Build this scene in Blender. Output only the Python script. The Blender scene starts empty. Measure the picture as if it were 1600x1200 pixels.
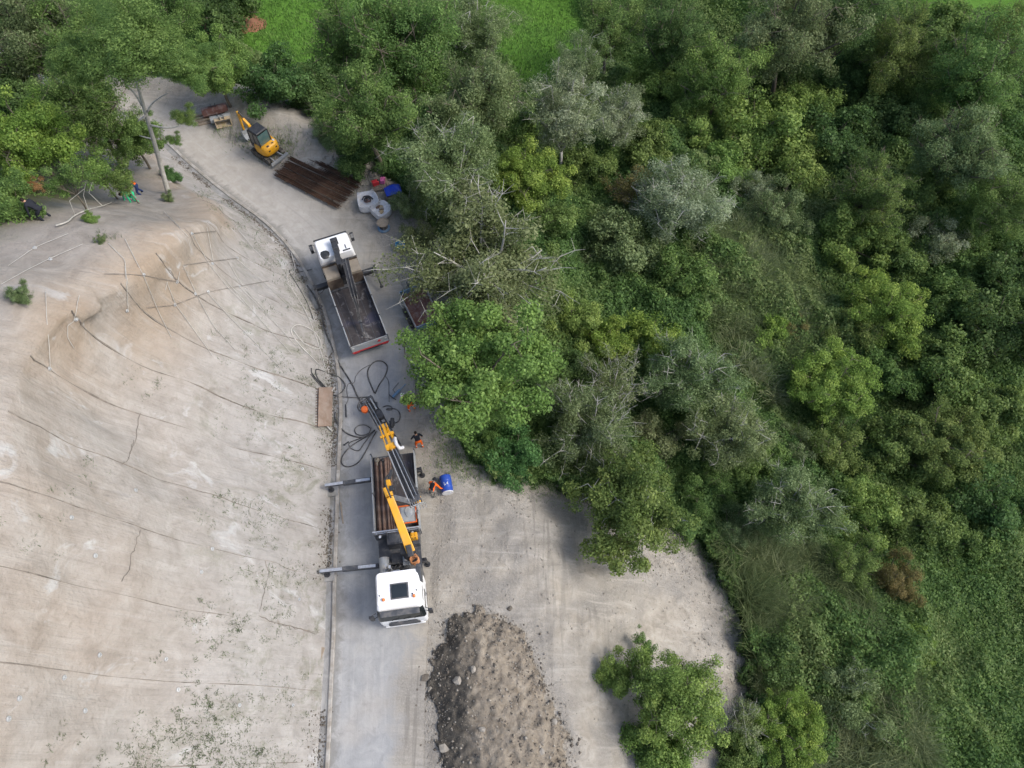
import bpy, bmesh, math, random
import numpy as np
from mathutils import Vector, Matrix
from mathutils.bvhtree import BVHTree

SC = bpy.context.scene
C = SC.collection
rng = np.random.default_rng(7)
random.seed(7)

# ------------------------------------------------------------------ camera, sky, sun, exposure
CAM_H, PITCH, FPX = 41.0, math.radians(62.0), 1148.0
cam_data = bpy.data.cameras.new('camera')
cam = bpy.data.objects.new('camera', cam_data); C.objects.link(cam)
cam.location = (0, 0, CAM_H)
cam.rotation_euler = (math.pi/2 - PITCH, 0, 0)
cam_data.sensor_width = 36.0
cam_data.lens = 36.0*FPX/1600.0
cam_data.clip_start = 0.5
cam_data.clip_end = 2000
SC.camera = cam

SUN_EL, SUN_AZ = math.radians(47), math.radians(98)      # azimuth clockwise from +Y: light from the right
world = bpy.data.worlds.new('World'); SC.world = world; world.use_nodes = True
wn = world.node_tree.nodes; wl = world.node_tree.links; wn.clear()
sky = wn.new('ShaderNodeTexSky'); sky.sky_type = 'NISHITA'; sky.sun_disc = False
sky.sun_elevation = SUN_EL; sky.sun_rotation = SUN_AZ
sky.dust_density = 3.0; sky.air_density = 1.0; sky.ozone_density = 1.0
bgn = wn.new('ShaderNodeBackground'); bgn.inputs['Strength'].default_value = 0.15
won = wn.new('ShaderNodeOutputWorld')
wl.new(sky.outputs[0], bgn.inputs[0]); wl.new(bgn.outputs[0], won.inputs[0])
sun_data = bpy.data.lights.new('sun', 'SUN'); sun_data.energy = 1.4; sun_data.angle = math.radians(22)
sun_data.color = (1.0, 0.965, 0.91)
sun = bpy.data.objects.new('sun', sun_data); C.objects.link(sun)
sd = Vector((math.sin(SUN_AZ)*math.cos(SUN_EL), math.cos(SUN_AZ)*math.cos(SUN_EL), math.sin(SUN_EL)))
sun.rotation_euler = (-sd).to_track_quat('-Z', 'Y').to_euler()
sun.location = (30, 10, 60)
vs = SC.view_settings
vs.view_transform = 'Standard'; vs.look = 'None'; vs.gamma = 1.0; vs.use_curve_mapping = False
vs.exposure = 0.78
SC.cycles.max_bounces = 5; SC.cycles.diffuse_bounces = 3; SC.cycles.glossy_bounces = 2
SC.cycles.transmission_bounces = 3; SC.cycles.transparent_max_bounces = 4
SC.cycles.caustics_reflective = False; SC.cycles.caustics_refractive = False

# ------------------------------------------------------------------ measuring helpers
cT, sT = math.cos(PITCH), math.sin(PITCH)
def ray(px, py):
    u = (px-800)/FPX; t = (py-600)/FPX
    return Vector((u, cT - t*sT, -(sT + t*cT)))
def P(px, py, z=0.0):
    r = ray(px, py); d = (CAM_H - z)/(-r.z)
    return Vector((r.x*d, r.y*d, z))

# ------------------------------------------------------------------ object helpers
def link(name, me, parent=None):
    o = bpy.data.objects.new(name, me); C.objects.link(o)
    if parent is not None: o.parent = parent
    return o
def tag(o, label=None, cat=None, group=None, kind=None):
    if label: o['label'] = label
    if cat: o['category'] = cat
    if group: o['group'] = group
    if kind: o['kind'] = kind
    return o
def thing(name, label, cat, loc=(0, 0, 0), rz=0.0, group=None):
    o = bpy.data.objects.new(name, None); C.objects.link(o)
    o.empty_display_size = 0.2
    o.location = loc; o.rotation_euler = (0, 0, rz)
    return tag(o, label, cat, group)
def copy_tree(o, parent=None):
    c = o.copy(); C.objects.link(c)
    if parent is not None: c.parent = parent
    for ch in list(o.children): copy_tree(ch, c)
    return c

class MB:
    def __init__(s): s.v = []; s.f = []; s.m = []; s.mi = 0
    def add(s, vs, fs):
        b = len(s.v); s.v += [tuple(v) for v in vs]
        s.f += [tuple(i+b for i in f) for f in fs]; s.m += [s.mi]*len(fs); return s
    def box(s, c, d, R=None, taper=(1, 1)):
        hx, hy, hz = d[0]/2, d[1]/2, d[2]/2; tx, ty = taper
        vs = [(-hx, -hy, -hz), (hx, -hy, -hz), (hx, hy, -hz), (-hx, hy, -hz),
              (-hx*tx, -hy*ty, hz), (hx*tx, -hy*ty, hz), (hx*tx, hy*ty, hz), (-hx*tx, hy*ty, hz)]
        if R is not None: vs = [R @ Vector(v) for v in vs]
        vs = [(v[0]+c[0], v[1]+c[1], v[2]+c[2]) for v in vs]
        return s.add(vs, [(0, 3, 2, 1), (4, 5, 6, 7), (0, 1, 5, 4), (1, 2, 6, 5), (2, 3, 7, 6), (3, 0, 4, 7)])
    def beam(s, p0, p1, w, h, up=(0, 0, 1), w1=None, h1=None):
        p0, p1 = Vector(p0), Vector(p1); d = (p1-p0).normalized(); up = Vector(up)
        sd_ = d.cross(up)
        if sd_.length < 1e-4: sd_ = d.cross(Vector((1, 0, 0)))
        sd_.normalize(); u = sd_.cross(d)
        w1 = w if w1 is None else w1; h1 = h if h1 is None else h1
        vs = []
        for p, ww, hh in ((p0, w, h), (p1, w1, h1)):
            for a, b in ((-1, -1), (1, -1), (1, 1), (-1, 1)): vs.append(p + sd_*(a*ww/2) + u*(b*hh/2))
        return s.add(vs, [(0, 1, 2, 3), (7, 6, 5, 4), (0, 4, 5, 1), (1, 5, 6, 2), (2, 6, 7, 3), (3, 7, 4, 0)])
    def cyl(s, p0, p1, r0, r1=None, n=12, caps=True):
        r1 = r0 if r1 is None else r1
        return s.tube([p0, p1], [r0, r1], n, caps)
    def tube(s, path, r, n=6, caps=True):
        path = [Vector(p) for p in path]; k = len(path)
        rs = r if hasattr(r, '__len__') else [r]*k
        vs = []; fs = []; ref = None
        for i, p in enumerate(path):
            d = (path[min(i+1, k-1)] - path[max(i-1, 0)])
            if d.length < 1e-9: d = Vector((0, 0, 1))
            d.normalize()
            if ref is None:
                ref = Vector((0, 0, 1)) if abs(d.z) < 0.9 else Vector((1, 0, 0))
            a = d.cross(ref)
            if a.length < 1e-5: a = d.cross(Vector((0.3, 1, 0.2)))
            a.normalize(); b = d.cross(a); ref = -b if False else ref
            for j in range(n):
                t = 2*math.pi*j/n
                vs.append(p + a*(math.cos(t)*rs[i]) + b*(math.sin(t)*rs[i]))
        for i in range(k-1):
            for j in range(n):
                j2 = (j+1) % n
                fs.append((i*n+j, i*n+j2, (i+1)*n+j2, (i+1)*n+j))
        if caps:
            fs.append(tuple(range(n-1, -1, -1))); fs.append(tuple((k-1)*n+j for j in range(n)))
        return s.add(vs, fs)
    def prism(s, poly, y0, y1, axis='y', c=(0, 0, 0)):
        n = len(poly); vs = []
        for yy in (y0, y1):
            for a, b in poly:
                if axis == 'y': vs.append((a+c[0], yy+c[1], b+c[2]))
                elif axis == 'x': vs.append((yy+c[0], a+c[1], b+c[2]))
                else: vs.append((a+c[0], b+c[1], yy+c[2]))
        fs = [tuple(range(n)), tuple(range(2*n-1, n-1, -1))]
        for i in range(n):
            j = (i+1) % n; fs.append((i, i+n, j+n, j))
        return s.add(vs, fs)
    def rings(s, rings, cap0=True, cap1=True):
        n = len(rings[0]); vs = [v for r in rings for v in r]; fs = []
        for i in range(len(rings)-1):
            for j in range(n):
                j2 = (j+1) % n; fs.append((i*n+j, i*n+j2, (i+1)*n+j2, (i+1)*n+j))
        if cap0: fs.append(tuple(range(n-1, -1, -1)))
        if cap1: fs.append(tuple((len(rings)-1)*n+j for j in range(n)))
        return s.add(vs, fs)
    def lathe(s, prof, c=(0, 0, 0), n=16, R=None):
        rings = []
        for r, z in prof:
            rg = []
            for j in range(n):
                t = 2*math.pi*j/n; v = Vector((r*math.cos(t), r*math.sin(t), z))
                if R is not None: v = R @ v
                rg.append(v + Vector(c))
            rings.append(rg)
        return s.rings(rings)
    def blob(s, c, r, seed=0, sub=1, jit=0.25, R=None):
        bm = bmesh.new(); bmesh.ops.create_icosphere(bm, subdivisions=sub, radius=1.0)
        rr = random.Random(seed); vs = []
        for v in bm.verts:
            k = 1 + rr.uniform(-jit, jit)
            q = Vector((v.co.x*r[0]*k, v.co.y*r[1]*k, v.co.z*r[2]*k))
            if R is not None: q = R @ q
            vs.append(q + Vector(c))
        fs = [tuple(v.index for v in f.verts) for f in bm.faces]; bm.free()
        return s.add(vs, fs)
    def build(s, name, mat, parent=None, bevel=0.0, smooth=False, fixn=True):
        me = bpy.data.meshes.new(name); me.from_pydata(s.v, [], s.f)
        mats = mat if isinstance(mat, (list, tuple)) else [mat]
        for m in mats: me.materials.append(m)
        if len(mats) > 1: me.polygons.foreach_set('material_index', s.m)
        if fixn:
            bm = bmesh.new(); bm.from_mesh(me); bmesh.ops.recalc_face_normals(bm, faces=bm.faces)
            bm.to_mesh(me); bm.free()
        if smooth: me.polygons.foreach_set('use_smooth', [True]*len(me.polygons))
        me.update()
        o = link(name, me, parent)
        if bevel > 0:
            b = o.modifiers.new('bevel', 'BEVEL'); b.width = bevel; b.segments = 2; b.limit_method = 'ANGLE'
            b.angle_limit = math.radians(35)
        return o

def catmull(pts, n=8, closed=False):
    pts = [Vector(p) for p in pts]; out = []
    k = len(pts); rngi = range(k if closed else k-1)
    for i in rngi:
        p1, p2 = pts[i], pts[(i+1) % k]
        p0 = pts[(i-1) % k] if (closed or i > 0) else p1*2-p2
        p3 = pts[(i+2) % k] if (closed or i+2 < k) else p2*2-p1
        for j in range(n):
            t = j/n
            out.append(0.5*((2*p1) + (p2-p0)*t + (2*p0-5*p1+4*p2-p3)*t*t + (3*p1-p0-3*p2+p3)*t**3))
    if not closed: out.append(pts[-1])
    return out

# numpy value noise
def _hash(ix, iy, seed):
    h = (ix.astype(np.int64)*374761393 + iy.astype(np.int64)*668265263 + seed*1442695041) & 0x7fffffff
    h = ((h ^ (h >> 13))*1274126177) & 0x7fffffff
    h = (h ^ (h >> 16)) & 0xffff
    return h/65535.0
def vnoise(x, y, seed=0):
    x = np.asarray(x, float); y = np.asarray(y, float)
    ix = np.floor(x); iy = np.floor(y); fx = x-ix; fy = y-iy
    fx = fx*fx*(3-2*fx); fy = fy*fy*(3-2*fy)
    a = _hash(ix, iy, seed); b = _hash(ix+1, iy, seed); c = _hash(ix, iy+1, seed); d = _hash(ix+1, iy+1, seed)
    return (a*(1-fx)+b*fx)*(1-fy) + (c*(1-fx)+d*fx)*fy
def fbm(x, y, seed=0, oct=4):
    s = 0; a = 0.5; f = 1.0; tot = 0
    for k in range(oct):
        s = s + a*vnoise(x*f, y*f, seed+k*17); tot += a; a *= 0.5; f *= 2.03
    return s/tot
def sstep(a, b, x):
    t = np.clip((np.asarray(x, float)-a)/(b-a), 0, 1); return t*t*(3-2*t)

# ------------------------------------------------------------------ materials
MATS = {}
def new_mat(name):
    m = bpy.data.materials.new(name); m.use_nodes = True
    nt = m.node_tree; nt.nodes.clear()
    out = nt.nodes.new('ShaderNodeOutputMaterial')
    return m, nt, out
def N(nt, t, **kw):
    n = nt.nodes.new(t)
    for k, v in kw.items():
        if k in ('inputs',):
            for kk, vv in v.items(): n.inputs[kk].default_value = vv
        else: setattr(n, k, v)
    return n
def ramp(nt, stops, fac=None):
    n = nt.nodes.new('ShaderNodeValToRGB'); e = n.color_ramp.elements
    while len(e) < len(stops): e.new(0.5)
    for i, (p, c) in enumerate(stops):
        e[i].position = p; e[i].color = (c[0], c[1], c[2], 1)
    if fac is not None: nt.links.new(fac, n.inputs[0])
    return n
def mixc(nt, fac, a, b, mode='MIX'):
    n = nt.nodes.new('ShaderNodeMix'); n.data_type = 'RGBA'; n.blend_type = mode
    L = nt.links
    for sock, val in ((n.inputs[0], fac), (n.inputs[6], a), (n.inputs[7], b)):
        if isinstance(val, (int, float)): sock.default_value = val
        elif isinstance(val, tuple): sock.default_value = (val[0], val[1], val[2], 1)
        else: L.new(val, sock)
    return n.outputs[2]
def noise(nt, vec, scale, detail=4, rough=0.55, dist=0.0):
    n = nt.nodes.new('ShaderNodeTexNoise'); n.inputs['Scale'].default_value = scale
    n.inputs['Detail'].default_value = detail; n.inputs['Roughness'].default_value = rough
    n.inputs['Distortion'].default_value = dist
    if vec is not None: nt.links.new(vec, n.inputs['Vector'])
    return n.outputs['Fac']
def mapping(nt, vec, scale=(1, 1, 1), rot=(0, 0, 0), loc=(0, 0, 0)):
    n = nt.nodes.new('ShaderNodeMapping'); n.inputs['Scale'].default_value = scale
    n.inputs['Rotation'].default_value = rot; n.inputs['Location'].default_value = loc
    nt.links.new(vec, n.inputs['Vector']); return n.outputs[0]
def maprange(nt, v, a, b, c=0.0, d=1.0):
    n = nt.nodes.new('ShaderNodeMapRange'); n.clamp = True
    n.inputs[1].default_value = a; n.inputs[2].default_value = b
    n.inputs[3].default_value = c; n.inputs[4].default_value = d
    nt.links.new(v, n.inputs[0]); return n.outputs[0]
def mathn(nt, op, a, b=0.0):
    n = nt.nodes.new('ShaderNodeMath'); n.operation = op
    for i, v in enumerate((a, b)):
        if isinstance(v, (int, float)): n.inputs[i].default_value = v
        else: nt.links.new(v, n.inputs[i])
    return n.outputs[0]
def attr(nt, name, out='Fac'):
    n = nt.nodes.new('ShaderNodeAttribute'); n.attribute_name = name; return n.outputs[out]
def bsdf(nt, out, col, rough=0.9, bump=None, bstr=0.3, bdist=0.05, metal=0.0, spec=0.3):
    b = nt.nodes.new('ShaderNodeBsdfPrincipled')
    if isinstance(col, tuple): b.inputs['Base Color'].default_value = (col[0], col[1], col[2], 1)
    else: nt.links.new(col, b.inputs['Base Color'])
    if isinstance(rough, (int, float)): b.inputs['Roughness'].default_value = rough
    else: nt.links.new(rough, b.inputs['Roughness'])
    b.inputs['Metallic'].default_value = metal
    b.inputs['Specular IOR Level'].default_value = spec
    if bump is not None:
        bn = nt.nodes.new('ShaderNodeBump'); bn.inputs['Strength'].default_value = bstr
        bn.inputs['Distance'].default_value = bdist
        nt.links.new(bump, bn.inputs['Height']); nt.links.new(bn.outputs[0], b.inputs['Normal'])
    nt.links.new(b.outputs[0], out.inputs[0]); return b
def objco(nt):
    return nt.nodes.new('ShaderNodeTexCoord').outputs['Object']
def geopos(nt):
    return nt.nodes.new('ShaderNodeNewGeometry').outputs['Position']

def surf(name, c1, c2, scale=3.0, rough=0.6, metal=0.0, dirt=None, dirt_amt=0.4, bump=0.15, spec=0.4, fine=25.0):
    """paint or metal with mottling, a dusting of dirt and fine relief"""
    if name in MATS: return MATS[name]
    m, nt, out = new_mat(name); co = objco(nt)
    n1 = noise(nt, co, scale, 5); col = ramp(nt, [(0.3, c1), (0.7, c2)], n1).outputs[0]
    if dirt:
        n2 = noise(nt, co, scale*0.7+0.9, 6, 0.65, 0.5)
        f = maprange(nt, n2, 0.62-dirt_amt*0.4, 0.78-dirt_amt*0.2, 0, min(1.0, dirt_amt*1.5))
        col = mixc(nt, f, col, dirt)
    n3 = noise(nt, co, fine, 3)
    bsdf(nt, out, col, rough, n3, bump, 0.02, metal, spec)
    MATS[name] = m; return m
# ------------------------------------------------------------------ ground layout
TOE_PX = [(478,1420),(488,1300),(497,1200),(503,1080),(508,990),(510,905),(513,830),(516,750),(519,690),(521,640),(517,580),(509,535),(497,490),(478,447),(446,395),(405,352),(350,311),(290,262),(215,196),(120,150),(20,120)]
SHO_PX = [(960,1420),(912,1300),(884,1200),(856,1060),(836,960),(800,850),(752,768),(716,712),(690,655),(684,590),(696,520),(694,450),(676,390),(648,335),(606,290),(548,242),(480,200),(400,168),(310,140),(200,112),(60,80)]
toe = [P(x, y) for x, y in TOE_PX]
sho = catmull([P(x, y) for x, y in SHO_PX], 4)
sho = [sho[0] + Vector((3.0, -60, 0))] + sho + [sho[-1] + Vector((-60, 12, 0))]
def sdist(pts, X, Y):
    """distance to a polyline, positive on its right-hand side; also the arc length of the nearest point"""
    X = np.asarray(X, float); Y = np.asarray(Y, float)
    best = np.full(X.shape, 1e18); sg = np.ones(X.shape); arc = np.zeros(X.shape); acc = 0.0
    for a, b in zip(pts[:-1], pts[1:]):
        dx, dy = b.x-a.x, b.y-a.y; L = math.hypot(dx, dy)
        if L < 1e-9: continue
        t = np.clip(((X-a.x)*dx+(Y-a.y)*dy)/(L*L), 0, 1)
        qx = X-(a.x+t*dx); qy = Y-(a.y+t*dy); d = qx*qx+qy*qy
        m = d < best
        best = np.where(m, d, best); sg = np.where(m, np.where(dx*(Y-a.y)-dy*(X-a.x) < 0, 1.0, -1.0), sg)
        arc = np.where(m, acc+t*L, arc); acc += L
    return np.sqrt(best)*sg, arc

MOUND = P(425, 178, 0.6)
def ground_z(X, Y):
    X = np.asarray(X, float); Y = np.asarray(Y, float)
    s, _ = sdist(sho, X, Y)
    s = s + 0.9*(fbm(X*0.22, Y*0.22, 5, 3)-0.5)*sstep(0, 3, np.abs(s))*2
    sp = np.maximum(s, 0)
    steep = 0.60
    z = -steep*np.where(sp < 1.6, sp*sp/3.2, sp-0.8)
    z = np.where(sp > 12.0, -steep*11.2 - 0.24*(np.minimum(sp, 34)-12.0), z)
    z = z + sstep(2, 10, sp)*(fbm(X*0.11, Y*0.11, 9, 3)-0.5)*2.4
    # rough loose ground on the shoulder, smooth on the road
    z = z + (fbm(X*0.9, Y*0.9, 21, 4)-0.5)*0.60*sstep(-5.0, 0.5, s)*(1-sstep(14, 18, sp))
    z = z + (fbm(X*2.7, Y*2.7, 23, 3)-0.5)*0.20*sstep(-5.0, 0.5, s)*(1-sstep(14, 18, sp))
    # bank of grey spoil beyond the excavator
    dx = (X-MOUND.x); dy = (Y-MOUND.y); a = -0.72
    u = dx*math.cos(a)+dy*math.sin(a); v = -dx*math.sin(a)+dy*math.cos(a)
    z = z + 1.3*np.exp(-(u/6.5)**2-(v/2.0)**2)
    # the far meadow climbs gently again
    z = z + sstep(52, 120, Y)*8.0
    return z

# the ground sheet: fine in the middle, stretching far out
def axis(lo, hi, step, far):
    core = np.arange(lo, hi+1e-6, step); ext = []; d = step; x = hi
    while x < far: d *= 1.35; x += d; ext.append(x)
    ext2 = []; d = step; x = lo
    while x > -far: d *= 1.35; x -= d; ext2.append(x)
    return np.array(ext2[::-1]+list(core)+ext)
gx = axis(-36, 46, 0.3, 420); gy = axis(-12, 84, 0.3, 420)
GX, GY = np.meshgrid(gx, gy)
GZ = ground_z(GX, GY)
sT_, _ = sdist(toe, GX, GY)
GZ = GZ - 0.03 - 0.7*sstep(-0.05, -1.2, sT_)       # sinks under the hillside
def grid_mesh(name, X, Y, Z):
    ny, nx = X.shape; me = bpy.data.meshes.new(name)
    co = np.stack([X, Y, Z], -1).reshape(-1, 3)
    idx = np.arange(ny*nx).reshape(ny, nx)
    f = np.stack([idx[:-1, :-1], idx[:-1, 1:], idx[1:, 1:], idx[1:, :-1]], -1).reshape(-1, 4)
    me.vertices.add(len(co)); me.vertices.foreach_set('co', co.ravel())
    me.loops.add(f.size); me.loops.foreach_set('vertex_index', f.ravel())
    me.polygons.add(len(f)); me.polygons.foreach_set('loop_start', np.arange(0, f.size, 4))
    me.polygons.foreach_set('use_smooth', np.ones(len(f), bool))
    me.update(calc_edges=True); me.validate(); return me
def set_attr(me, name, vals, dom='POINT', typ='FLOAT'):
    a = me.attributes.new(name, typ, dom); a.data.foreach_set('value', np.asarray(vals, np.float32).ravel())

# bare gravel slope: outline on the ground
def on_ground(px, py):
    r = ray(px, py); o = Vector((0, 0, CAM_H)); lo, hi = 20.0, 140.0; prev = lo
    ts = np.linspace(20, 140, 600)
    zz = CAM_H + r.z*ts - ground_z(r.x*ts, r.y*ts)
    k = int(np.argmax(zz < 0)); t = ts[k]
    return Vector((r.x*t, r.y*t, CAM_H + r.z*t))
BARE_PX = [(700,1400),(690,1200),(668,1000),(668,800),(690,742),(740,735),(800,752),(860,760),(960,790),(1060,835),(1105,868),(1140,925),(1160,1000),(1168,1080),(1165,1150),(1185,1250),(1200,1400)]
bare_poly = np.array([on_ground(*p)[:2] for p in BARE_PX])
def in_poly(poly, X, Y):
    X = np.asarray(X, float); Y = np.asarray(Y, float); c = np.zeros(X.shape, bool); n = len(poly); j = n-1
    for i in range(n):
        xi, yi = poly[i]; xj, yj = poly[j]
        hit = ((yi > Y) != (yj > Y)) & (X < (xj-xi)*(Y-yi)/(yj-yi+1e-12)+xi); c ^= hit; j = i
    return c
def poly_sd(poly, X, Y):
    pts = [Vector((p[0], p[1], 0)) for p in poly]; pts.append(pts[0])
    d, _ = sdist(pts, X, Y); return np.where(in_poly(poly, X, Y), np.abs(d), -np.abs(d))
def bare_mask(X, Y):
    s, _ = sdist(sho, X, Y); w = (fbm(X*0.8, Y*0.8, 31, 3)-0.5)*1.2
    flat = 1-sstep(0.1, 1.5, s + w + 0.4)
    sl = sstep(-0.35, 0.35, poly_sd(bare_poly, X, Y) + w*1.5 + (fbm(X*2.6, Y*2.6, 35, 2)-.5)*.9)
    mo = np.exp(-((X-MOUND.x)**2+(Y-MOUND.y)**2)/26.0)*1.3
    return np.clip(np.maximum(np.maximum(flat, sl), mo), 0, 1)
BM = bare_mask(GX, GY)
MEADOW = [on_ground(*p) for p in ((430, 50), (835, 60), (1560, 15))]
def meadow_mask(X, Y):
    a = np.zeros(np.shape(X))
    for c, rx, ry in ((MEADOW[0], 9, 13), (MEADOW[1], 6.5, 13), (MEADOW[2], 12, 8)):
        a = np.maximum(a, 1-sstep(0.7, 1.15, np.sqrt(((X-c.x)/rx)**2+((Y-c.y-3)/ry)**2)+0.3*(fbm(X*.3, Y*.3, 3, 2)-.5)))
    return np.maximum(a, sstep(70, 82, Y))
MM = meadow_mask(GX, GY)
me = grid_mesh('ground', GX, GY, GZ)
set_attr(me, 'bare', BM); set_attr(me, 'meadow', MM)
GROUND = link('ground', me); tag(GROUND, 'pale dusty soil and gravel running into green thicket floor', None, None, 'structure')

def bare_color(nt, p):
    """loose dusty soil of the site: cream dust, grey grit, dull streaks and tyre marks; also its relief"""
    big = noise(nt, p, 0.23, 3, 0.6, 0.5); mid = noise(nt, p, 1.5, 5, 0.68, 0.5); fine = noise(nt, p, 11.0, 4, 0.75)
    dust = ramp(nt, [(0.28, (0.250, 0.225, 0.186)), (0.5, (0.335, 0.308, 0.262)), (0.72, (0.41, 0.384, 0.336))], mid).outputs[0]
    grey = ramp(nt, [(0.3, (0.195, 0.183, 0.163)), (0.7, (0.32, 0.304, 0.275))], fine).outputs[0]
    col = mixc(nt, maprange(nt, big, 0.40, 0.62), dust, grey)
    st = noise(nt, mapping(nt, p, (0.20, 1.3, 0.3), (0, 0, 0.06)), 1.3, 4, 0.62, 0.9)
    col = mixc(nt, maprange(nt, st, 0.54, 0.72, 0, 0.6), col, (0.44, 0.415, 0.37))
    col = mixc(nt, maprange(nt, st, 0.30, 0.44, 0.4, 0), col, (0.19, 0.175, 0.15))
    tr2 = noise(nt, mapping(nt, p, (2.6, 0.16, 1), (0, 0, -0.16)), 1.0, 3, 0.6, 0.5)
    near = maprange(nt, noise(nt, p, 0.12, 2, 0.5), 0.42, 0.56)
    col = mixc(nt, mathn(nt, 'MULTIPLY', maprange(nt, tr2, 0.54, 0.64, 0, 0.6), near), col, (0.18, 0.168, 0.148))
    grit = maprange(nt, fine, 0.60, 0.74, 0, 0.35); col = mixc(nt, grit, col, (0.46, 0.445, 0.41))
    h = mathn(nt, 'ADD', mathn(nt, 'MULTIPLY', mid, 0.8), mathn(nt, 'MULTIPLY', fine, 0.45))
    return col, h, mid, fine
def ground_material():
    m, nt, out = new_mat('ground_soil'); p = geopos(nt)
    bare, h, mid, fine = bare_color(nt, p)
    floor = ramp(nt, [(0.3, (0.03, 0.058, 0.016)), (0.55, (0.05, 0.092, 0.024)), (0.8, (0.08, 0.11, 0.038))], mid).outputs[0]
    mead = ramp(nt, [(0.3, (0.065, 0.145, 0.02)), (0.7, (0.10, 0.21, 0.034))], mid).outputs[0]
    veg = mixc(nt, attr(nt, 'meadow'), floor, mead)
    edge = mathn(nt, 'ADD', attr(nt, 'bare'), mathn(nt, 'MULTIPLY', mathn(nt, 'SUBTRACT', fine, 0.5), 0.7))
    col = mixc(nt, maprange(nt, edge, 0.35, 0.65), veg, bare)
    bsdf(nt, out, col, 0.95, h, 0.8, 0.16, 0, 0.1); return m
me.materials.append(ground_material())

# ------------------------------------------------------------------ the netted cut slope (loft of its seams)
SEAMS = [  # foot, points up the seam (photo measurements), far back point (x, y, z)
 ((488,1300), None, (-60,-3.5,22)),
 ((496,1190), [(297,1161),(170,1142),(0,1122)], (-60,0,22)),
 ((503,1080), [(331,1055),(255,1042),(170,1025),(85,1004),(0,985)], (-60,3.5,22)),
 ((508,990), [(408,966),(297,943),(187,915),(93,886),(0,857)], (-60,6.8,22)),
 ((510,905), [(403,873),(297,851),(217,827),(102,781),(42,759),(0,744)], (-60,9.5,22)),
 ((514,830), [(400,797),(272,757),(187,726),(89,690),(0,652)], (-60,12,22)),
 ((517,738), [(390,699),(289,667),(172,625),(78,579),(36,552)], (-60,14.5,22)),
 ((520,676), [(390,635),(299,597),(227,569),(146,521),(117,496),(101,476)], (-60,17.3,21)),
 ((519,612), [(471,601),(390,566),(325,539),(260,504),(222,478),(196,450)], (-60,20.5,20)),
 ((511,548), [(471,534),(422,520),(361,494),(312,465),(276,436),(240,402)], (-60,23.6,19)),
 ((498,500), [(440,478),(377,447),(351,429),(325,405),(299,377),(283,356)], (-60,26.7,17)),
 ((474,440), [(420,420),(390,402),(362,376),(338,345)], (-60,31,15)),
 ((430,371), [(390,350),(358,332),(332,318)], (-60,35.5,12)),
 ((350,311), [(318,304),(288,298),(266,296)], (-60,40,9)),
 ((290,262), [(268,258),(248,252)], (-60,44,7)),
 ((215,196), [(196,192)], (-60,49,5)),
 ((120,150), [(108,148)], (-60,54,3)),
]
toeS = [P(*s[0]) for s in SEAMS]
NV, NB = 40, 22
def resample(pts, n):
    L = [0.0]
    for a, b in zip(pts[:-1], pts[1:]): L.append(L[-1]+(b-a).length)
    out = []; 
    for k in range(n):
        t = L[-1]*k/(n-1); i = max(0, min(len(pts)-2, int(np.searchsorted(L, t))-1))
        f = (t-L[i])/max(L[i+1]-L[i], 1e-9); out.append(pts[i].lerp(pts[i+1], f))
    return out
sect = []
for i, (tp, pts, back) in enumerate(SEAMS):
    T = toeS[i]; a = toeS[max(i-1, 0)]; b = toeS[min(i+1, len(toeS)-1)]
    tg = (b-a).normalized(); n = Vector((-tg.y, tg.x, 0))
    prof = [T]
    for (px, py) in (pts or []):
        r = ray(px, py)                    # meet the vertical plane through T along n
        nn = Vector((tg.x, tg.y, 0)); d = nn.dot(T)/nn.dot(r)
        prof.append(Vector((0, 0, CAM_H)) + r*d)
    sect.append([prof, n, Vector(back)])
ref = sect[4][0]                            # the slope keeps its profile towards the near end
for k in range(4):
    sect[k][0] = [Vector((toeS[k].x + (p.x-toeS[4].x), toeS[k].y + (p.y-toeS[4].y), p.z)) for p in ref]
hill_secs = []
for i, (prof, n, back) in enumerate(sect):
    top = prof[-1]
    if i <= 5:                             # these seams leave the frame before the crest
        d = (prof[-1]-prof[-2]); d.normalize()
        want = 16.5 if i < 4 else 16.0
        if top.z < want: prof.append(top + d*((want-top.z)/max(d.z, .3)))
        top = prof[-1]
    sl = resample(catmull(prof, 6) if len(prof) > 2 else prof, NV)
    rise = min(1.6, max(0.25, top.z*0.12))
    q1 = top + n*1.0 + Vector((0, 0, rise*0.5)); q2 = q1.lerp(back, 0.08); q2.z = top.z + rise
    q3 = q1.lerp(back, 0.35); q3.z = top.z*0.55 + back.z*0.45
    bl = resample(catmull([top, q1, q2, q3, back], 6), NB)
    hill_secs.append(sl + bl[1:])
SUBU = 16
nvv = len(hill_secs[0])
cols = [catmull([s[k] for s in hill_secs], SUBU) for k in range(nvv)]
HG = np.array([[tuple(p) for p in c] for c in cols])       # (v, u, 3)
HG[:, :, 2] -= 0.02
def smooth_u(A, w):
    k = np.exp(-(np.arange(-3*w, 3*w+1)/w)**2/2); k /= k.sum()
    Ap = np.concatenate([np.repeat(A[:, :1], 3*w, 1), A, np.repeat(A[:, -1:], 3*w, 1)], 1)
    return np.stack([sum(k[j]*Ap[:, j:j+A.shape[1], c] for j in range(len(k))) for c in range(3)], -1)
wsm = sstep(4, 16, np.arange(HG.shape[0]))[:, None, None]
HGs = smooth_u(HG, 7); HG = HG*(1-wsm) + HGs*wsm
wsm = sstep(NV-4, NV+2, np.arange(HG.shape[0]))[:, None, None]
HG = HG*(1-wsm) + smooth_u(HG, 14)*wsm
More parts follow.
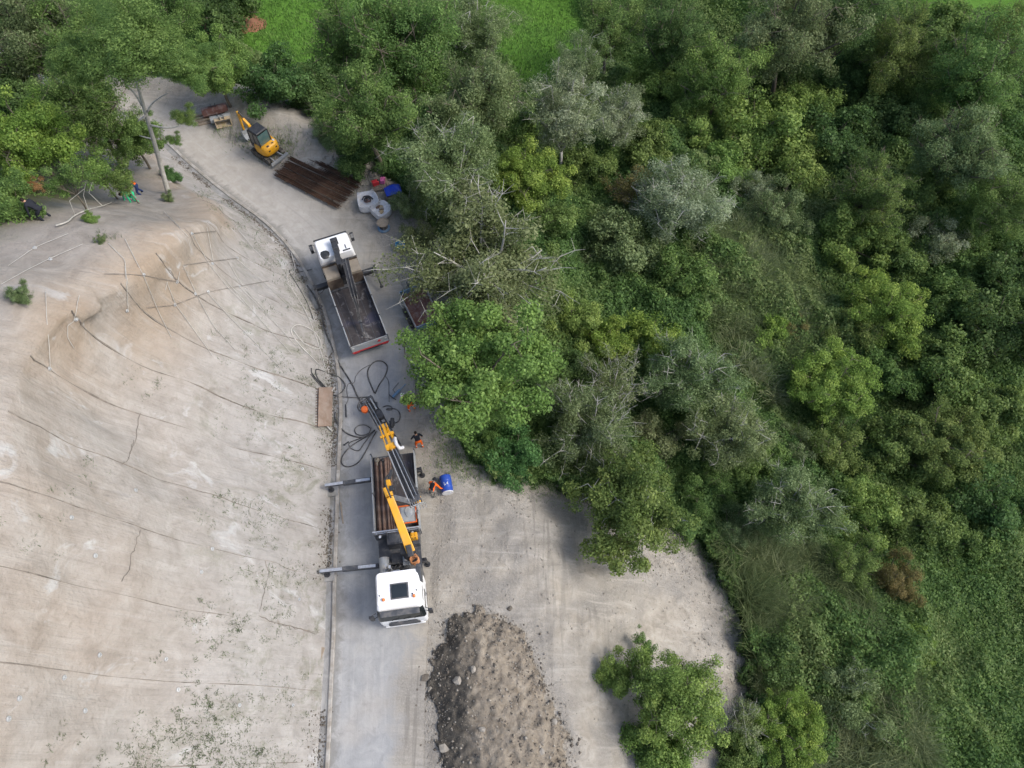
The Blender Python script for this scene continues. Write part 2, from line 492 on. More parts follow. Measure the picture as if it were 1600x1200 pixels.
# arc lengths give the net its own coordinates
U = np.concatenate([[0], np.cumsum(np.linalg.norm(np.diff(HG[8], axis=0), axis=1))])
Vv = np.concatenate([np.zeros((1, HG.shape[1])), np.cumsum(np.linalg.norm(np.diff(HG, axis=0), axis=2), axis=0)], 0)
UU = np.repeat(U[None], HG.shape[0], 0)
# relief: bulges, gullies and the wrinkles of the net, along the surface normal
du = np.gradient(HG, axis=1); dv = np.gradient(HG, axis=0); nr = np.cross(du, dv)
nr /= np.linalg.norm(nr, axis=2, keepdims=True)+1e-9
nr *= np.sign(nr[:, :, 2:3]+1e-9)
foot = sstep(0.2, 2.5, Vv)
bul = (fbm(UU*0.18, Vv*0.16, 40, 3)-0.5)*1.1 + (fbm(UU*0.7, Vv*0.45, 44, 3)-0.5)*0.26 + (fbm(UU*2.2, Vv*1.1, 47, 3)-0.5)*0.10
HG += nr*(bul*foot)[:, :, None]
kk_ = np.arange(HG.shape[0])[:, None]; uu_ = np.arange(HG.shape[1])[None]/SUBU
lipw = sstep(5.2, 6.4, uu_)*(1-sstep(10.6, 12.0, uu_))*(.6+.8*fbm(UU*.35, UU*0+2, 91, 2))
HG += nr*(lipw*(.12*np.exp(-((kk_-(NV-.5))/3.2)**2) - .20*np.exp(-((kk_-(NV-9))/5.0)**2)))[:, :, None]
sp_of = np.arange(HG.shape[1])/SUBU
me = grid_mesh('hillside', HG[:, :, 0], HG[:, :, 1], HG[:, :, 2])
# make faces look up
if me.polygons[0].normal.z < 0 or True:
    bmx = bmesh.new(); bmx.from_mesh(me); up_ = sum(f.normal.z for f in bmx.faces)
    if up_ < 0: bmesh.ops.reverse_faces(bmx, faces=bmx.faces)
    bmx.to_mesh(me); bmx.free()
set_attr(me, 'net_u', UU); set_attr(me, 'net_v', Vv)
topm = np.zeros(HG.shape[:2]); 
for k in range(HG.shape[0]): topm[k] = (k-(NV-1))/(NB-1)
set_attr(me, 'top', topm)
earth = np.zeros(HG.shape[:2])
HILL = link('hillside', me); tag(HILL, 'steep beige cut slope above the road, draped in erosion matting', None, None, 'structure')
def hill_material():
    m, nt, out = new_mat('netted_earth'); p = geopos(nt)
    cb = nt.nodes.new('ShaderNodeCombineXYZ'); nt.links.new(attr(nt, 'net_u'), cb.inputs[0]); nt.links.new(attr(nt, 'net_v'), cb.inputs[1])
    uv = cb.outputs[0]
    big = noise(nt, p, 0.15, 3, 0.55, 0.3); mid = noise(nt, p, 0.9, 5, 0.68, 0.5); fine = noise(nt, p, 9.0, 3, 0.75)
    strk = noise(nt, mapping(nt, uv, (2.6, 0.22, 1)), 1.0, 4, 0.66, 0.35)
    strk2 = noise(nt, mapping(nt, uv, (9.0, 0.55, 1)), 1.0, 3, 0.65, 0.3)
    hv = maprange(nt, attr(nt, 'net_v'), 6.0, 16.0)
    low_c = ramp(nt, [(0.28, (0.250, 0.238, 0.220)), (0.5, (0.315, 0.302, 0.283)), (0.72, (0.372, 0.361, 0.344))], mid).outputs[0]
    hi_c = ramp(nt, [(0.28, (0.258, 0.218, 0.182)), (0.5, (0.325, 0.283, 0.243)), (0.72, (0.378, 0.343, 0.305))], mid).outputs[0]
    col = mixc(nt, mathn(nt, 'MULTIPLY', hv, maprange(nt, big, 0.30, 0.55, 0.25, 1)), low_c, hi_c)
    tan = mixc(nt, mid, (0.25, 0.185, 0.125), (0.31, 0.24, 0.165))
    bowl = mathn(nt, 'MULTIPLY', maprange(nt, attr(nt, 'top'), -0.85, -0.3), maprange(nt, attr(nt, 'net_u'), 17.0, 22.0))
    col = mixc(nt, mathn(nt, 'MULTIPLY', bowl, maprange(nt, big, 0.38, 0.58, 0.15, 0.62)), col, tan)
    col = mixc(nt, maprange(nt, strk, 0.52, 0.74, 0, 0.40), col, (0.21, 0.19, 0.168))
    col = mixc(nt, maprange(nt, strk, 0.30, 0.45, 0.35, 0), col, (0.395, 0.38, 0.36))
    col = mixc(nt, maprange(nt, strk2, 0.54, 0.76, 0, 0.35), col, (0.195, 0.175, 0.153))
    wsp = noise(nt, mapping(nt, uv, (0.55, 0.35, 1)), 1.0, 4, 0.62, 0.9)
    col = mixc(nt, maprange(nt, wsp, 0.61, 0.70, 0, 0.65), col, (0.45, 0.455, 0.455))
    gsp = noise(nt, mapping(nt, uv, (0.6, 0.4, 1), (0, 0, 0), (5, 3, 0)), 1.0, 6, 0.78, 0.8)
    low = maprange(nt, attr(nt, 'net_v'), 1.5, 13.0, 1, 0)
    gf = mathn(nt, 'MULTIPLY', maprange(nt, gsp, 0.53, 0.68, 0, 0.8), low)
    col = mixc(nt, gf, col, mixc(nt, fine, (0.105, 0.115, 0.07), (0.20, 0.20, 0.145)))
    dirt = maprange(nt, noise(nt, p, 2.3, 4, 0.7, 0.6), 0.60, 0.74, 0, 0.5)
    col = mixc(nt, dirt, col, (0.185, 0.155, 0.125))
    grey = ramp(nt, [(0.3, (0.195, 0.182, 0.166)), (0.7, (0.30, 0.285, 0.262))], mid).outputs[0]
    col = mixc(nt, maprange(nt, attr(nt, 'top'), 0.0, 0.06, 0, 0.8), col, grey)
    soil = ramp(nt, [(0.35, (0.05, 0.06, 0.026)), (0.65, (0.105, 0.10, 0.06))], mid).outputs[0]
    tn = mathn(nt, 'ADD', attr(nt, 'top'), mathn(nt, 'MULTIPLY', mathn(nt, 'SUBTRACT', mid, 0.5), 0.10))
    col = mixc(nt, maprange(nt, tn, 0.13, 0.19), col, soil)
    # woven mesh of the matting: fine relief only
    wv = nt.nodes.new('ShaderNodeTexVoronoi'); wv.inputs['Scale'].default_value = 5.5; nt.links.new(uv, wv.inputs['Vector'])
    h = mathn(nt, 'ADD', mathn(nt, 'ADD', mathn(nt, 'MULTIPLY', mid, 0.7), mathn(nt, 'MULTIPLY', fine, 0.4)), mathn(nt, 'ADD', mathn(nt, 'MULTIPLY', strk, 0.7), mathn(nt, 'ADD', mathn(nt, 'MULTIPLY', strk2, 0.4), mathn(nt, 'MULTIPLY', wv.outputs['Distance'], 0.18))))
    bsdf(nt, out, col, 0.95, h, 0.6, 0.16, 0, 0.08); return m
me.materials.append(hill_material())

# ray casting against hillside and ground
def bvh(o):
    m_ = o.data; return BVHTree.FromPolygons([v.co.copy() for v in m_.vertices], [tuple(p.vertices) for p in m_.polygons])
bvhH = bvh(HILL)
def hit_hill(px, py):
    r = ray(px, py).normalized(); return bvhH.ray_cast(Vector((0, 0, CAM_H)), r, 300)[:2]
def gz(x, y):
    """height of whatever is underfoot at x, y"""
    i = min(max(int(np.searchsorted(gx, x))-1, 0), len(gx)-2); j = min(max(int(np.searchsorted(gy, y))-1, 0), len(gy)-2)
    fx = (x-gx[i])/(gx[i+1]-gx[i]); fy = (y-gy[j])/(gy[j+1]-gy[j])
    z = float((GZ[j, i]*(1-fx)+GZ[j, i+1]*fx)*(1-fy)+(GZ[j+1, i]*(1-fx)+GZ[j+1, i+1]*fx)*fy)
    h = bvhH.ray_cast(Vector((x, y, 80)), Vector((0, 0, -1)), 200)[0]
    if h is not None and h.z > z: z = h.z
    return z
def stand(px, py, hc=0.0):
    """the ground point whose point hc above it is seen at this place of the photograph"""
    r = ray(px, py); t = 16.0; step = 0.5; o = Vector((0, 0, CAM_H))
    while t < 160:
        q = o + r*t
        if q.z - gz(q.x, q.y) <= hc: break
        t += step
    lo, hi = t-step, t
    for _ in range(12):
        mid = (lo+hi)/2; q = o + r*mid
        if q.z - gz(q.x, q.y) <= hc: hi = mid
        else: lo = mid
    q = o + r*hi
    return Vector((q.x, q.y, gz(q.x, q.y))), hi

# ------------------------------------------------------------------ road, gutter and kerb
toe_s = catmull(toe, 5)
RR_PX = [(672,1420),(665,1300),(662,1200),(664,1080),(668,990),(672,905),(676,830),(672,750),(660,690),(650,640),(648,580),(648,535),(640,490),(628,447),(600,395),(560,345),(505,300),(430,245),(330,190),(200,140),(60,105)]
rr = catmull([P(x, y) for x, y in RR_PX], 5)
def strip(name, left, right, z, nacross, mat, label, zf=None):
    n = min(len(left), len(right)); X = np.zeros((n, nacross)); Y = X.copy(); Z = X.copy(); A = X.copy(); Lg = X.copy(); acc = 0
    for i in range(n):
        if i: acc += (left[i]-left[i-1]).length
        for j in range(nacross):
            f = j/(nacross-1); p = left[i].lerp(right[i], f)
            X[i, j], Y[i, j], A[i, j], Lg[i, j] = p.x, p.y, f, acc
            Z[i, j] = z + (zf(f) if zf else 0)
    me = grid_mesh(name, X, Y, Z)
    bmx = bmesh.new(); bmx.from_mesh(me)
    if sum(f.normal.z for f in bmx.faces) < 0: bmesh.ops.reverse_faces(bmx, faces=bmx.faces)
    bmx.to_mesh(me); bmx.free()
    set_attr(me, 'across', A); set_attr(me, 'along', Lg)
    me.materials.append(mat); o = link(name, me); return tag(o, label, None, None, 'structure')
def offs(pts, d):
    out = []
    for i, p in enumerate(pts):
        a = pts[max(i-1, 0)]; b = pts[min(i+1, len(pts)-1)]; t = (b-a).normalized()
        out.append(p + Vector((t.y, -t.x, 0))*d)
    return out
def road_material():
    m, nt, out = new_mat('dusty_concrete_road'); p = geopos(nt)
    cb = nt.nodes.new('ShaderNodeCombineXYZ'); nt.links.new(attr(nt, 'across'), cb.inputs[0]); nt.links.new(attr(nt, 'along'), cb.inputs[1])
    uv = cb.outputs[0]
    soil, hs, mid, fine = bare_color(nt, p)
    big = noise(nt, p, 0.22, 3, 0.55)
    trk = noise(nt, mapping(nt, uv, (13, 0.16, 1)), 1.0, 4, 0.62, 0.35)
    conc = ramp(nt, [(0.3, (0.265, 0.272, 0.275)), (0.7, (0.365, 0.368, 0.365))], mid).outputs[0]
    dust = ramp(nt, [(0.3, (0.335, 0.31, 0.272)), (0.7, (0.42, 0.395, 0.355))], mid).outputs[0]
    far = maprange(nt, attr(nt, 'along'), 32, 46)
    col = mixc(nt, mathn(nt, 'MAXIMUM', maprange(nt, big, 0.5, 0.68, 0, 0.7), far), conc, dust)
    col = mixc(nt, maprange(nt, trk, 0.52, 0.72, 0, 0.35), col, (0.235, 0.232, 0.225))
    col = mixc(nt, maprange(nt, trk, 0.25, 0.42, 0.45, 0), col, (0.45, 0.44, 0.42))
    spot = noise(nt, p, 2.3, 4, 0.6, 0.4); col = mixc(nt, maprange(nt, spot, 0.62, 0.74, 0, 0.4), col, (0.20, 0.195, 0.185))
    ed = mathn(nt, 'ADD', attr(nt, 'across'), mathn(nt, 'ADD', mathn(nt, 'MULTIPLY', mathn(nt, 'SUBTRACT', mid, 0.5), 0.55), mathn(nt, 'MULTIPLY', mathn(nt, 'SUBTRACT', big, 0.5), 0.9)))
    rf = maprange(nt, ed, 0.60, 0.86); col = mixc(nt, rf, col, soil)
    lf = maprange(nt, mathn(nt, 'ADD', attr(nt, 'across'), mathn(nt, 'MULTIPLY', mathn(nt, 'SUBTRACT', mid, 0.5), 0.3)), 0.02, 0.10, 0.7, 0)
    col = mixc(nt, lf, col, (0.20, 0.195, 0.18))
    h = mathn(nt, 'ADD', mathn(nt, 'MULTIPLY', mid, 0.4), mathn(nt, 'ADD', mathn(nt, 'MULTIPLY', trk, 0.4), mathn(nt, 'MULTIPLY', fine, 0.35)))
    bsdf(nt, out, col, 0.9, h, 0.5, 0.08, 0, 0.15); return m
ROAD = strip('road', offs(toe_s, 0.55), rr, 0.012, 26, road_material(), 'dusty pale grey site road curving round the foot of the slope')
def conc_material():
    m, nt, out = new_mat('gutter_concrete'); p = geopos(nt)
    mid = noise(nt, p, 1.1, 6, 0.65, 0.5); fine = noise(nt, p, 10, 4, 0.7)
    col = ramp(nt, [(0.3, (0.20, 0.195, 0.185)), (0.55, (0.30, 0.298, 0.29)), (0.8, (0.42, 0.415, 0.40))], mid).outputs[0]
    d = noise(nt, p, 0.55, 5, 0.7, 0.8); col = mixc(nt, maprange(nt, d, 0.50, 0.64, 0, 0.8), col, (0.15, 0.145, 0.12))
    bsdf(nt, out, col, 0.92, mathn(nt, 'ADD', mid, fine), 0.5, 0.05, 0, 0.2); return m
CONC = conc_material()
GUT = strip('gutter', offs(toe_s, -0.35), offs(toe_s, 0.36), 0.03, 7, CONC, 'shallow concrete gutter between slope foot and road', lambda f: -0.05*math.sin(math.pi*f))
kerb_mat = surf('kerb_paint', (0.52, 0.51, 0.48), (0.36, 0.35, 0.33), 1.5, 0.85, 0, (0.25, 0.23, 0.20), 0.95, 0.3, 0.2)
kb = MB(); kl = offs(toe_s, 0.36); kr = offs(toe_s, 0.56)
def kerb_h(p): return .35 + 1.1*float(fbm(np.array([p.x*.45]), np.array([p.y*.45]), 55, 3)[0])*(1.0 if p.y < 16 else .75)
kb.rings([[(a.x, a.y, -0.05), (a.x, a.y, 0.11*h), ((a.x*.8+b.x*.2), (a.y*.8+b.y*.2), 0.125*h), ((a.x*.2+b.x*.8), (a.y*.2+b.y*.8), 0.125*h), (b.x, b.y, 0.09*h), (b.x, b.y, -0.05)] for a, b, h in ((a, b, kerb_h(a)) for a, b in zip(kl, kr))])
tag(kb.build('kerb', kerb_mat), 'chipped pale concrete kerb along the foot of the slope', None, None, 'structure')
# ------------------------------------------------------------------ vehicle materials
DUST = (0.42, 0.38, 0.32)
M_white = surf('white_cab_paint', (0.74, 0.75, 0.76), (0.83, 0.84, 0.85), 1.2, 0.35, 0, (0.62, 0.60, 0.56), 0.25, 0.02, 0.5)
M_yellow = surf('yellow_paint', (0.60, 0.28, 0.008), (0.68, 0.34, 0.012), 2.0, 0.42, 0, (0.42, 0.27, 0.08), 0.35, 0.05, 0.5)
M_black = surf('black_steel', (0.014, 0.015, 0.018), (0.035, 0.036, 0.04), 4.0, 0.5, 0, (0.10, 0.095, 0.085), 0.3, 0.1, 0.5)
M_dark = surf('dark_grey_steel', (0.035, 0.04, 0.048), (0.07, 0.075, 0.085), 3.0, 0.55, 0, (0.20, 0.185, 0.165), 0.4, 0.15, 0.4)
M_grey = surf('grey_board_paint', (0.23, 0.25, 0.27), (0.32, 0.345, 0.36), 2.5, 0.5, 0, (0.36, 0.33, 0.28), 0.45, 0.1, 0.4)
M_silver = surf('bare_metal', (0.42, 0.43, 0.44), (0.60, 0.61, 0.62), 6.0, 0.35, 0.6, (0.25, 0.23, 0.2), 0.3, 0.1, 0.5)
M_rubber = surf('tyre_rubber', (0.016, 0.016, 0.016), (0.04, 0.038, 0.035), 5.0, 0.9, 0, (0.22, 0.20, 0.17), 0.5, 0.2, 0.2)
M_hose = surf('hose_rubber', (0.03, 0.03, 0.033), (0.07, 0.07, 0.07), 3.0, 0.7, 0, (0.24, 0.23, 0.21), 0.45, 0.1, 0.3)
M_glass = surf('dark_cab_glass', (0.012, 0.016, 0.018), (0.022, 0.028, 0.03), 1.0, 0.08, 0, None, 0, 0.0, 0.7)
M_glass2 = surf('tinted_green_glass', (0.05, 0.10, 0.10), (0.08, 0.14, 0.13), 1.0, 0.12, 0, (0.2, 0.2, 0.18), 0.3, 0.0, 0.7)
M_orange = surf('orange_paint', (0.62, 0.10, 0.015), (0.72, 0.15, 0.025), 3.0, 0.5, 0, (0.3, 0.2, 0.12), 0.3, 0.05, 0.4)
M_amber = surf('amber_lens', (0.70, 0.16, 0.03), (0.78, 0.22, 0.05), 3.0, 0.25, 0, None, 0, 0.0, 0.5)
M_red = surf('red_lens', (0.45, 0.015, 0.02), (0.60, 0.03, 0.03), 3.0, 0.4, 0, None, 0, 0.0, 0.5)
M_lamp = surf('clear_lens', (0.6, 0.6, 0.6), (0.75, 0.75, 0.75), 3.0, 0.15, 0.2, None, 0, 0.0, 0.6)
M_pipe = surf('rusty_brown_pipe', (0.075, 0.045, 0.034), (0.17, 0.105, 0.08), 2.0, 0.75, 0.1, (0.25, 0.20, 0.165), 0.4, 0.2, 0.3)
M_rebar = surf('rusted_rebar', (0.028, 0.018, 0.013), (0.085, 0.045, 0.028), 1.4, 0.85, 0.1, (0.15, 0.085, 0.05), 0.4, 0.3, 0.25)
M_rust = surf('rust_plate', (0.10, 0.062, 0.045), (0.17, 0.11, 0.08), 1.2, 0.85, 0, (0.24, 0.19, 0.15), 0.4, 0.2, 0.2)
M_wood = surf('weathered_wood', (0.22, 0.18, 0.135), (0.32, 0.27, 0.21), 5.0, 0.9, 0, (0.2, 0.17, 0.14), 0.3, 0.3, 0.15)
M_boxtan = surf('tan_locker_panel', (0.19, 0.165, 0.13), (0.27, 0.24, 0.195), 2.0, 0.7, 0, (0.22, 0.18, 0.14), 0.4, 0.1, 0.3)
M_white_fab = surf('white_woven_bag', (0.52, 0.54, 0.57), (0.68, 0.69, 0.71), 5.0, 0.9, 0, (0.42, 0.37, 0.32), 0.4, 0.3, 0.15)
def bed_floor_material():
    m, nt, out = new_mat('worn_bed_floor'); co = objco(nt)
    a = noise(nt, co, 0.9, 6, 0.7, 0.8); b = noise(nt, co, 1.7, 5, 0.65, 0.4); c = noise(nt, mapping(nt, co, (1, 1, 1), (0, 0, 0), (7, 2, 0)), 0.7, 4, 0.6, 0.6)
    col = ramp(nt, [(0.3, (0.028, 0.025, 0.026)), (0.55, (0.055, 0.048, 0.048)), (0.75, (0.13, 0.11, 0.098))], a).outputs[0]
    col = mixc(nt, maprange(nt, c, 0.48, 0.62, 0, 0.8), col, (0.045, 0.045, 0.072))
    col = mixc(nt, maprange(nt, b, 0.56, 0.68, 0, 0.8), col, (0.26, 0.25, 0.24))
    bsdf(nt, out, col, 0.7, noise(nt, co, 14, 4), 0.3, 0.02, 0.1, 0.4); return m
M_floor = bed_floor_material()

# ------------------------------------------------------------------ lorry pieces
def rring(xr, xf, hw, z, rad, n=4, off=0.0):
    """rounded rectangle ring at height z: front-left, rear-left, rear-right, front-right corners"""
    pts = []
    for cx, cy, a0 in ((xf-rad, hw-rad, 0), (xr+rad, hw-rad, 90), (xr+rad, -hw+rad, 180), (xf-rad, -hw+rad, 270)):
        for k in range(n+1):
            a = math.radians(a0 + 90*(1-k/n) if False else a0 + 90*k/n)
            pts.append((cx + (rad+off)*math.cos(a), cy + (rad+off)*math.sin(a), z))
    return pts
def lerp_levels(levels, z):
    for (z0, xf0, w0), (z1, xf1, w1) in zip(levels[:-1], levels[1:]):
        if z <= z1 + 1e-9:
            f = max(0, (z-z0)/(z1-z0)); return xf0+(xf1-xf0)*f, w0+(w1-w0)*f
    return levels[-1][1:]
def make_cab(root, xr, levels, wz0, wz1, mat):
    m = MB(); rad = 0.16
    m.rings([rring(xr, xf, w, z, rad if i < len(levels)-2 else rad*1.0) for i, (z, xf, w) in enumerate(levels)])
    body = m.build('cab_body', mat, root, bevel=0.03, smooth=False)
    # windscreen follows the curved front
    m = MB(); zs = [wz0 + (wz1-wz0)*k/6 for k in range(7)]; rows = []
    for z in zs:
        xf, w = lerp_levels(levels, z); r = rring(xr, xf, w, z, rad, off=0.012)
        rows.append([r[i] for i in (18, 19, 0, 1, 2)] if False else [r[17], r[18], r[19], r[15], r[16]][:0] + [r[i] for i in (16, 17, 18, 19, 0, 1, 2, 3)])
    n = len(rows[0]); vs = [(p[0]+0.012, p[1], p[2]) for r in rows for p in r]
    fs = [(i*n+j, i*n+j+1, (i+1)*n+j+1, (i+1)*n+j) for i in range(6) for j in range(n-1)]
    m.add(vs, fs); ws = m.build('windscreen', M_glass, root, smooth=True)
    wp = MB()
    for y0 in (-0.55, 0.05, 0.6):
        xf, w = lerp_levels(levels, wz0+0.05); xf2, w2 = lerp_levels(levels, wz0+0.22)
        wp.tube([(xf+0.05, y0, wz0+0.03), (xf2+0.045, y0+0.42, wz0+0.2)], 0.012, 5)
    wp.build('wiper', M_black, ws)
    for sgn in (1, -1):
        sw = MB(); pts = []
        for z, fa, fb in ((wz0+0.02, 0.10, 0.62), (wz1-0.12, 0.26, 0.60)):
            xf, w = lerp_levels(levels, z)
            L_ = xf - xr
            pts += [(xf-0.18-L_*fa*0.5, sgn*(w+0.008), z), (xf-L_*fb, sgn*(w+0.008), z)]
        sw.add([pts[0], pts[1], pts[3], pts[2]], [(0, 1, 2, 3)]); sw.build('side_window', M_glass, root)
        xf, w = lerp_levels(levels, 1.2)
        dl = MB(); dl.box((xf-1.35, sgn*(w+0.004), 1.45), (0.015, 0.012, 1.0)); dl.build('door_seam', M_dark, root)
        dl = MB(); dl.box((xf-1.2, sgn*(w+0.015), 1.55), (0.18, 0.03, 0.05)); dl.build('door_handle', M_dark, root)
    return body
def wheel_proto(r=0.5, wdt=0.3):
    t = MB(); k = 20
    t.lathe([(r*0.58, -wdt/2), (r*0.93, -wdt/2), (r, -wdt*0.36), (r, wdt*0.36), (r*0.93, wdt/2), (r*0.58, wdt/2)], n=k, R=Matrix.Rotation(math.pi/2, 3, 'X'))
    for j in range(k):
        a = 2*math.pi*j/k
        t.box((math.cos(a)*r*1.005, 0, math.sin(a)*r*1.005), (0.03, wdt*0.7, 0.06), Matrix.Rotation(-a, 3, 'Y'))
    tyre = t.build('tyre', M_rubber); 
    q = MB(); q.lathe([(0.02, -wdt*0.30), (r*0.34, -wdt*0.34), (r*0.42, -wdt*0.10), (r*0.60, -wdt*0.45), (r*0.62, wdt*0.45), (r*0.4, wdt*0.2), (0.02, wdt*0.25)], n=16, R=Matrix.Rotation(math.pi/2, 3, 'X'))
    for j in range(8):
        a = 2*math.pi*j/8; q.cyl((math.cos(a)*r*0.26, -wdt*0.42, math.sin(a)*r*0.26), (math.cos(a)*r*0.26, -wdt*0.2, math.sin(a)*r*0.26), 0.02, n=6)
    rim = q.build('rim', M_silver)
    return tyre.data, rim.data, tyre, rim
WT, WR, _a, _b = wheel_proto()
bpy.data.objects.remove(_a); bpy.data.objects.remove(_b)
def put_wheel(root, x, y, r=0.5):
    w = bpy.data.objects.new('wheel', None); C.objects.link(w); w.parent = root; w.location = (x, y, r)
    w.empty_display_size = 0.1
    if y > 0: w.rotation_euler = (0, 0, math.pi)
    w.scale = (r/0.5,)*3
    link('tyre', WT, w); link('rim', WR, w)
    return w
def mirrors(root, x, hw, z, k=1.0):
    for s in (1, -1):
        m = MB(); m.tube([(x, s*hw, z+0.45), (x+0.12, s*(hw+0.26), z+0.5)], 0.02, 6); m.tube([(x, s*hw, z-0.3), (x+0.12, s*(hw+0.24), z-0.3)], 0.02, 6)
        m.box((x+0.15, s*(hw+0.28), z+0.2), (0.13, 0.22, 0.46)); m.box((x+0.15, s*(hw+0.28), z-0.22), (0.12, 0.2, 0.26))
        o = m.build('mirror', M_black, root, bevel=0.02)
        g = MB(); g.box((x+0.08, s*(hw+0.28), z+0.2), (0.012, 0.18, 0.40)); g.build('mirror_glass', M_silver, o)
def chassis(root, x0, x1, axles, r=0.5):
    m = MB()
    for s in (-0.42, 0.42): m.box(((x0+x1)/2, s, 0.85), (x1-x0, 0.09, 0.26))
    for k in range(7): m.box((x0+0.3+(x1-x0-0.6)*k/6, 0, 0.85), (0.10, 0.8, 0.18))
    for ax in axles: m.cyl((ax, -1.0, r), (ax, 1.0, r), 0.09, n=8)
    m.build('chassis', M_dark, root)
    for ax in axles:
        for s in (1, -1): put_wheel(root, ax, s*1.05, r)
        for s in (1, -1):
            g = MB(); pts = []
            for k in range(9):
                a = math.radians(15+150*k/8); pts.append((ax+math.cos(a)*(r+0.09), s*1.05, r+math.sin(a)*(r+0.09)))
            rings = [[(p[0], p[1]-0.19, p[2]), (p[0], p[1]+0.19, p[2]), (p[0], p[1]+0.19, p[2]+0.02), (p[0], p[1]-0.19, p[2]+0.02)] for p in pts]
            g.rings(rings); g.build('mudguard', M_black, root)
def flat_bed(root, x0, x1, hw, zf, hb, nb, mat_side, mat_floor, tail=True, front=True):
    m = MB(); m.box(((x0+x1)/2, 0, zf-0.06), (x1-x0, 2*hw-0.10, 0.12)); fl = m.build('bed_floor', mat_floor, root)
    rl = MB()
    for k in range(5):
        y = -hw+0.25 + (2*hw-0.5)*k/4
        rl.box(((x0+x1)/2, y, zf+0.004), (x1-x0-0.1, 0.03, 0.012))
    rl.build('floor_seam', M_dark, fl)
    L = (x1-x0)/nb
    for s in (1, -1):
        for k in range(nb):
            b = MB(); cx = x0 + L*(k+0.5)
            b.box((cx, s*(hw-0.02), zf+hb/2-0.1), (L-0.10, 0.035, hb+0.1))
            for q in range(3): b.box((cx, s*(hw+0.004), zf+hb*(q+0.5)/3-0.06), (L-0.12, 0.02, 0.05))
            b.box((cx, s*(hw-0.02), zf+hb-0.03), (L-0.10, 0.06, 0.05))
            b.build('side_board', mat_side, root)
        for k in range(nb+1):
            b = MB(); b.box((x0+L*k, s*(hw-0.015), zf+hb/2-0.08), (0.08, 0.075, hb+0.2)); b.build('board_post', M_dark, root)
    if tail:
        b = MB(); b.box((x0-0.03, 0, zf+hb/2-0.12), (0.05, 2*hw-0.02, hb+0.2), Matrix.Rotation(0.0, 3, 'Y'))
        for q in range(3): b.box((x0-0.062, 0, zf+hb*(q+0.5)/3-0.1), (0.015, 2*hw-0.1, 0.05))
        b.build('tailgate', mat_side, root)
    return fl

# ------------------------------------------------------------------ the crane lorry in front
f0, r0 = P(635, 976, 0.35), P(613, 707, 1.75)
hd = Vector((f0.x-r0.x, f0.y-r0.y, 0)); LEN = hd.length; RZ1 = math.atan2(hd.y, hd.x)
mid1 = Vector(((f0.x+r0.x)/2, (f0.y+r0.y)/2, 0.02))
T1 = thing('crane_truck', 'white cab lorry with yellow loader crane and outriggers out, nearest on the road', 'truck', mid1, RZ1)
Mi1 = (Matrix.Translation(mid1) @ Matrix.Rotation(RZ1, 4, 'Z')).inverted()
def L1(px, py, z): return Mi1 @ P(px, py, z)
XF = LEN/2; XB = -LEN/2
chassis(T1, XB+0.4, XF-0.5, [XF-1.35, XB+2.35, XB+1.1], 0.5)
cr = XF-2.2                                                  # rear wall of cab
lv1 = [(0.42, XF-0.10, 1.16), (0.62, XF, 1.22), (1.30, XF+0.02, 1.24), (1.75, XF-0.03, 1.24), (2.35, XF-0.19, 1.21), (2.80, XF-0.36, 1.15), (3.02, XF-0.55, 1.10), (3.12, XF-0.80, 1.04)]
make_cab(T1, cr, lv1, 1.78, 2.74, M_white)
m = MB(); m.box((XF-0.16, 0, 2.86), (0.30, 2.0, 0.05), Matrix.Rotation(0.5, 3, 'Y')); m.build('sun_visor', M_dark, T1, bevel=0.015)
m = MB(); m.box((XF-1.17, 0.08, 3.135), (0.80, 0.92, 0.05)); rh = m.build('roof_hatch', M_dark, T1, bevel=0.02)
m = MB(); m.box((XF-1.17, 0.08, 3.165), (0.66, 0.78, 0.02)); m.build('hatch_pane', M_glass, rh)
for y in (-0.74, 0.80):
    m = MB(); m.lathe([(0.085, 0), (0.085, 0.04), (0.075, 0.13), (0.04, 0.165)], (XF-0.82, y, 3.1), 12)
    m.build('beacon', M_amber, T1, smooth=True)
for x, y in ((XF-1.05, -0.93), (XF-0.95, 0.72), (XF-1.1, 0.95)):
    m = MB(); m.cyl((x, y, 3.05), (x, y, 3.17), 0.045, 0.03, 8); m.build('roof_horn', M_black, T1)
m = MB()
for k in range(7): m.box((XF+0.05, 0, 0.74+0.12*k), (0.03, 1.62-0.02*k, 0.07))
m.prism([(-.86, .66), (.86, .66), (.80, 1.2), (.62, 1.52), (-.62, 1.52), (-.80, 1.2)], XF+.0, XF+.04, axis='x'); m.build('grille', M_dark, T1, bevel=0.01)
m = MB(); m.box((XF+0.02, 0, 1.62), (0.03, 0.5, 0.06)); m.build('badge_panel', M_silver, T1, bevel=0.01)
m = MB(); m.box((XF+0.02, 0, 0.52), (0.08, 2.1, 0.16)); m.build('bumper', M_white, T1, bevel=0.03)
m = MB(); m.box((XF+0.065, 0.0, 0.50), (0.012, 0.5, 0.11)); m.build('number_plate', M_lamp, T1)
for s in (1, -1):
    m = MB(); m.box((XF-0.03, s*0.98, 0.82), (0.12, 0.34, 0.2), Matrix.Rotation(s*0.35, 3, 'Z')); m.build('headlight', M_lamp, T1, bevel=0.03)
mirrors(T1, XF-0.32, 1.22, 2.15)
# wind deflector behind the left door, reaching up past the roof edge
m = MB(); m.prism([(cr-0.25, 0.9), (cr+0.55, 1.6), (cr+0.62, 2.9), (cr+0.10, 3.18), (cr-0.25, 3.1)], 0.99, 1.22); m.build('wind_deflector', M_dark, T1, bevel=0.03)
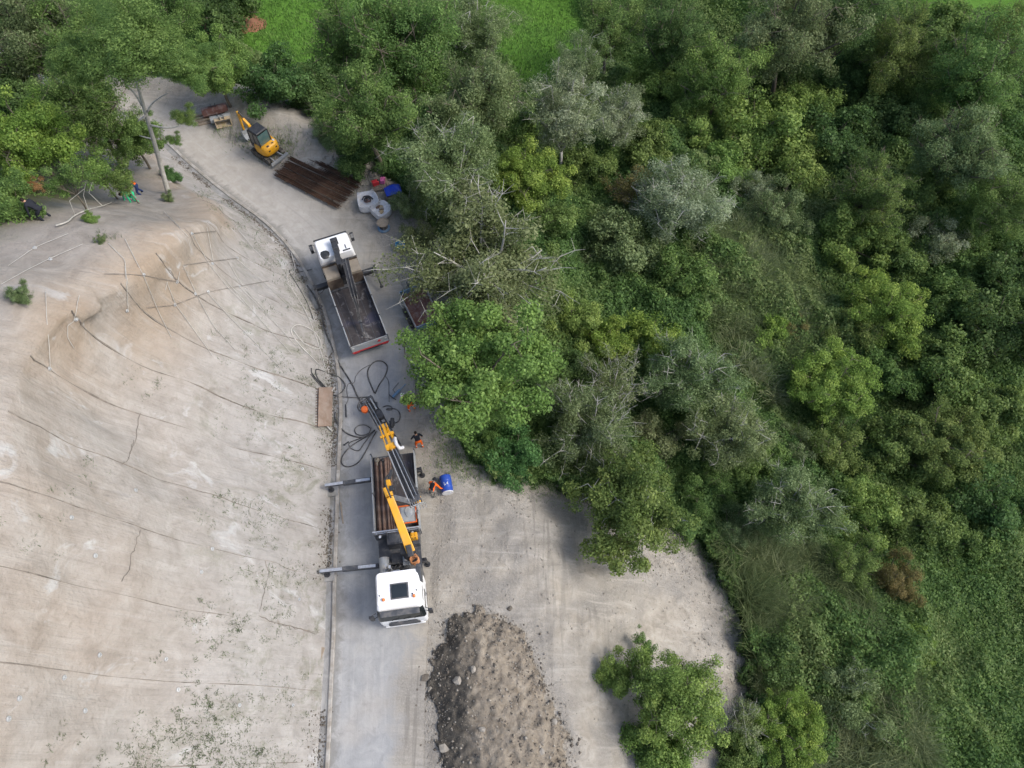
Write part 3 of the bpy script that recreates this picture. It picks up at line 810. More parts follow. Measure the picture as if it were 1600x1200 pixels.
# deck between cab and bed with crane gear
bx1 = XB+4.75
m = MB(); m.box(((cr+bx1)/2, 0, 1.06), (cr-bx1-0.1, 2.3, 0.12)); m.build('crane_deck', M_dark, T1)
m = MB(); m.cyl((cr-0.35, -0.85, 1.35), (cr-1.25, -0.85, 1.35), 0.27, n=16); m.build('oil_tank', M_grey, T1, smooth=False)
m = MB(); m.box((bx1+0.42, -0.15, 1.6), (0.62, 0.8, 0.95)); m.box((bx1+0.42, -0.15, 2.1), (0.5, 0.6, 0.06)); m.build('pump_housing', M_dark, T1, bevel=0.03)
m = MB(); m.box((bx1+0.42, 0.98, 1.45), (0.7, 0.4, 0.6)); m.build('tool_locker', M_dark, T1, bevel=0.03)
for k, y in enumerate((-0.42, -0.62)):
    m = MB(); m.cyl((cr-0.42-0.1*k, y, 1.2), (cr-0.42-0.1*k, y, 2.5), 0.05, n=8); m.box((cr-0.42-0.1*k, y, 2.52), (0.16, 0.1, 0.08)); m.build('exhaust_pipe', M_silver, T1)
m = MB()
for k in range(9):
    a = random.uniform(0, 6.28); pts = [(cr-0.75+0.25*math.cos(a+j*0.9)*random.uniform(.5, 1.1), 0.85+0.22*math.sin(a+j*0.9), 1.55+0.07*k+0.05*j) for j in range(7)]
    m.tube(catmull(pts, 4), 0.028, 5)
m.build('hose_coil', surf('faded_orange_hose', (.40, .17, .07), (.52, .25, .12), 3, .7, 0, (.3, .25, .2), .3, .1, .3), T1)
for k in range(6):
    m = MB(); q_ = [(cr-.25-.9*random.random(), -.9+1.5*random.random(), 1.2+.35*random.random()) for _ in range(5)]; m.tube(catmull(q_, 5), .03, 5); m.build('deck_hose', M_hose, T1)
m = MB(); m.box((cr-.9, .35, 1.35), (.5, .35, .45)); m.cyl((cr-.9, .35, 1.55), (cr-.9, .35, 1.75), .1, n=10); m.build('valve_block', M_grey, T1, bevel=.02)
m = MB(); m.box((cr-.30, -.25, 1.45), (.3, .5, .5)); m.build('air_filter', M_silver, T1, bevel=.05)
flb = flat_bed(T1, XB, bx1, 1.25, 1.22, 0.62, 2, M_grey, M_floor, tail=False)
m = MB(); m.box((XB-0.02, 0, 1.12), (0.08, 2.4, 0.18)); m.build('rear_sill', M_dark, T1)
# headboard rack
m = MB()
for y in (-1.2, -0.55, 0.1, 0.65, 1.2): m.box((bx1+0.06, y, 1.85), (0.06, 0.06, 1.2))
m.box((bx1+0.06, 0, 2.42), (0.07, 2.5, 0.07)); m.box((bx1+0.06, 0, 2.1), (0.05, 2.4, 0.05)); m.build('rack_frame', M_silver, T1)
m = MB(); m.box((bx1+0.14, 0, 1.66), (0.04, 2.42, 0.86)); hbp = m.build('headboard', M_dark, T1)
for y in (-0.9, 0.85):
    m = MB(); m.cyl((bx1+0.2, y, 2.05), (bx1+0.26, y, 2.12), 0.07, n=10); m.build('work_lamp', M_lamp, hbp)
# crane: column, main boom, outer boom, ram
def crane_mesh():
    base = L1(640, 872, 1.2)
    m = MB(); m.box((base.x, base.y*0.5, 1.25), (0.62, 1.4, 0.4)); m.cyl((base.x, base.y, 1.2), (base.x, base.y, 2.9), 0.27, 0.22, 14)
    m.box((base.x, base.y, 2.95), (0.55, 0.50, 0.5)); col = m.build('crane', M_black, T1, bevel=0.03)
    a0, a1 = L1(642, 862, 3.15), L1(609, 776, 4.35)
    m = MB(); m.beam(a0, a1, 0.46, 0.50, w1=0.36, h1=0.40); mb_ = m.build('main_boom', M_yellow, col, bevel=0.03)
    m = MB(); m.beam(a0+Vector((0.25, 0, 0)), a0.lerp(a1, 0.12), 0.30, 0.62); m.build('boom_hinge', M_black, col, bevel=0.03)
    m = MB(); m.cyl(a0+Vector((-.1, 0.05, -.55)), a0.lerp(a1, 0.5)-Vector((0, 0, .35)), 0.09, n=10); m.cyl(a0.lerp(a1, 0.5)-Vector((0, 0, .35)), a0.lerp(a1, 0.85)-Vector((0, 0, .25)), 0.05, n=8); m.build('lift_ram', M_black, col)
    k0, k1 = L1(604, 762, 4.45), L1(654, 788, 4.0)
    m = MB(); m.beam(a1, k0, 0.40, 0.55); m.beam(a1, L1(607, 752, 4.3), 0.22, 0.5); m.build('knuckle', M_yellow, col, bevel=0.03)
    m = MB(); m.beam(k0, L1(612, 735, 4.3), 0.16, 0.24); m.box(L1(612, 763, 4.72), (0.28, 0.2, 0.16)); m.tube(catmull([L1(606, 742, 4.6), L1(601, 752, 5.0), L1(606, 766, 5.0), L1(611, 778, 4.7)], 5), 0.05, 6); m.build('knuckle_ram', M_black, col, bevel=0.015)
    o0, o1 = L1(650, 787, 3.55), L1(614, 706, 3.55)
    m = MB(); m.beam(a1+Vector((0, 0, -.1)), o0, 0.3, 0.3); m.build('knuckle_link', M_dark, col, bevel=0.02)
    m = MB(); m.beam(o0+Vector((.05, 0, .1)), o0+Vector((-.35, .05, .12)), .5, .3); m.build('boom_foot', M_yellow, col, bevel=.03)
    m = MB(); m.beam(o0, o1, 0.72, 0.55, w1=0.6, h1=0.45); ob = m.build('outer_boom', M_dark, col, bevel=0.03)
    d = (o1-o0).normalized(); sdv = d.cross(Vector((0, 0, 1))).normalized(); up = sdv.cross(d)
    for k in range(7):
        yy = -0.30+0.1*k; zz = 0.32 + (0.07 if k % 3 == 0 else 0)
        e0 = o0 + sdv*yy + up*zz; e1 = o1 + sdv*yy*0.85 + up*(zz-0.04); e0 = e0.lerp(e1, random.uniform(0.0, .12)); 
        mm = e0.lerp(e1, 0.7) + sdv*random.uniform(-.03, .03)
        m = MB(); m.tube([e0, mm, e1], 0.022 if k % 2 else 0.034, 6); m.build('hydraulic_pipe', M_silver if k in (0, 3, 5) else M_black, ob)
    m = MB(); w = L1(612, 768, 4.3)
    for k in range(5): 
        q0 = o0 + sdv*(-0.3+0.12*k) + up*0.3; q1 = o0 - d*0.25 + sdv*(-0.2+0.16*k) + up*random.uniform(.2, .5)
        m.tube(catmull([q0, q0-d*0.2+up*0.15, q1, q1-up*0.4-d*0.1], 4), 0.03, 5)
    m.build('hose_loop', M_silver, ob)
    x0, x1 = L1(612, 700, 3.4), L1(598, 664, 3.0)
    m = MB(); m.beam(o1, x1, 0.16, 0.20); m.build('boom_extension', M_yellow, col, bevel=0.015)
    m = MB(); sv = sdv
    for s in (-1, 1): m.beam(x0+sv*0.26*s+d*0.1, x1+sv*0.2*s, 0.07, 0.16)
    m.box(x0.lerp(x1, 0.05), (0.34, 0.62, 0.32), Matrix.Rotation(math.atan2(d.y, d.x), 3, 'Z')); m.beam(x0.lerp(x1, .55)+sv*0.42, x0.lerp(x1, .55)-sv*0.38, 0.15, 0.15)
    m.build('boom_head', M_yellow, col, bevel=0.02)
    m = MB(); m.blob(L1(617, 690, 3.4), (0.26, 0.13, 0.14), 5, 2, 0.15); m.tube(catmull([L1(617, 684, 3.5), L1(619, 693, 3.6), L1(624, 700, 3.4), L1(630, 699, 3.2)], 5), 0.10, 7); m.build('padded_wrap', M_white_fab, col, smooth=True)
    return col
CR1 = crane_mesh()
# outrigger beams on the slope side reach over the road to the gutter, short ones on the other side
for (ax, ay), (bx, by), zz in (((592, 884), (500, 893), 0.95), ((582, 749), (508, 759), 0.95)):
    a, b = L1(ax, ay, zz), L1(bx, by, zz)
    m = MB(); m.beam(a, a.lerp(b, 0.62), 0.24, 0.26); m.beam(a.lerp(b, 0.6), b, 0.17, 0.19); o = m.build('outrigger_beam', M_dark, T1, bevel=0.015)
    m = MB(); m.beam(a.lerp(b, .05)+Vector((0, 0, .135)), b+Vector((0, 0, .10)), 0.16, 0.012); m.build('beam_top_plate', M_silver, o)
    m = MB(); bb = a.lerp(b, 0.93); m.cyl((bb.x, bb.y, 0.95), (bb.x, bb.y, 0.45), 0.075, n=10); m.cyl((bb.x, bb.y, 0.45), (bb.x, bb.y, 0.18), 0.05, n=10); m.cyl((bb.x, bb.y, 0.19), (bb.x, bb.y, 0.14), 0.17, n=12); m.build('outrigger_leg', M_black, o)
    wp = (Mi1.inverted() @ Vector((bb.x, bb.y, 0)))
    pd = MB(); pd.box((0, 0, 0.05), (0.75, 0.72, 0.1)); pd.box((0, 0, 0.105), (0.6, 0.56, 0.01))
    for s in (-1, 1): pd.tube([(s*0.2, 0.36, 0.06), (s*0.2, 0.44, 0.09), (s*0.05, 0.44, 0.09), (s*0.05, 0.36, 0.06)], 0.012, 5)
    po = pd.build('support_pad', CONC, None, bevel=0.015); po.location = (wp.x, wp.y, 0.035); po.rotation_euler = (0, 0, RZ1+0.05)
    tag(po, 'grey square support pad under the %s outrigger of the crane lorry' % ('front' if by > 800 else 'rear'), 'pad', 'support pads')
for (ax, ay) in ((663, 876), (655, 735)):
    a = L1(ax, ay, 0.9); m = MB(); m.box((a.x, a.y-0.15, 0.95), (0.24, 0.55, 0.24)); o = m.build('outrigger_beam', M_black, T1, bevel=0.02)
    m = MB(); m.cyl((a.x, a.y+0.1, 1.25), (a.x, a.y+0.1, 0.3), 0.07, n=10); m.cyl((a.x, a.y+0.1, 0.32), (a.x, a.y+0.1, 0.03), 0.05, n=10); m.cyl((a.x, a.y+0.1, 0.08), (a.x, a.y+0.1, 0.01), 0.16, n=12); m.build('outrigger_leg', M_black, o)
for s in (1, -1):
    m = MB(); m.box((XB+0.02, s*0.95, 0.85), (0.06, 0.35, 0.14)); m.build('tail_lamp', M_red, T1)

# load: pipes, tool crate, cans
M1 = Mi1.inverted()
pipe_me = None
PL_ = ['%s brown steel pipe counted from the slope-side board of the crane lorry bed, bottom layer' % w for w in ('first', 'second', 'third', 'fourth', 'fifth', 'sixth', 'seventh', 'eighth')] + ['brown steel pipe lying on top of the others, %s' % w for w in ('nearest the slope-side board', 'middle of the three', 'nearest the boom')]
for k in range(11):
    yy = -1.08 + 0.125*k if k < 8 else -1.0 + 0.13*(k-8)*2
    zz = 1.24+0.062 if k < 8 else 1.24+0.175
    if pipe_me is None:
        m = MB(); m.tube([(-2.2, 0, 0), (2.2, 0, 0)], 0.06, 10, False); m.tube([(-2.2, 0, 0), (2.2, 0, 0)], 0.048, 10, False)
        for s in (-1, 1): m.lathe([(0.048, s*2.2-0.002), (0.06, s*2.2+0.002), (0.064, s*2.16)], (0, 0, 0), 10, Matrix.Rotation(math.pi/2, 3, 'Y'))
        o = m.build('steel_pipe', M_pipe, None, smooth=True, fixn=False); pipe_me = o.data
    else: o = link('steel_pipe', pipe_me)
    p = M1 @ Vector((XB+2.35+random.uniform(-.1, .1), yy, zz)); o.location = p; o.rotation_euler = (0, 0, RZ1+random.uniform(-.006, .006))
    tag(o, PL_[k], 'pipe', 'steel pipes on the crane lorry')
def put(o, px=None, py=None, z=0.0, rz=0.0):
    p = P(px, py, z); o.location = p; o.rotation_euler = (0, 0, rz); return o
m = MB()
cx = bx1-0.95
t = thing('tool_crate', 'orange framed open crate with grey lid in the crane lorry bed', 'crate', M1 @ Vector((cx, 0.62, 1.225)), RZ1)
m = MB(); m.box((0, 0, 0.25), (0.9, 0.86, 0.5)); m.build('bin', M_grey, t, bevel=0.02)
m = MB(); m.box((0.02, 0, 0.52), (0.8, 0.7, 0.03)); m.blob((-.1, .05, .56), (.28, .22, .05), 3, 2, .2); m.build('lid', M_grey, t)
m = MB()
for s in (-1, 1): m.box((0, s*0.47, 0.5), (1.05, 0.07, 0.07)); m.box((s*0.49, 0, 0.5), (0.07, 1.0, 0.07))
for s in (-1, 1):
    for q in (-1, 1): m.box((s*0.49, q*0.47, 0.28), (0.07, 0.07, 0.56))
m.build('frame', M_orange, t, bevel=0.01)
m = MB()
for k in range(5): m.tube(catmull([(random.uniform(-.4, .4), .5, .5), (random.uniform(-.4, .4), .58, .7), (random.uniform(-.4, .4), .62, .55)], 4), 0.018, 5)
m.build('hand_tool', M_silver, t)
for k in range(2):
    t = thing('jerrycan', 'yellow plastic can on the crane deck, %s of two' % ('the one by the lorry edge' if k == 0 else 'the one nearer the boom'), 'can', M1 @ Vector((bx1+0.42, 1.0-0.24*k, 1.752)), RZ1+0.05*k, 'yellow cans')
    if k: t.location = M1 @ Vector((bx1+0.42, 0.70, 1.12))
    m = MB(); hgt = 0.42 if k == 0 else 1.0
    m.prism([(-.17, 0), (.17, 0), (.17, .34), (.08, .42), (-.17, .42)], -.09, .09); m.build('can_body', M_yellow, t, bevel=0.02)
    m = MB(); m.cyl((.13, 0, .38), (.17, 0, .46), .03, n=8); m.build('cap', M_black, t)
    m = MB(); m.tube([(-.13, 0, .41), (-.12, 0, .47), (.03, 0, .47), (.05, 0, .41)], .018, 6); m.build('handle', M_yellow, t)
    if k: t.location = M1 @ Vector((bx1+0.80, 1.0, 1.752)); t.rotation_euler = (0, 0, RZ1)
    if k: t.location = M1 @ Vector((bx1+0.42, 0.83, 1.752))
# coil and fittings at the tail of the pipes
for k, (x, y, r, lab) in enumerate(((XB+0.22, -0.95, 0.15, 'pale swivel fitting on the pipe ends at the lorry tail'), (XB+0.3, -0.62, 0.09, 'small dark coupling beside the pipe ends at the lorry tail'))):
    m = MB(); m.lathe([(r*.4, 0), (r, 0.02), (r, 0.14), (r*.7, 0.2), (r*.35, 0.22), (r*.3, .1)], n=12); m.cyl((0.1, 0, .06), (.34, 0, .06), r*.35, n=8)
    o = m.build('coupling', M_boxtan if k == 0 else M_black, None); o.location = M1 @ Vector((x, y, 1.36)); o.rotation_euler = (0, 0, RZ1); tag(o, lab, 'coupling')

# ------------------------------------------------------------------ drill mast hanging from the crane
d0, d1 = P(623, 697, 2.2), P(580, 626, 0.75)
DM = thing('drill_mast', 'black hydraulic drill mast hung off the yellow crane boom behind the lorry', 'drill', (d1.x, d1.y, 0.02))
Wd = Matrix.Translation(DM.location).inverted()
q0, q1 = Wd @ d0, Wd @ d1; dd = (q1-q0).normalized(); sx = dd.cross(Vector((0, 0, 1))).normalized(); ux = sx.cross(dd)
m = MB()
for s in (-1, 1): m.beam(q0+sx*0.13*s, q1+sx*0.13*s, 0.07, 0.22, ux)
for k in range(9): m.beam(q0.lerp(q1, (k+.5)/9)-sx*0.12, q0.lerp(q1, (k+.5)/9)+sx*0.12, 0.08, 0.06, ux)
m.build('mast_rail', M_black, DM, bevel=0.01)
m = MB(); e0 = q0.lerp(q1, 0.42)+sx*-0.34; e1 = q1+sx*-0.30
m.beam(e0, e1, 0.36, 0.2, ux); hb_ = m.build('hose_carrier', M_dark, DM, bevel=0.02)
for k in range(6):
    m = MB(); o_ = sx*(-.14+.055*k)
    m.tube([e0+o_+ux*0.13, e0.lerp(e1, .5)+o_+ux*0.15+sx*random.uniform(-.02, .02), e1+o_+ux*0.13], 0.022, 6); m.build('hydraulic_hose', M_silver if k in (1, 4) else M_hose, hb_)
m = MB(); hq = q0.lerp(q1, .62); m.box(hq+ux*0.2, (.5, .36, .36), Matrix.Rotation(math.atan2(dd.y, dd.x), 3, 'Z')); m.cyl(hq+ux*.2-dd*.35, hq+ux*.2+dd*.5, .11, n=12); m.build('drill_head', M_black, DM, bevel=0.02)
m = MB(); m.cyl(q0.lerp(q1, .7)+ux*.2, q1+dd*.25+ux*.2, .05, n=10); m.build('drill_rod', M_silver, DM)
m = MB(); m.cyl(q1-dd*.05+ux*.05, q1+dd*.22+ux*.05, .2, n=14); m.box(q1+ux*.1, (.42, .3, .3), Matrix.Rotation(math.atan2(dd.y, dd.x), 3, 'Z')); m.build('rod_clamp', M_dark, DM, bevel=0.02)
m = MB(); cq = q1 + sx*(-.62) - dd*0.55; m.lathe([(.02, 0), (.2, 0), (.22, .05), (.22, .22), (.17, .28), (.02, .3)], cq, 14); m.build('dust_cap', M_orange, DM, smooth=False)
m = MB()
for k in range(6):
    a = 1.05*k; m.tube(catmull([q1+Vector((.1*math.cos(a), .1*math.sin(a), .1)), q1+sx*-.4+Vector((.3*math.cos(a), .3*math.sin(a), .25)), q1+sx*-.75+Vector((.2*math.cos(a+1), .2*math.sin(a+1), -.2)), q1+sx*(-.7)-dd*.3+Vector((0, 0, -.55))], 5), .025, 5)
m.build('hose_loop', M_hose, DM)
m = MB(); m.beam(q1-dd*.3, Vector((q1.x, q1.y, 0))-dd*.3*Vector((1, 1, 0)).length*0, .1, .1); m.box((0, 0, .04), (.5, .5, .06)); m.build('foot', M_dark, DM)
m = MB(); w0 = q0.lerp(q1, .45)+sx*.38; m.box(w0-Vector((0, 0, .2)), (.3, .25, .25)); m.cyl(w0-Vector((0, .3, .15)), w0-Vector((0, -.3, .15)), .12, n=12); m.build('winch', M_black, DM, bevel=.02)
hang = MB(); hang.beam(q0.lerp(q1, .2), Wd @ P(600, 668, 3.0), .16, .16); hang.build('cradle', M_yellow, DM, bevel=.02)

# ------------------------------------------------------------------ the flatbed lorry behind
f1, t1 = P(514, 366, 2.85), P(579, 541, 0.95)
hd = Vector((f1.x-t1.x, f1.y-t1.y, 0)); LN2 = hd.length; RZ2 = math.atan2(hd.y, hd.x)
mid2 = Vector(((f1.x+t1.x)/2, (f1.y+t1.y)/2, 0.02))
T2 = thing('flatbed_truck', 'white cab flatbed lorry with folded black crane, parked facing away up the road', 'truck', mid2, RZ2)
Mi2 = (Matrix.Translation(mid2) @ Matrix.Rotation(RZ2, 4, 'Z')).inverted(); M2 = Mi2.inverted()
def L2(px, py, z): return Mi2 @ P(px, py, z)
XF = LN2/2+0.08; XB = -LN2/2
chassis(T2, XB+0.3, XF-0.4, [XF-1.2, XB+1.7], 0.46)
cr = XF-1.85
lv2 = [(0.42, XF-0.10, 1.12), (0.62, XF, 1.18), (1.25, XF+0.02, 1.20), (1.6, XF-0.02, 1.20), (2.15, XF-0.10, 1.18), (2.55, XF-0.17, 1.14), (2.74, XF-0.24, 1.09), (2.80, XF-0.34, 1.04)]
make_cab(T2, cr, lv2, 1.62, 2.44, M_white)
m = MB(); m.box((XF-0.12, 0, 2.66), (0.16, 2.24, 0.06), Matrix.Rotation(0.5, 3, 'Y')); m.build('sun_visor', M_black, T2, bevel=0.015)
m = MB(); m.box((XF+0.02, 0, 1.0), (0.03, 1.5, 0.6)); m.build('grille', M_dark, T2, bevel=.01)
m = MB(); m.box((XF+0.01, 0, 0.5), (0.1, 2.1, 0.22)); m.build('bumper', M_white, T2, bevel=.03)
for s in (1, -1):
    m = MB(); m.box((XF-0.02, s*0.88, 0.78), (0.1, 0.3, 0.18)); m.build('headlight', M_lamp, T2, bevel=.03)
mirrors(T2, XF-0.28, 1.12, 1.95)
m = MB(); m.blob((cr+0.28, 0.72, 2.76), (0.36, 0.34, 0.10), 4, 2, 0.12); m.build('intake_scoop', M_black, T2, smooth=True)
m = MB(); m.box((cr+0.12, -0.72, 2.80), (0.10, 0.5, 0.06)); m.box((cr+0.4, -0.72, 2.80), (0.35, 0.06, 0.06)); m.build('roof_bracket', M_black, T2)
m = MB()
for k in range(2): m.box((cr+0.5+0.55*k, 0, 2.782), (0.03, 1.7, 0.012))
m.build('roof_seam', M_grey, T2)
bx2 = XB+5.05
M_brown = surf('stained_dark_brown', (.05, .036, .028), (.09, .066, .05), 2, .8, 0, (.16, .13, .1), .4, .1, .3)
# lockers either side of the crane
for s in (1, -1):
    m = MB(); m.box((bx2+0.42, s*0.70, 1.72), (1.0, 0.92, 1.1)); o = m.build('locker', M_boxtan, T2, bevel=.02)
    m = MB(); m.box((bx2+0.42, s*0.70, 2.28), (0.9, 0.82, 0.02)); m.build('locker_lid', M_boxtan, o)
    m = MB(); m.box((bx2-0.10, s*0.70, 1.60), (0.03, 0.98, 0.9)); m.build('locker_front', M_brown, o)
m = MB(); m.box((bx2+0.96, 0, 1.8), (0.06, 2.36, 1.25)); m.build('headboard', M_brown, T2)
m = MB(); m.box((bx2+0.96, 0, 2.46), (0.07, 2.42, 0.07)); m.build('headboard_rail', M_dark, T2)
m = MB(); m.box((bx2+0.4, 0, 1.1), (1.3, 2.3, 0.14)); m.build('crane_deck', M_dark, T2)
flat_bed(T2, XB, bx2-0.14, 1.22, 1.05, 0.55, 3, M_grey, M_floor)
m = MB(); m.box((XB-0.075, 0, 0.93), (0.02, 2.4, 0.09)); m.build('red_stripe', M_red, T2)
for s in (1, -1):
    m = MB(); m.box((XB-0.075, s*1.06, 1.42), (0.02, 0.13, 0.10)); m.build('reflector', M_lamp, T2)
    m = MB(); m.box((XB+0.0, s*0.95, 0.78), (0.08, 0.38, 0.14)); m.build('tail_lamp', M_red, T2)
m = MB(); m.prism([(-.12, 0), (0, -.12), (.12, 0), (0, .12)], -.01, .01, axis='x', c=(XB-0.08, -0.62, 1.36)); m.build('hazard_diamond', M_red, T2)
m = MB(); m.box((XB+0.1, 0, 0.62), (0.1, 2.2, 0.12)); m.build('underrun_bar', M_black, T2)
def crane2():
    b = L2(532, 404, 2.2); b.y = 0.02
    m = MB(); m.box((bx2+0.42, 0, 1.5), (0.8, 0.42, 0.9)); m.cyl((bx2+0.42, 0, 1.6), (bx2+0.42, 0, 2.85), 0.22, 0.18, 12); m.box((bx2+.42, 0, 2.9), (.5, .42, .4)); col = m.build('crane', M_black, T2, bevel=.03)
    a0, a1 = L2(531, 415, 3.0), L2(522, 377, 3.15)
    m = MB(); m.beam(a0, a1, .34, .34); m.box(a1, (.3, .46, .4)); m.box(a1.lerp(a0, .3), (.35, .4, .42)); m.build('main_boom', M_black, col, bevel=.03)
    o0, o1 = L2(540, 408, 2.95), L2(553, 462, 2.15)
    m = MB(); m.beam(a0, o0, .3, .3); m.beam(o0, o1, .34, .36, w1=.26, h1=.28); m.build('outer_boom', M_black, col, bevel=.03)
    for k, yy in enumerate((-.2, .0, .2)):
        m = MB(); m.tube([o0+Vector((0, yy, .22)), o1+Vector((0, yy*.7, .18))], .04, 7); m.build('hydraulic_pipe', M_black if k != 1 else M_dark, col)
    e1 = L2(563, 502, 1.65)
    m = MB(); m.beam(o1, e1, .18, .2, w1=.14, h1=.14); m.box(o1, (.3, .36, .3)); m.build('extension', M_black, col, bevel=.02)
    e2 = L2(567, 519, 1.35)
    m = MB(); m.beam(e1, e2, .09, .10); m.box(e1, (.22, .22, .18)); m.tube([e2, e2-Vector((0.1, 0, .12))], .04, 6); m.tube(catmull([e2+Vector((-.05, 0, -.1)), e2+Vector((-.18, .04, -.16)), e2+Vector((-.2, -.04, -.24)), e2+Vector((-.1, -.04, -.26))], 4), .03, 6); m.build('hook', M_dark, col)
    m = MB()
    for k in range(3): m.tube(catmull([o0.lerp(o1, .5)+Vector((0, -.2+.2*k, .2)), o1+Vector((.1, -.25+.2*k, .35)), e1.lerp(o1, .5)+Vector((0, -.15+.1*k, .22)), e1+Vector((0, .05*k, .12))], 5), .028, 5)
    m.build('hose', M_hose, col)
crane2()
for s, pts in ((1, ((499, 420), (487, 424))), (-1, ((560, 402), (572, 398)))):
    ye = s*2.05; xx = bx2+0.55
    m = MB(); m.box((xx, s*1.6, 1.0), (0.34, 0.95, 0.30)); m.box((xx, ye+s*.02, 1.05), (.36, .14, .42)); o = m.build('outrigger_beam', M_black, T2, bevel=.02)
    m = MB(); m.beam((xx, ye, 1.1), (xx-0.55, ye+s*.04, .75), .18, .18, w1=.14, h1=.14); m.cyl((xx-.5, ye+s*.04, .78), (xx-1.05, ye+s*.06, .42), .06, n=8); m.cyl((xx-1.02, ye+s*.06, .46), (xx-1.14, ye+s*.06, .36), .11, n=10); m.build('outrigger_leg', M_black, o)
    m = MB(); m.tube(catmull([(xx, s*1.35, .95), (xx-.15, s*1.6, .75), (xx-.3, s*1.95, .7), (xx-.3, ye, .95)], 5), .025, 5); m.build('outrigger_hose', M_hose, o)

# ------------------------------------------------------------------ mini excavator
ex = P(421, 243, 0.0); hxv = P(366, 205, 0)-ex; RZE = math.atan2(hxv.y, hxv.x)
EX = thing('mini_excavator', 'yellow mini excavator with dark cab standing on the verge', 'excavator', (ex.x, ex.y, gz(ex.x, ex.y)+0.02), RZE)
S = 1.02
for s in (1, -1):
    m = MB(); R_ = 0.23; pts = []
    for k in range(9): a = math.radians(90-180*k/8); pts.append((0.80+R_*math.cos(a), R_+R_*math.sin(a)))
    for k in range(9): a = math.radians(270-180*k/8); pts.append((-0.80+R_*math.cos(a), R_+R_*math.sin(a)))
    m.prism(pts, s*0.48, s*0.76); tr = m.build('track', M_rubber, EX, bevel=.02)
    m = MB()
    for k in range(14):
        x = -0.85+0.13*k; m.box((x, s*0.62, 0.475), (0.05, 0.29, 0.03)); m.box((x, s*0.62, -0.005), (0.05, 0.29, 0.03))
    m.build('track_lug', M_rubber, tr)
    m = MB()
    for x in (-.8, -.4, 0, .4, .8): m.cyl((x, s*.5, .22), (x, s*.775, .22), .14 if abs(x) > .7 else .09, n=12)
    m.build('roller', M_dark, tr)
m = MB(); m.box((0, 0, .34), (1.1, .95, .2)); m.cyl((0, 0, .4), (0, 0, .56), .42, n=20); m.build('undercarriage', M_black, EX, bevel=.02)
m = MB()
for s in (1, -1): m.beam((-.6, s*.35, .3), (-1.25, s*.4, .3), .09, .12)
m.prism([(-1.22, .06), (-1.3, .02), (-1.36, .22), (-1.32, .42), (-1.26, .40), (-1.29, .22)], -.78, .78); m.build('dozer_blade', M_grey, EX, bevel=.01)
m = MB()                                                           # rounded counterweight body
rings = []
for z, rx, ry in ((.58, .74, .66), (.66, .82, .72), (.95, .84, .73), (1.2, .80, .70), (1.36, .70, .62)):
    rg = []
    for k in range(24):
        a = 2*math.pi*k/24; ca, sa = math.cos(a), math.sin(a); e = .62
        x = (abs(ca)**e)*math.copysign(1, ca)*rx; y = (abs(sa)**e)*math.copysign(1, sa)*ry
        if x > .25: x = .25+(x-.25)*.75
        rg.append((x-.12, y, z))
    rings.append(rg)
m.rings(rings); bd = m.build('house', M_yellow, EX, smooth=True)
m = MB()
for y in (-.3, 0, .3): m.box((-.905, y, 1.05), (.06, .16, .1))
m.box((-.75, .25, 1.37), (.14, .2, .02)); m.box((-.72, -.2, 1.37), (.1, .14, .02)); m.build('grille', M_black, bd)
m = MB(); m.box((-.55, -.45, 1.372), (.22, .12, .012)); m.build('decal', M_lamp, bd)
cabx0, cabx1, cy0, cy1 = -.42, .68, -.40, .62
m = MB()
for x in (cabx0, cabx1):
    for y in (cy0, cy1): m.beam((x, y, 1.0), (x*.88+.02, y*.93+.01, 2.35), .08, .08)
m.beam((.15, cy1, 1.0), (.15, cy1*.94, 2.35), .06, .06); m.beam((.15, cy0, 1.0), (.15, cy0*.94, 2.35), .06, .06)
m.box(((cabx0+cabx1)/2, (cy0+cy1)/2, 1.05), (cabx1-cabx0+.06, cy1-cy0+.06, .3)); m.build('cab_frame', M_black, EX, bevel=.015)
m = MB(); m.box((.12, .11, 2.39), (1.02, .98, .12), None, (.9, .9)); m.build('cab_roof', M_black, EX, bevel=.04)
for nm, pts in (('rear_window', [(cabx0-.0, cy0+.08, 1.25), (cabx0, cy1-.08, 1.25), (cabx0*.9, cy1*.9, 2.28), (cabx0*.9, cy0*.85, 2.28)]),
                ('front_window', [(cabx1, cy0+.06, 1.2), (cabx1, cy1-.06, 1.2), (cabx1*.9, cy1*.9, 2.28), (cabx1*.9, cy0*.9, 2.28)]),
                ('side_window', [(cabx0+.08, cy0, 1.22), (cabx1-.08, cy0, 1.22), (cabx1*.86, cy0*.95, 2.28), (cabx0*.78, cy0*.95, 2.28)]),
                ('side_window', [(cabx0+.08, cy1, 1.22), (cabx1-.08, cy1, 1.22), (cabx1*.86, cy1*.95, 2.28), (cabx0*.78, cy1*.95, 2.28)])):
    m = MB(); m.add(pts, [(0, 1, 2, 3)]); m.build(nm, M_glass2 if nm == 'rear_window' else M_glass, EX)
m = MB(); m.box((.1, .1, 1.25), (.45, .45, .12)); m.box((-.12, .1, 1.55), (.12, .42, .5)); m.build('seat', M_black, EX, bevel=.03)
m = MB(); m.beam((.72, -.05, .75), (1.0, -.05, .75), .3, .3); m.build('swing_post', M_yellow, EX, bevel=.02)
m = MB(); m.beam((.95, -.05, .8), (1.45, -.05, 1.95), .19, .26); m.beam((1.42, -.05, 1.9), (2.15, -.05, 2.35), .18, .24, w1=.15, h1=.18); bm_ = m.build('boom', M_yellow, EX, bevel=.02)
m = MB(); m.cyl((1.05, -.05, .95), (1.3, -.05, 1.45), .05, n=8); m.cyl((1.3, -.05, 1.5), (1.62, -.05, 1.9), .03, n=8); m.build('boom_ram', M_black, bm_)
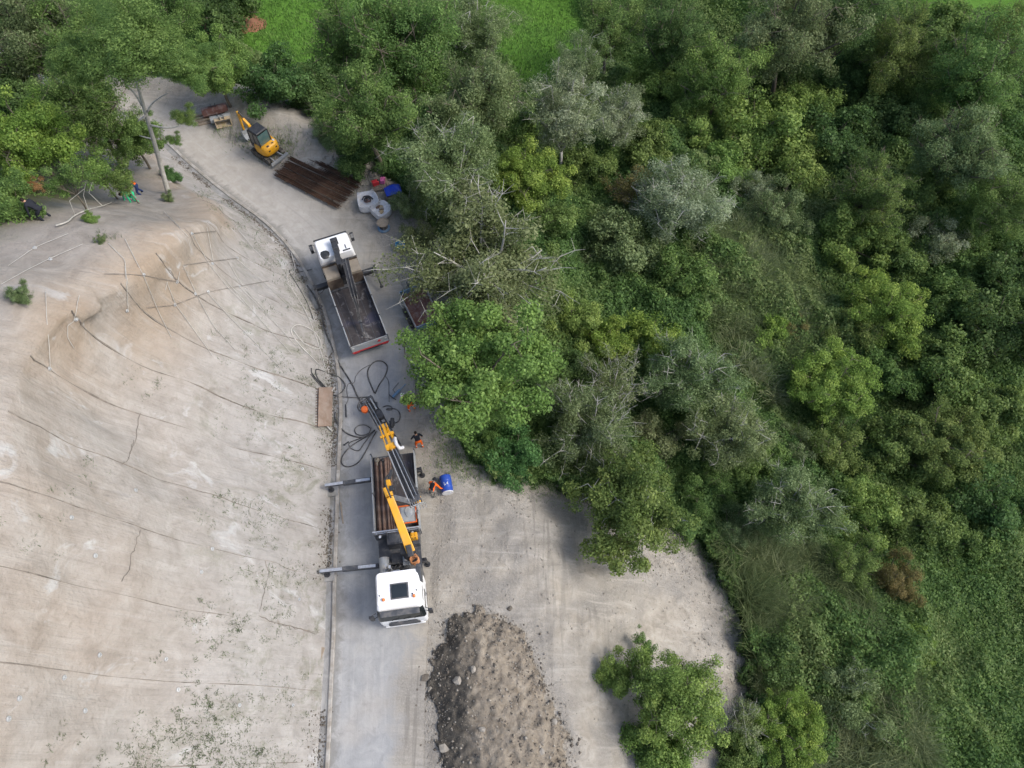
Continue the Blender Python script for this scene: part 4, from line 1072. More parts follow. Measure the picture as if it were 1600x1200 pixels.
m = MB(); m.beam((2.28, -.05, 2.58), (2.42, -.05, .85), .15, .22, (1, 0, 0), w1=.12, h1=.14); am = m.build('arm', M_yellow, EX, bevel=.02)
m = MB(); m.cyl((1.75, -.05, 2.34), (2.2, -.05, 2.62), .05, n=8); m.build('arm_ram', M_black, am)
m = MB(); m.prism([(2.36, .85), (2.55, .75), (2.62, .45), (2.48, .2), (2.22, .12), (2.05, .22), (2.2, .3), (2.34, .5)], -.3, .22); bk = m.build('bucket', M_grey, EX, bevel=.01)
m = MB()
for k in range(4): m.box((2.02, -.25+.14*k, .24), (.14, .05, .04))
m.build('bucket_tooth', M_silver, bk)
EX.scale = (S, S, S)
# ------------------------------------------------------------------ slope netting: seams, ropes, anchor plates
M_cable = surf('dark_seam_cable', (0.065, 0.06, 0.053), (0.14, 0.125, 0.11), 1.0, 0.9, 0, (0.25, 0.22, 0.19), 0.7, 0.3, 0.2)
M_rope = surf('pale_rope', (0.36, 0.345, 0.315), (0.48, 0.465, 0.435), 4.0, 0.85, 0, None, 0, 0.3, 0.2)
M_ring = surf('galvanised_plate', (0.40, 0.41, 0.42), (0.55, 0.56, 0.56), 4.0, 0.5, 0.4, (0.3, 0.28, 0.25), 0.3, 0.1, 0.4)
NET = thing('erosion_netting', 'ropes, cables and anchor plates holding the matting on the beige slope', 'netting', (toeS[6].x, toeS[6].y, 0))
NI = Vector(NET.location)
def hill_row(u, v0, v1, off):
    """points up the slope surface at loft position u"""
    i = int(round(u)); out = []
    for k in range(v0, v1): 
        out.append(Vector(HG[k, i]) + Vector(nr[k, i])*off)
    return out
for si in range(1, 13):
    u = si*SUBU
    pts = hill_row(u, 1, NV, 0.0)
    th = 0.034 if si in (6, 7, 8, 9) else 0.02
    rs = [th*max(.12, (-.55+2.3*float(fbm(np.array([k*0.33]), np.array([si*3.7]), 77, 2)[0])+.5*k/NV)) for k in range(len(pts))]
    m = MB(); m.tube([p-NI for p in pts], rs, 5); m.build('seam_cable', M_cable, NET)
Z6 = lambda pts: [(x/3.077, 300+y/3.077) for x, y in pts]
Z7 = lambda pts: [(x/2.354, 690+y/2.354) for x, y in pts]
ROPES = [Z6(p) for p in (
 [(600,230),(680,390),(760,580),(820,700)], [(920,200),(1000,345),(1100,470),(1180,545)], [(875,350),(940,490),(1020,640),(1130,760)],
 [(800,440),(840,540),(920,650),(1020,790)], [(1090,330),(1160,450),(1260,560),(1330,640)], [(600,360),(612,570)], [(218,480),(235,850)],
 [(500,398),(690,400),(850,430)], [(880,350),(1140,320)], [(700,555),(830,545),(1000,480),(1290,430)], [(920,200),(1035,188)],
 [(5,450),(120,385),(240,325),(400,255)], [(40,360),(170,270),(330,205)], [(990,170),(1020,330)], [(1130,320),(1270,440),(1400,560),(1470,620)],
 [(1130,170),(1230,290),(1350,400)], [(790,100),(900,215)], [(1000,490),(1100,600),(1240,740),(1380,880)], [(1150,460),(1280,590),(1420,740),(1540,840)],
 [(380,500),(350,620),(320,640),(320,700),(350,750)], [(860,380),(850,430)], [(800,430),(790,470)], [(520,250),(600,330),(610,440)], [(1060,400),(1200,560),(1400,780)])]
for i, rp in enumerate(ROPES):
    dense = []
    for a, b in zip(rp[:-1], rp[1:]):
        for k in range(10): dense.append((a[0]+(b[0]-a[0])*k/10, a[1]+(b[1]-a[1])*k/10))
    dense.append(rp[-1]); pts = []
    for q in dense:
        h, n = hit_hill(*q)
        if h is not None: pts.append(h + n*0.06 - NI)
    if len(pts) < 3: continue
    # pull taut: relax a little so ropes bridge hollows
    for _ in range(2): pts = [pts[0]] + [(pts[k-1]+pts[k]*2+pts[k+1])/4 for k in range(1, len(pts)-1)] + [pts[-1]]
    dark = i in (7, 8, 9, 10)
    m = MB(); m.tube(pts, 0.013 if not dark else 0.014, 5); m.build('rope', M_cable if dark else M_rope, NET)
ANCH = Z6([(690,398),(850,432),(840,542),(1020,345),(1140,320),(920,200),(610,570),(365,612),(235,850),(168,270),(242,325),(1000,480),(938,490),(1150,455)]) + Z7([(350,420),(740,480),(1100,580),(235,868),(655,913),(1076,970),(498,180),(610,800),(780,395),(880,970),(365,785),(30,1020),(70,945),(312,990),(1112,100),(262,280)])
am_ = None
for i, (px, py) in enumerate(ANCH):
    h, n = hit_hill(px, py)
    if h is None: continue
    if am_ is None:
        m = MB(); m.lathe([(0.05, 0), (0.15, 0.0), (0.16, 0.02), (0.15, 0.05), (0.06, 0.06), (0.05, 0.16), (0.02, 0.17)], n=10); o = m.build('anchor_plate', M_ring, NET); am_ = o.data
    else: o = link('anchor_plate', am_, NET)
    o.location = h + n*0.01 - NI; o.scale = (.6,)*3; o.rotation_euler = n.to_track_quat('Z', 'Y').to_euler()

# ragged joints across the matting and one torn corner of bare brown earth
for pl_ in ([(219,828),(213,848),(207,862),(203,885),(187,913)], [(209,690),(203,706),(199,718),(187,727)], [(414,877),(419,898),(412,925),(404,962)], [(404,962),(430,974),(470,983),(498,992)], [(276,440),(268,425),(262,418)], [(218,648),(211,690),(200,712)]):
    dn = []
    for a, b in zip(pl_[:-1], pl_[1:]):
        for k in range(5): dn.append((a[0]+(b[0]-a[0])*k/5+random.gauss(0, 1.0), a[1]+(b[1]-a[1])*k/5+random.gauss(0, 1.0)))
    pts = [hit_hill(*q) for q in dn]; pts = [h+n*.02-NI for h, n in pts if h is not None]
    if len(pts) > 3: m = MB(); m.tube(pts, [random.uniform(.006, .022) for _ in pts], 5); m.build('mat_joint', M_cable, NET)

# ------------------------------------------------------------------ soil heap with stones
HP_PX = [(745,944),(768,955),(815,985),(838,1020),(852,1065),(872,1105),(884,1150),(890,1200),(905,1300),(900,1420),(700,1420),(692,1300),(690,1200),(684,1140),(672,1090),(670,1050),(682,1005),(712,962)]
heap_poly = np.array([P(x_, y_)[:2] for x_, y_ in HP_PX])
hx0, hy0 = heap_poly.min(0)-.6; hx1, hy1 = heap_poly.max(0)+.6
nx, ny = 130, 230
X, Y = np.meshgrid(np.linspace(hx0, hx1, nx), np.linspace(hy0, hy1, ny))
wob = (fbm(X*1.1, Y*1.1, 61, 3)-.5)*.9 + (fbm(X*3.3, Y*3.3, 62, 2)-.5)*.5
sdh = poly_sd(heap_poly, X, Y)+wob
Hh = 1.5*(1-np.exp(-np.maximum(sdh, 0)*.55))*(.72+.6*fbm(X*.45+4, Y*.45, 65, 3))
Hh = Hh + (fbm(X*1.2, Y*1.2, 66, 4)-0.5)*0.45*np.minimum(Hh*1.2, 1) + (fbm(X*4.5, Y*4.5, 67, 3)-.5)*0.16*np.minimum(Hh*2.5, 1)
base = ground_z(X, Y)
Zh = np.where(Hh > 0.03, np.maximum(base, -0.1) + Hh, base-0.25)
me = grid_mesh('soil_heap', X, Y, Zh)
def heap_material():
    m, nt, out = new_mat('dug_soil'); p = geopos(nt)
    a = noise(nt, mapping(nt, p, (1, 0.6, 1), (0, 0, 0.2)), 0.55, 5, 0.6, 0.4); mid = noise(nt, p, 2.2, 5, 0.7, 0.4); fine = noise(nt, p, 11, 4, 0.75)
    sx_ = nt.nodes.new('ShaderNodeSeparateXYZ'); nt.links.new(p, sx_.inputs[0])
    left = maprange(nt, sx_.outputs[0], -2.9, -0.9, 0.20, -0.20)          # road side darker: moist soil plus that flank's shade painted in
    damp_shade = maprange(nt, mathn(nt, 'ADD', a, left), 0.46, 0.62)
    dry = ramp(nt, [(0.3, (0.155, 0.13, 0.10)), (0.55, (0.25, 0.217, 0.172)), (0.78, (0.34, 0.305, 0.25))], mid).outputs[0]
    wet_shaded = ramp(nt, [(0.3, (0.062, 0.056, 0.048)), (0.75, (0.14, 0.127, 0.106))], fine).outputs[0]
    col = mixc(nt, damp_shade, dry, wet_shaded)
    bsdf(nt, out, col, 0.95, mathn(nt, 'ADD', mathn(nt, 'MULTIPLY', mid, .6), mathn(nt, 'MULTIPLY', fine, .6)), 0.9, 0.12, 0, 0.15); return m
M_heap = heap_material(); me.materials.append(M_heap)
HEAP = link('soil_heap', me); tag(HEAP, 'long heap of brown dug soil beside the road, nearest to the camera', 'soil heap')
bvhP = bvh(HEAP)
def top_z(x, y):
    z = gz(x, y); h = bvhP.ray_cast(Vector((x, y, 30)), Vector((0, 0, -1)), 60)[0]
    return max(z, h.z) if h is not None else z
M_stone = surf('pale_stone', (0.23, 0.21, 0.18), (0.36, 0.335, 0.29), 3.0, 0.9, 0, (0.17, 0.15, 0.12), 0.4, 0.4, 0.2)
M_stone_d = surf('earthy_stone', (0.10, 0.088, 0.073), (0.19, 0.168, 0.14), 3.0, 0.95, 0, (0.08, 0.068, 0.055), 0.4, 0.4, 0.15)
def rocks_stuff(name, pts, sizes, mat, label):
    """many small angular stones as one object"""
    base = np.array([(1, 0, 0), (-1, 0, 0), (0, 1, 0), (0, -1, 0), (0, 0, 1), (0, 0, -1)], float)
    tri = np.array([(0, 2, 4), (2, 1, 4), (1, 3, 4), (3, 0, 4), (2, 0, 5), (1, 2, 5), (3, 1, 5), (0, 3, 5)])
    n = len(pts); V = base[None]*(0.55+0.7*rng.random((n, 6, 1)))
    V = V*np.array([1, 1, 0.7]); a = rng.random(n)*6.28; ca, sa = np.cos(a)[:, None], np.sin(a)[:, None]
    tl = (rng.random((n, 1))-.5)*1.2
    x = V[..., 0]*ca-V[..., 1]*sa; y = V[..., 0]*sa+V[..., 1]*ca; z = V[..., 2]+x*tl
    V = np.stack([x, y, z], -1)*np.asarray(sizes)[:, None, None]+np.asarray(pts)[:, None]
    F = (tri[None]+np.arange(n)[:, None, None]*6).reshape(-1, 3)
    me = bpy.data.meshes.new(name); me.vertices.add(n*6); me.vertices.foreach_set('co', V.ravel())
    me.loops.add(F.size); me.loops.foreach_set('vertex_index', F.ravel()); me.polygons.add(len(F)); me.polygons.foreach_set('loop_start', np.arange(0, F.size, 3))
    me.update(calc_edges=True); me.materials.append(mat); o = link(name, me); return tag(o, label, None, None, 'stuff')
pts = []; sz = []
k = 0
while len(pts) < 2600 and k < 20000:
    k += 1; i = random.randrange(ny); j = random.randrange(nx)
    if Hh[i, j] < 0.02 or Hh[i, j] > 1.2 and random.random() < .6: continue
    if Hh[i, j] > 0.6 and random.random() < .5: continue
    x, y = X[i, j]+random.uniform(-.05, .05), Y[i, j]+random.uniform(-.05, .05)
    pts.append((x, y, Zh[i, j]+0.01)); sz.append(0.025+0.10*random.random()**4+0.02*random.random())
# clods rolled to the rim
for _ in range(1500):
    i = random.randrange(ny); side = random.choice((-1, 1)); y = Y[i, 0]; 
    if y > 9.0: continue
    row = np.where(sdh[i] > 0)[0]
    if len(row) < 2: continue
    x = X[i, row[0] if side < 0 else row[-1]] + random.gauss(.08*side, .26); pts.append((x, y, top_z(x, y)+.01)); sz.append(0.02+0.10*random.random()**4)
pts = np.array(pts); sz = np.array(sz); hf = rng.random(len(pts)) < .5
rocks_stuff('clods', pts[hf], sz[hf], M_stone_d, 'loose dark clods over the soil heap')
rocks_stuff('pebbles', pts[~hf], sz[~hf]*.75, M_stone, 'small pale stones over the soil heap')
# gravel on the bare slope, coarser towards its foot
gp = []; gs = []
bb0 = bare_poly.min(0); bb1 = bare_poly.max(0)
cand = np.stack([rng.uniform(bb0[0], bb1[0], 60000), rng.uniform(max(bb0[1], -1.5), bb1[1], 60000)], -1)
dfoot = poly_sd(bare_poly, cand[:, 0], cand[:, 1]); srd, _ = sdist(sho, cand[:, 0], cand[:, 1])
keep = (dfoot > -0.25) & (rng.random(len(cand)) < np.where(srd > 1, 0.03+0.95*np.exp(-np.maximum(dfoot, 0)/1.5), 0.05)*(0.4+1.2*fbm(cand[:, 0]*.7, cand[:, 1]*.7, 81, 3)))
cand = cand[keep]; zz = ground_z(cand[:, 0], cand[:, 1])-0.02
rocks_stuff('gravel', np.c_[cand, zz], 0.016+0.06*rng.random(len(cand))**3, M_stone, 'loose pale gravel scattered over the bare slope')
# verge gravel along the road edge
rp_ = []; 
for _ in range(2500):
    a = rr[random.randrange(2, len(rr)-8)]; x, y = a.x+random.gauss(.3, .5), a.y+random.uniform(-.6, .6); rp_.append((x, y, gz(x, y)))
rocks_stuff('verge_gravel', rp_, 0.015+0.05*rng.random(len(rp_))**3, M_stone, 'fine gravel strewn along the right edge of the road')
gp2 = []
for _ in range(5200):
    i = random.randrange(2, len(toe_s)-12); a = toe_s[i]; b = toe_s[i+1]; q = a.lerp(b, random.random()); x, y = q.x+random.gauss(.05, .22), q.y
    if vnoise(np.array([x*.3]), np.array([y*.45]), 13)[0] > .38: gp2.append((x, y, max(gz(x, y), .0)+.01))
rocks_stuff('gutter_dirt', gp2, .02+.07*rng.random(len(gp2))**3, M_stone_d, 'crumbled dirt and stones spilled along the gutter')
ROCKS = [((716,1063),.30,'large pale boulder on the road side of the soil heap'),((740,1046),.20,'buff rock on the upper middle of the soil heap'),((694,1170),.30,'long pale rock at the lower left rim of the soil heap'),
 ((664,1058),.24,'brown rock fallen against the left foot of the soil heap'),((672,1076),.18,'small pinkish rock just below the left foot of the soil heap'),((797,950),.17,'round brown stone above the top right end of the heap'),
 ((866,1129),.20,'pale rock on the lower right rim of the soil heap'),((753,1140),.18,'whitish stone on the ridge of the soil heap'),((694,976),.14,'white stone at the upper left rim of the heap'),
 ((650,1102),.08,'dark little stone on the road left of the heap'),((556,1021),.13,'dark flat clod lying on the open road'),((532,1097),.07,'tiny dark stone near the kerb on the open road'),((920,985),.11,'white flat stone on the bare slope above the bright shrub'),((847,1175),.18,'grey rock low on the right flank of the heap')]
for i, ((px, py), r, lab) in enumerate(ROCKS):
    p, _ = stand(px, py, 0.15); z = top_z(p.x, p.y)
    if z - p.z > 0.3: 
        q = P(px, py, z*0.9); p = q; z = top_z(p.x, p.y)
    flat = 0.22 if 'flat' in lab else 0.7
    m = MB(); r *= .8; m.blob((0, 0, 0), (r*1.3, r, r*flat), 100+i, 1, 0.28)
    o = m.build('rock', M_stone_d if ('dark' in lab or 'brown' in lab) else M_stone, None); o.location = (p.x, p.y, z+r*flat*0.35); o.rotation_euler = (0, 0, i*1.3)
    tag(o, lab, 'rock', 'single rocks')

# ------------------------------------------------------------------ bundles of steel bars
A0, A1 = P(449, 260, 0), P(548, 309, 0); B0, B1 = P(452, 249, 0), P(444, 275, 0)
ax = (A1-A0); LB = ax.length; RZB = math.atan2(ax.y, ax.x); wv = Vector((-math.sin(RZB), math.cos(RZB), 0))
NBUN = 8
def bar_mesh(seed):
    rr_ = random.Random(seed); m = MB()
    for k in range(16):
        y = -.15+.3*(k % 8)/7 + rr_.uniform(-.012, .012); z = .03+.05*(k//8)+rr_.uniform(-.008, .012); s = rr_.uniform(-.25, .2)
        m.tube([(-LB/2+s, y, z), (0, y+rr_.uniform(-.02, .02), z+rr_.uniform(0, .015)), (LB/2+s, y+rr_.uniform(-.03, .03), z)], .016, 5)
    return m
BL = ['outermost bundle of rusty bars along the road side of the stack', 'second bundle of rusty bars from the road', 'third bundle of rusty bars from the road', 'fourth bundle of rusty bars from the road', 'fifth bundle of rusty bars from the road', 'sixth bundle of rusty bars from the road', 'seventh bundle of rusty bars from the road', 'bundle of rusty bars farthest from the road, against the spoil bank']
cen = (A0+A1)/2; gzc = gz(cen.x, cen.y)
for k in range(NBUN):
    off = -1.25+2.5*k/(NBUN-1)
    t = thing('rebar_bundle', BL[k], 'steel bars', cen + wv*off + Vector((0, 0, max(gzc, .03)+.10+.12*(k % 2))), RZB+random.uniform(-.02, .02), 'bundles of steel bars')
    bar_mesh(k).build('bars', M_rebar, t)
    for x in (-LB*.3, LB*.28):
        m = MB(); m.tube([(x, -.18, 0), (x, -.18, .1), (x, .18, .1), (x, .18, 0), (x, -.18, 0)], .01, 5); m.build('binding_wire', M_rust, t)
    if k in (4, 5):
        m = MB(); pts = [(-LB*.25+LB*.3*j/60, .1*math.cos(j*1.05), .17+.06*math.sin(j*1.05)) for j in range(61)]
        m.tube(pts, .008, 4); m.build('stirrup_coil', M_rust, t)
for x in (-.34, 0, .34):
    q = cen + Vector((math.cos(RZB), math.sin(RZB), 0))*LB*x
    m = MB(); m.box((0, 0, .04), (.12, 2.9, .12)); o = m.build('timber_bearer', M_wood, None, bevel=.01); o.location = (q.x, q.y, max(gzc, .03)); o.rotation_euler = (0, 0, RZB)
    tag(o, 'timber bearer under the %s of the steel bar stack' % {-.34: 'far end', 0: 'middle', .34: 'near end'}[x], 'timber', 'timber bearers')

# ------------------------------------------------------------------ excavator attachments beside the spoil
M_tan = surf('worn_tan_bucket', (0.36, 0.27, 0.15), (0.47, 0.38, 0.25), 2.0, 0.8, 0, (0.28, 0.26, 0.24), 0.5, 0.2, 0.3)
M_redbrown = surf('dull_red_brown', (0.13, 0.06, 0.05), (0.20, 0.10, 0.08), 2.0, 0.8, 0, (0.36, 0.33, 0.31), 0.4, 0.2, 0.3)
def bucket(label, px, py, w, k, mat, rz, teeth=0, tmat=None):
    p = P(px, py, 0.0); t = thing('digger_bucket', label, 'bucket', (p.x, p.y, max(gz(p.x, p.y), .02)), rz, 'digger buckets')
    prof = [(.0, .62), (.28, .66), (.48, .5), (.55, .25), (.45, .04), (.15, 0), (-.2, .02), (-.2, .05), (.14, .04), (.42, .09), (.5, .26), (.44, .46), (.26, .6), (0, .57)]
    m = MB(); m.prism([(a*k, b*k) for a, b in prof], -w/2, w/2); sh = m.build('shell', mat, t, bevel=.008)
    for s in (-1, 1):
        m = MB(); m.prism([(a*k, b*k) for a, b in [(.0, .62), (.28, .66), (.48, .5), (.55, .25), (.45, .04), (.15, 0), (-.2, .02), (-.05, .35)]], s*w/2-.02, s*w/2+.02); m.build('side_plate', mat, t)
    for s in (-1, 1):
        m = MB(); m.prism([(.0*k, .62*k), (.3*k, .64*k), (.25*k, .86*k), (.1*k, .88*k)], s*.16-.02, s*.16+.02); m.build('hanger', M_dark, t)
    for j in range(teeth):
        m = MB(); m.beam((-.15*k, -w/2+.08+(w-.16)*j/(teeth-1), .035*k), (-.38*k, -w/2+.08+(w-.16)*j/(teeth-1), .03*k), .09, .07, w1=.05, h1=.03); m.build('tooth', tmat or M_silver, t)
    return t
bucket('dull red-brown wide grading bucket, rear of the attachments', 338, 176, 1.9, 1.0, M_redbrown, 0.35-1.57)
bucket('grey toothed digging bucket between the other two buckets', 347, 188, 1.5, .8, M_grey, 0.3-1.57, 6)
bucket('worn tan bucket at the front of the attachments, nearest the digger', 352, 199, 1.15, .95, M_tan, 0.3+1.57)
bp = P(334, 186, 0)
for k in range(4):
    m = MB(); m.box((0, 0, .07), (2.2, .16, .14)); o = m.build('timber_baulk', M_wood, None, bevel=.01); q = bp+Vector((.2*k-.6, -.28*k+.5, 0)); o.location = (q.x, q.y, max(gz(q.x, q.y), 0)); o.rotation_euler = (0, 0, .35)
    tag(o, ['timber baulk under the back of the red-brown bucket', 'second timber baulk under the attachments', 'third timber baulk under the attachments', 'timber baulk sticking out nearest the road below the attachments'][k], 'timber', 'timber baulks')

# ------------------------------------------------------------------ materials dump behind the bar stack
def pallet(label, px, py, rz):
    p = P(px, py, 0); t = thing('pallet', label, 'pallet', (p.x, p.y, max(gz(p.x, p.y), 0)+.02), rz, 'pallets')
    for k in range(7): m = MB(); m.box((-.54+.18*k, 0, .135), (.12, 1.1, .022)); m.build('slat', M_wood, t)
    for y in (-.5, 0, .5): m = MB(); m.box((0, y, .06), (1.2, .1, .11)); m.build('bearer', M_wood, t)
    return t
pl = pallet('weathered pallet carrying a red and a pink can', 594, 291, 0.3)
M_redp = surf('red_plastic', (.50, .03, .04), (.58, .05, .06), 3, .5, 0, None, 0, .05, .4)
M_pink = surf('pink_plastic', (.50, .11, .28), (.56, .16, .34), 3, .5, 0, None, 0, .05, .4)
for k, (mt, lab, dx) in enumerate(((M_redp, 'red plastic can on the pallet', -.28), (M_pink, 'pink plastic can on the pallet', .28))):
    p = Vector(pl.location)+Matrix.Rotation(.3, 3, 'Z') @ Vector((dx, .1*k, .15)); t = thing('jerrycan', lab, 'can', p, .5+k)
    m = MB(); m.prism([(-.24, 0), (.24, 0), (.24, .28), (.12, .36), (-.24, .36)], -.16, .16); m.build('can_body', mt, t, bevel=.03)
    m = MB(); m.cyl((.18, 0, .32), (.22, 0, .4), .04, n=8); m.build('cap', M_black, t)
    m = MB(); m.tube([(-.18, 0, .35), (-.16, 0, .42), (.05, 0, .42), (.08, 0, .35)], .02, 6); m.build('handle', mt, t)
M_bluep = surf('blue_sheet', (.01, .04, .40), (.02, .07, .52), 2, .45, 0, (.1, .12, .2), .3, .1, .4)
bx_ = P(616, 308, 0); t = thing('wooden_box', 'slatted wooden box under the blue sheet by the thicket', 'box', (bx_.x, bx_.y, max(gz(bx_.x, bx_.y), -.2)), .25)
for k in range(4):
    for s in (-1, 1):
        m = MB(); m.box((0, s*.5, .12+.17*k), (1.2, .03, .13)); m.build('slat', M_wood, t)
        m = MB(); m.box((s*.6, 0, .12+.17*k), (.03, .97, .13)); m.build('slat', M_wood, t)
for sx1 in (-.56, .56):
    for sy1 in (-.46, .46): m = MB(); m.box((sx1, sy1, .37), (.07, .05, .74)); m.build('corner_post', M_wood, t)
m = MB(); vs_ = []; nn_ = 12
for i in range(nn_):
    for j in range(nn_):
        x, y = -.62+1.24*i/(nn_-1), -.5+1.0*j/(nn_-1); vs_.append((x*.95, y*.95, .80+.16*math.exp(-(x*x+y*y)*3)+.05*math.sin(5*x+3*y)-.18*max(0, abs(y)-.35)-.1*max(0, abs(x)-.45)))
m.add(vs_, [(i*nn_+j, (i+1)*nn_+j, (i+1)*nn_+j+1, i*nn_+j+1) for i in range(nn_-1) for j in range(nn_-1)])
o = m.build('blue_sheet', M_bluep, None, smooth=True); o.location = t.location; o.rotation_euler = (0, 0, .35); so = o.modifiers.new('thick', 'SOLIDIFY'); so.thickness = .015
tag(o, 'crumpled bright blue sheet over the wooden box', 'sheet')
def bulk_bag(label, px, py, rz, k, fill, seed):
    p = P(px, py, 0); t = thing('bulk_bag', label, 'bag', (p.x, p.y, max(gz(p.x, p.y), 0)), rz, 'bulk bags'); r_ = random.Random(seed)
    m = MB(); rings = []
    def rg(z, s, inn=0): 
        out = []
        for q in range(20):
            a = 2*math.pi*q/20; e = .55; ca, sa = math.cos(a), math.sin(a)
            out.append(((abs(ca)**e)*math.copysign(1, ca)*s*k*.62*(1+.06*math.sin(3*a+seed)), (abs(sa)**e)*math.copysign(1, sa)*s*k*.62, z*k+.05*math.sin(2*a+seed)*(z > .4)))
        return out
    rings = [rg(0, .86), rg(.15, 1.02), rg(.4, 1.06), rg(.62, 1.0), rg(.68, 1.04), rg(.66, .94), rg(.5, .9), rg(.45, .3)]
    m.rings(rings); m.build('bag_wall', M_white_fab, t, smooth=True)
    for q in range(4):
        a = math.pi/4+q*math.pi/2; m = MB(); c_ = Vector((math.cos(a)*.62*k, math.sin(a)*.62*k, .62*k)); m.tube(catmull([c_, c_+Vector((.05, .1, .2)), c_+Vector((-.08, .18, .12)), c_+Vector((-.1, 0, -.02))], 4), .022, 5); m.build('lifting_loop', M_white_fab, t)
    for q in range(7 if fill == 'tool' else 5):
        a, d_ = r_.uniform(0, 6.28), r_.uniform(0, .38)*k; m = MB()
        if fill == 'tool': m.tube(catmull([(d_*math.cos(a+j), d_*math.sin(a+j), .5*k+.07*j) for j in range(4)], 4), .05, 6)
        else: m.blob((d_*math.cos(a), d_*math.sin(a), .48*k), (.22, .17, .1), seed+q, 1, .2)
        m.build('contents', [M_black, M_redbrown, M_dark][q % 3] if fill == 'tool' else [M_rust, M_tan, M_stone][q % 3], t)
bulk_bag('white bulk bag filled with dark tools, nearer the bar stack', 577, 322, .3, 1.15, 'tool', 3)
bulk_bag('white bulk bag of brown rubble beside the cable drum', 597, 335, .8, 1.0, 'rub', 8)
p = P(600, 357, 0); t = thing('cable_drum', 'wooden cable drum with blue lower flange beside the bulk bags', 'drum', (p.x, p.y, 0.02), 0)
M_bluest = surf('faded_blue_paint', (.10, .20, .32), (.17, .28, .40), 3, .6, 0, (.3, .3, .3), .4, .1, .3)
m = MB(); m.lathe([(.07, .58), (.42, .58), (.42, .64), (.07, .64)], n=24); m.build('top_flange', M_wood, t)
m = MB(); m.lathe([(.07, .02), (.44, .02), (.44, .08), (.07, .08)], n=24); m.build('bottom_flange', M_bluest, t)
m = MB(); m.lathe([(.2, .08), (.2, .58)], n=18); m.build('core', M_wood, t)
m = MB()
for k in range(7): m.lathe([(.24, .1+.065*k), (.29, .13+.065*k), (.24, .165+.065*k)], n=18)
m.build('cable_winding', M_hose, t)
M_ltblue = surf('light_blue_plastic', (.08, .33, .55), (.12, .42, .64), 3, .5, 0, (.3, .35, .4), .3, .05, .4)
p = P(627, 390, 0); t = thing('plastic_tub', 'light blue plastic tub at the thicket edge beside the flatbed lorry', 'tub', (p.x, p.y, gz(p.x, p.y)+.35), .2)
m = MB(); m.rings([[(sx_*.30*s, sy_*.22*s, z) for sx_, sy_ in ((-1, -1), (1, -1), (1, 1), (-1, 1))] for z, s in ((0, .85), (.35, 1), (.37, 1.08), (.36, .95), (.06, .8))]); m.build('tub_wall', M_ltblue, t, bevel=.02)
for s in (-1, 1): m = MB(); m.tube([(s*.31, -.1, .34), (s*.36, -.08, .36), (s*.36, .08, .36), (s*.31, .1, .34)], .015, 5); m.build('handle', M_black, t)
t2 = thing('timber_stand', 'small yellowish timber stand below the light blue tub', 'stand', (p.x, p.y, gz(p.x, p.y)), .2)
m = MB(); m.box((0, 0, .33), (.7, .5, .04)); m.build('board', M_tan, t2)
for a in (-.3, .3):
    for b in (-.2, .2): m = MB(); m.box((a, b, .155), (.06, .06, .31)); m.build('leg', M_wood, t2)
# dark red tipper trailer under the trees
p = P(652, 492, 0); t = thing('tipper_trailer', 'dull red trailer half hidden under the branches beside the lorries', 'trailer', (p.x+.3, p.y, max(gz(p.x, p.y), -.2)+.02), RZ2+.05)
m = MB(); m.box((0, 0, .82), (3.0, 1.7, .08)); m.build('bed', M_redbrown, t)
for s in (-1, 1): m = MB(); m.box((0, s*.85, 1.05), (3.0, .05, .5)); m.build('side_board', M_grey, t, bevel=.01)
for s in (-1, 1): m = MB(); m.box((s*1.5, 0, 1.05), (.05, 1.66, .5)); m.build('end_board', M_bluest, t, bevel=.01)
m = MB(); m.beam((1.5, 0, .6), (2.6, 0, .5), .1, .12); m.box((0, 0, .68), (2.9, .5, .14)); m.build('drawbar', M_dark, t)
for s in (-1, 1):
    for x in (-.45, .45): put_wheel(t, x, s*.95, .33)
# rubble bank by the bar stack
pts = []
for _ in range(420):
    a = P(548+random.gauss(0, 26), 268+random.gauss(0, 14)+0, 0); pts.append((a.x, a.y, gz(a.x, a.y)+.03))
rocks_stuff('rubble', pts, .05+.16*rng.random(len(pts))**2.5, M_stone, 'grey rubble strewn between the bar stack and the thicket')

# ------------------------------------------------------------------ hoses on the road and at the slope foot
def hose(label, pxs, r=0.03, z=0.05, mat=None, n=6, closed=False, zs=None):
    pts = []
    for k, (x, y) in enumerate(pxs):
        zz = zs[k] if zs else z
        q = P(x, y, zz)
        if not zs: q.z = max(gz(q.x, q.y), 0.0)+z if gz(q.x, q.y) > .2 else z
        pts.append(q)
    o0 = pts[0].copy(); m = MB(); m.tube([p-o0 for p in catmull(pts, n)], r, 6)
    o = m.build('hose', mat or M_hose, None, smooth=True, fixn=False); o.location = o0
    return tag(o, label, 'hose', 'hoses on the ground')
Z4 = lambda l: [(480+x/5, 540+y/5) for x, y in l]
hose('teardrop loop of black hose above the drill, behind the flatbed tailgate', Z4([(525,370),(480,260),(475,190),(520,130),(580,120),(625,160),(610,230),(560,310),(530,375)]), .04, .06)
hose('black hose running from the slope foot past the gutter to the drill', Z4([(0,-470),(60,-380),(110,-260),(140,-120),(190,0),(240,120),(300,220),(350,300),(390,390),(430,460)]), .045, .06)
hose('black hose coil lying on the gutter beside the brown plate', Z4([(150,340),(100,290),(95,230),(160,215),(240,240),(295,300),(280,350),(230,385),(170,370),(110,320),(70,280),(65,240)]), .035, .10)
hose('dark hose leading from the gutter coil straight to the drill', Z4([(60,290),(130,350),(200,385),(290,400),(380,405),(480,400)]), .03, .07)
hose('grey hose arched over the rusty brown plate', Z4([(215,325),(170,380),(135,450),(125,520),(135,590),(160,640),(195,670)]), .05, .2, M_rope)
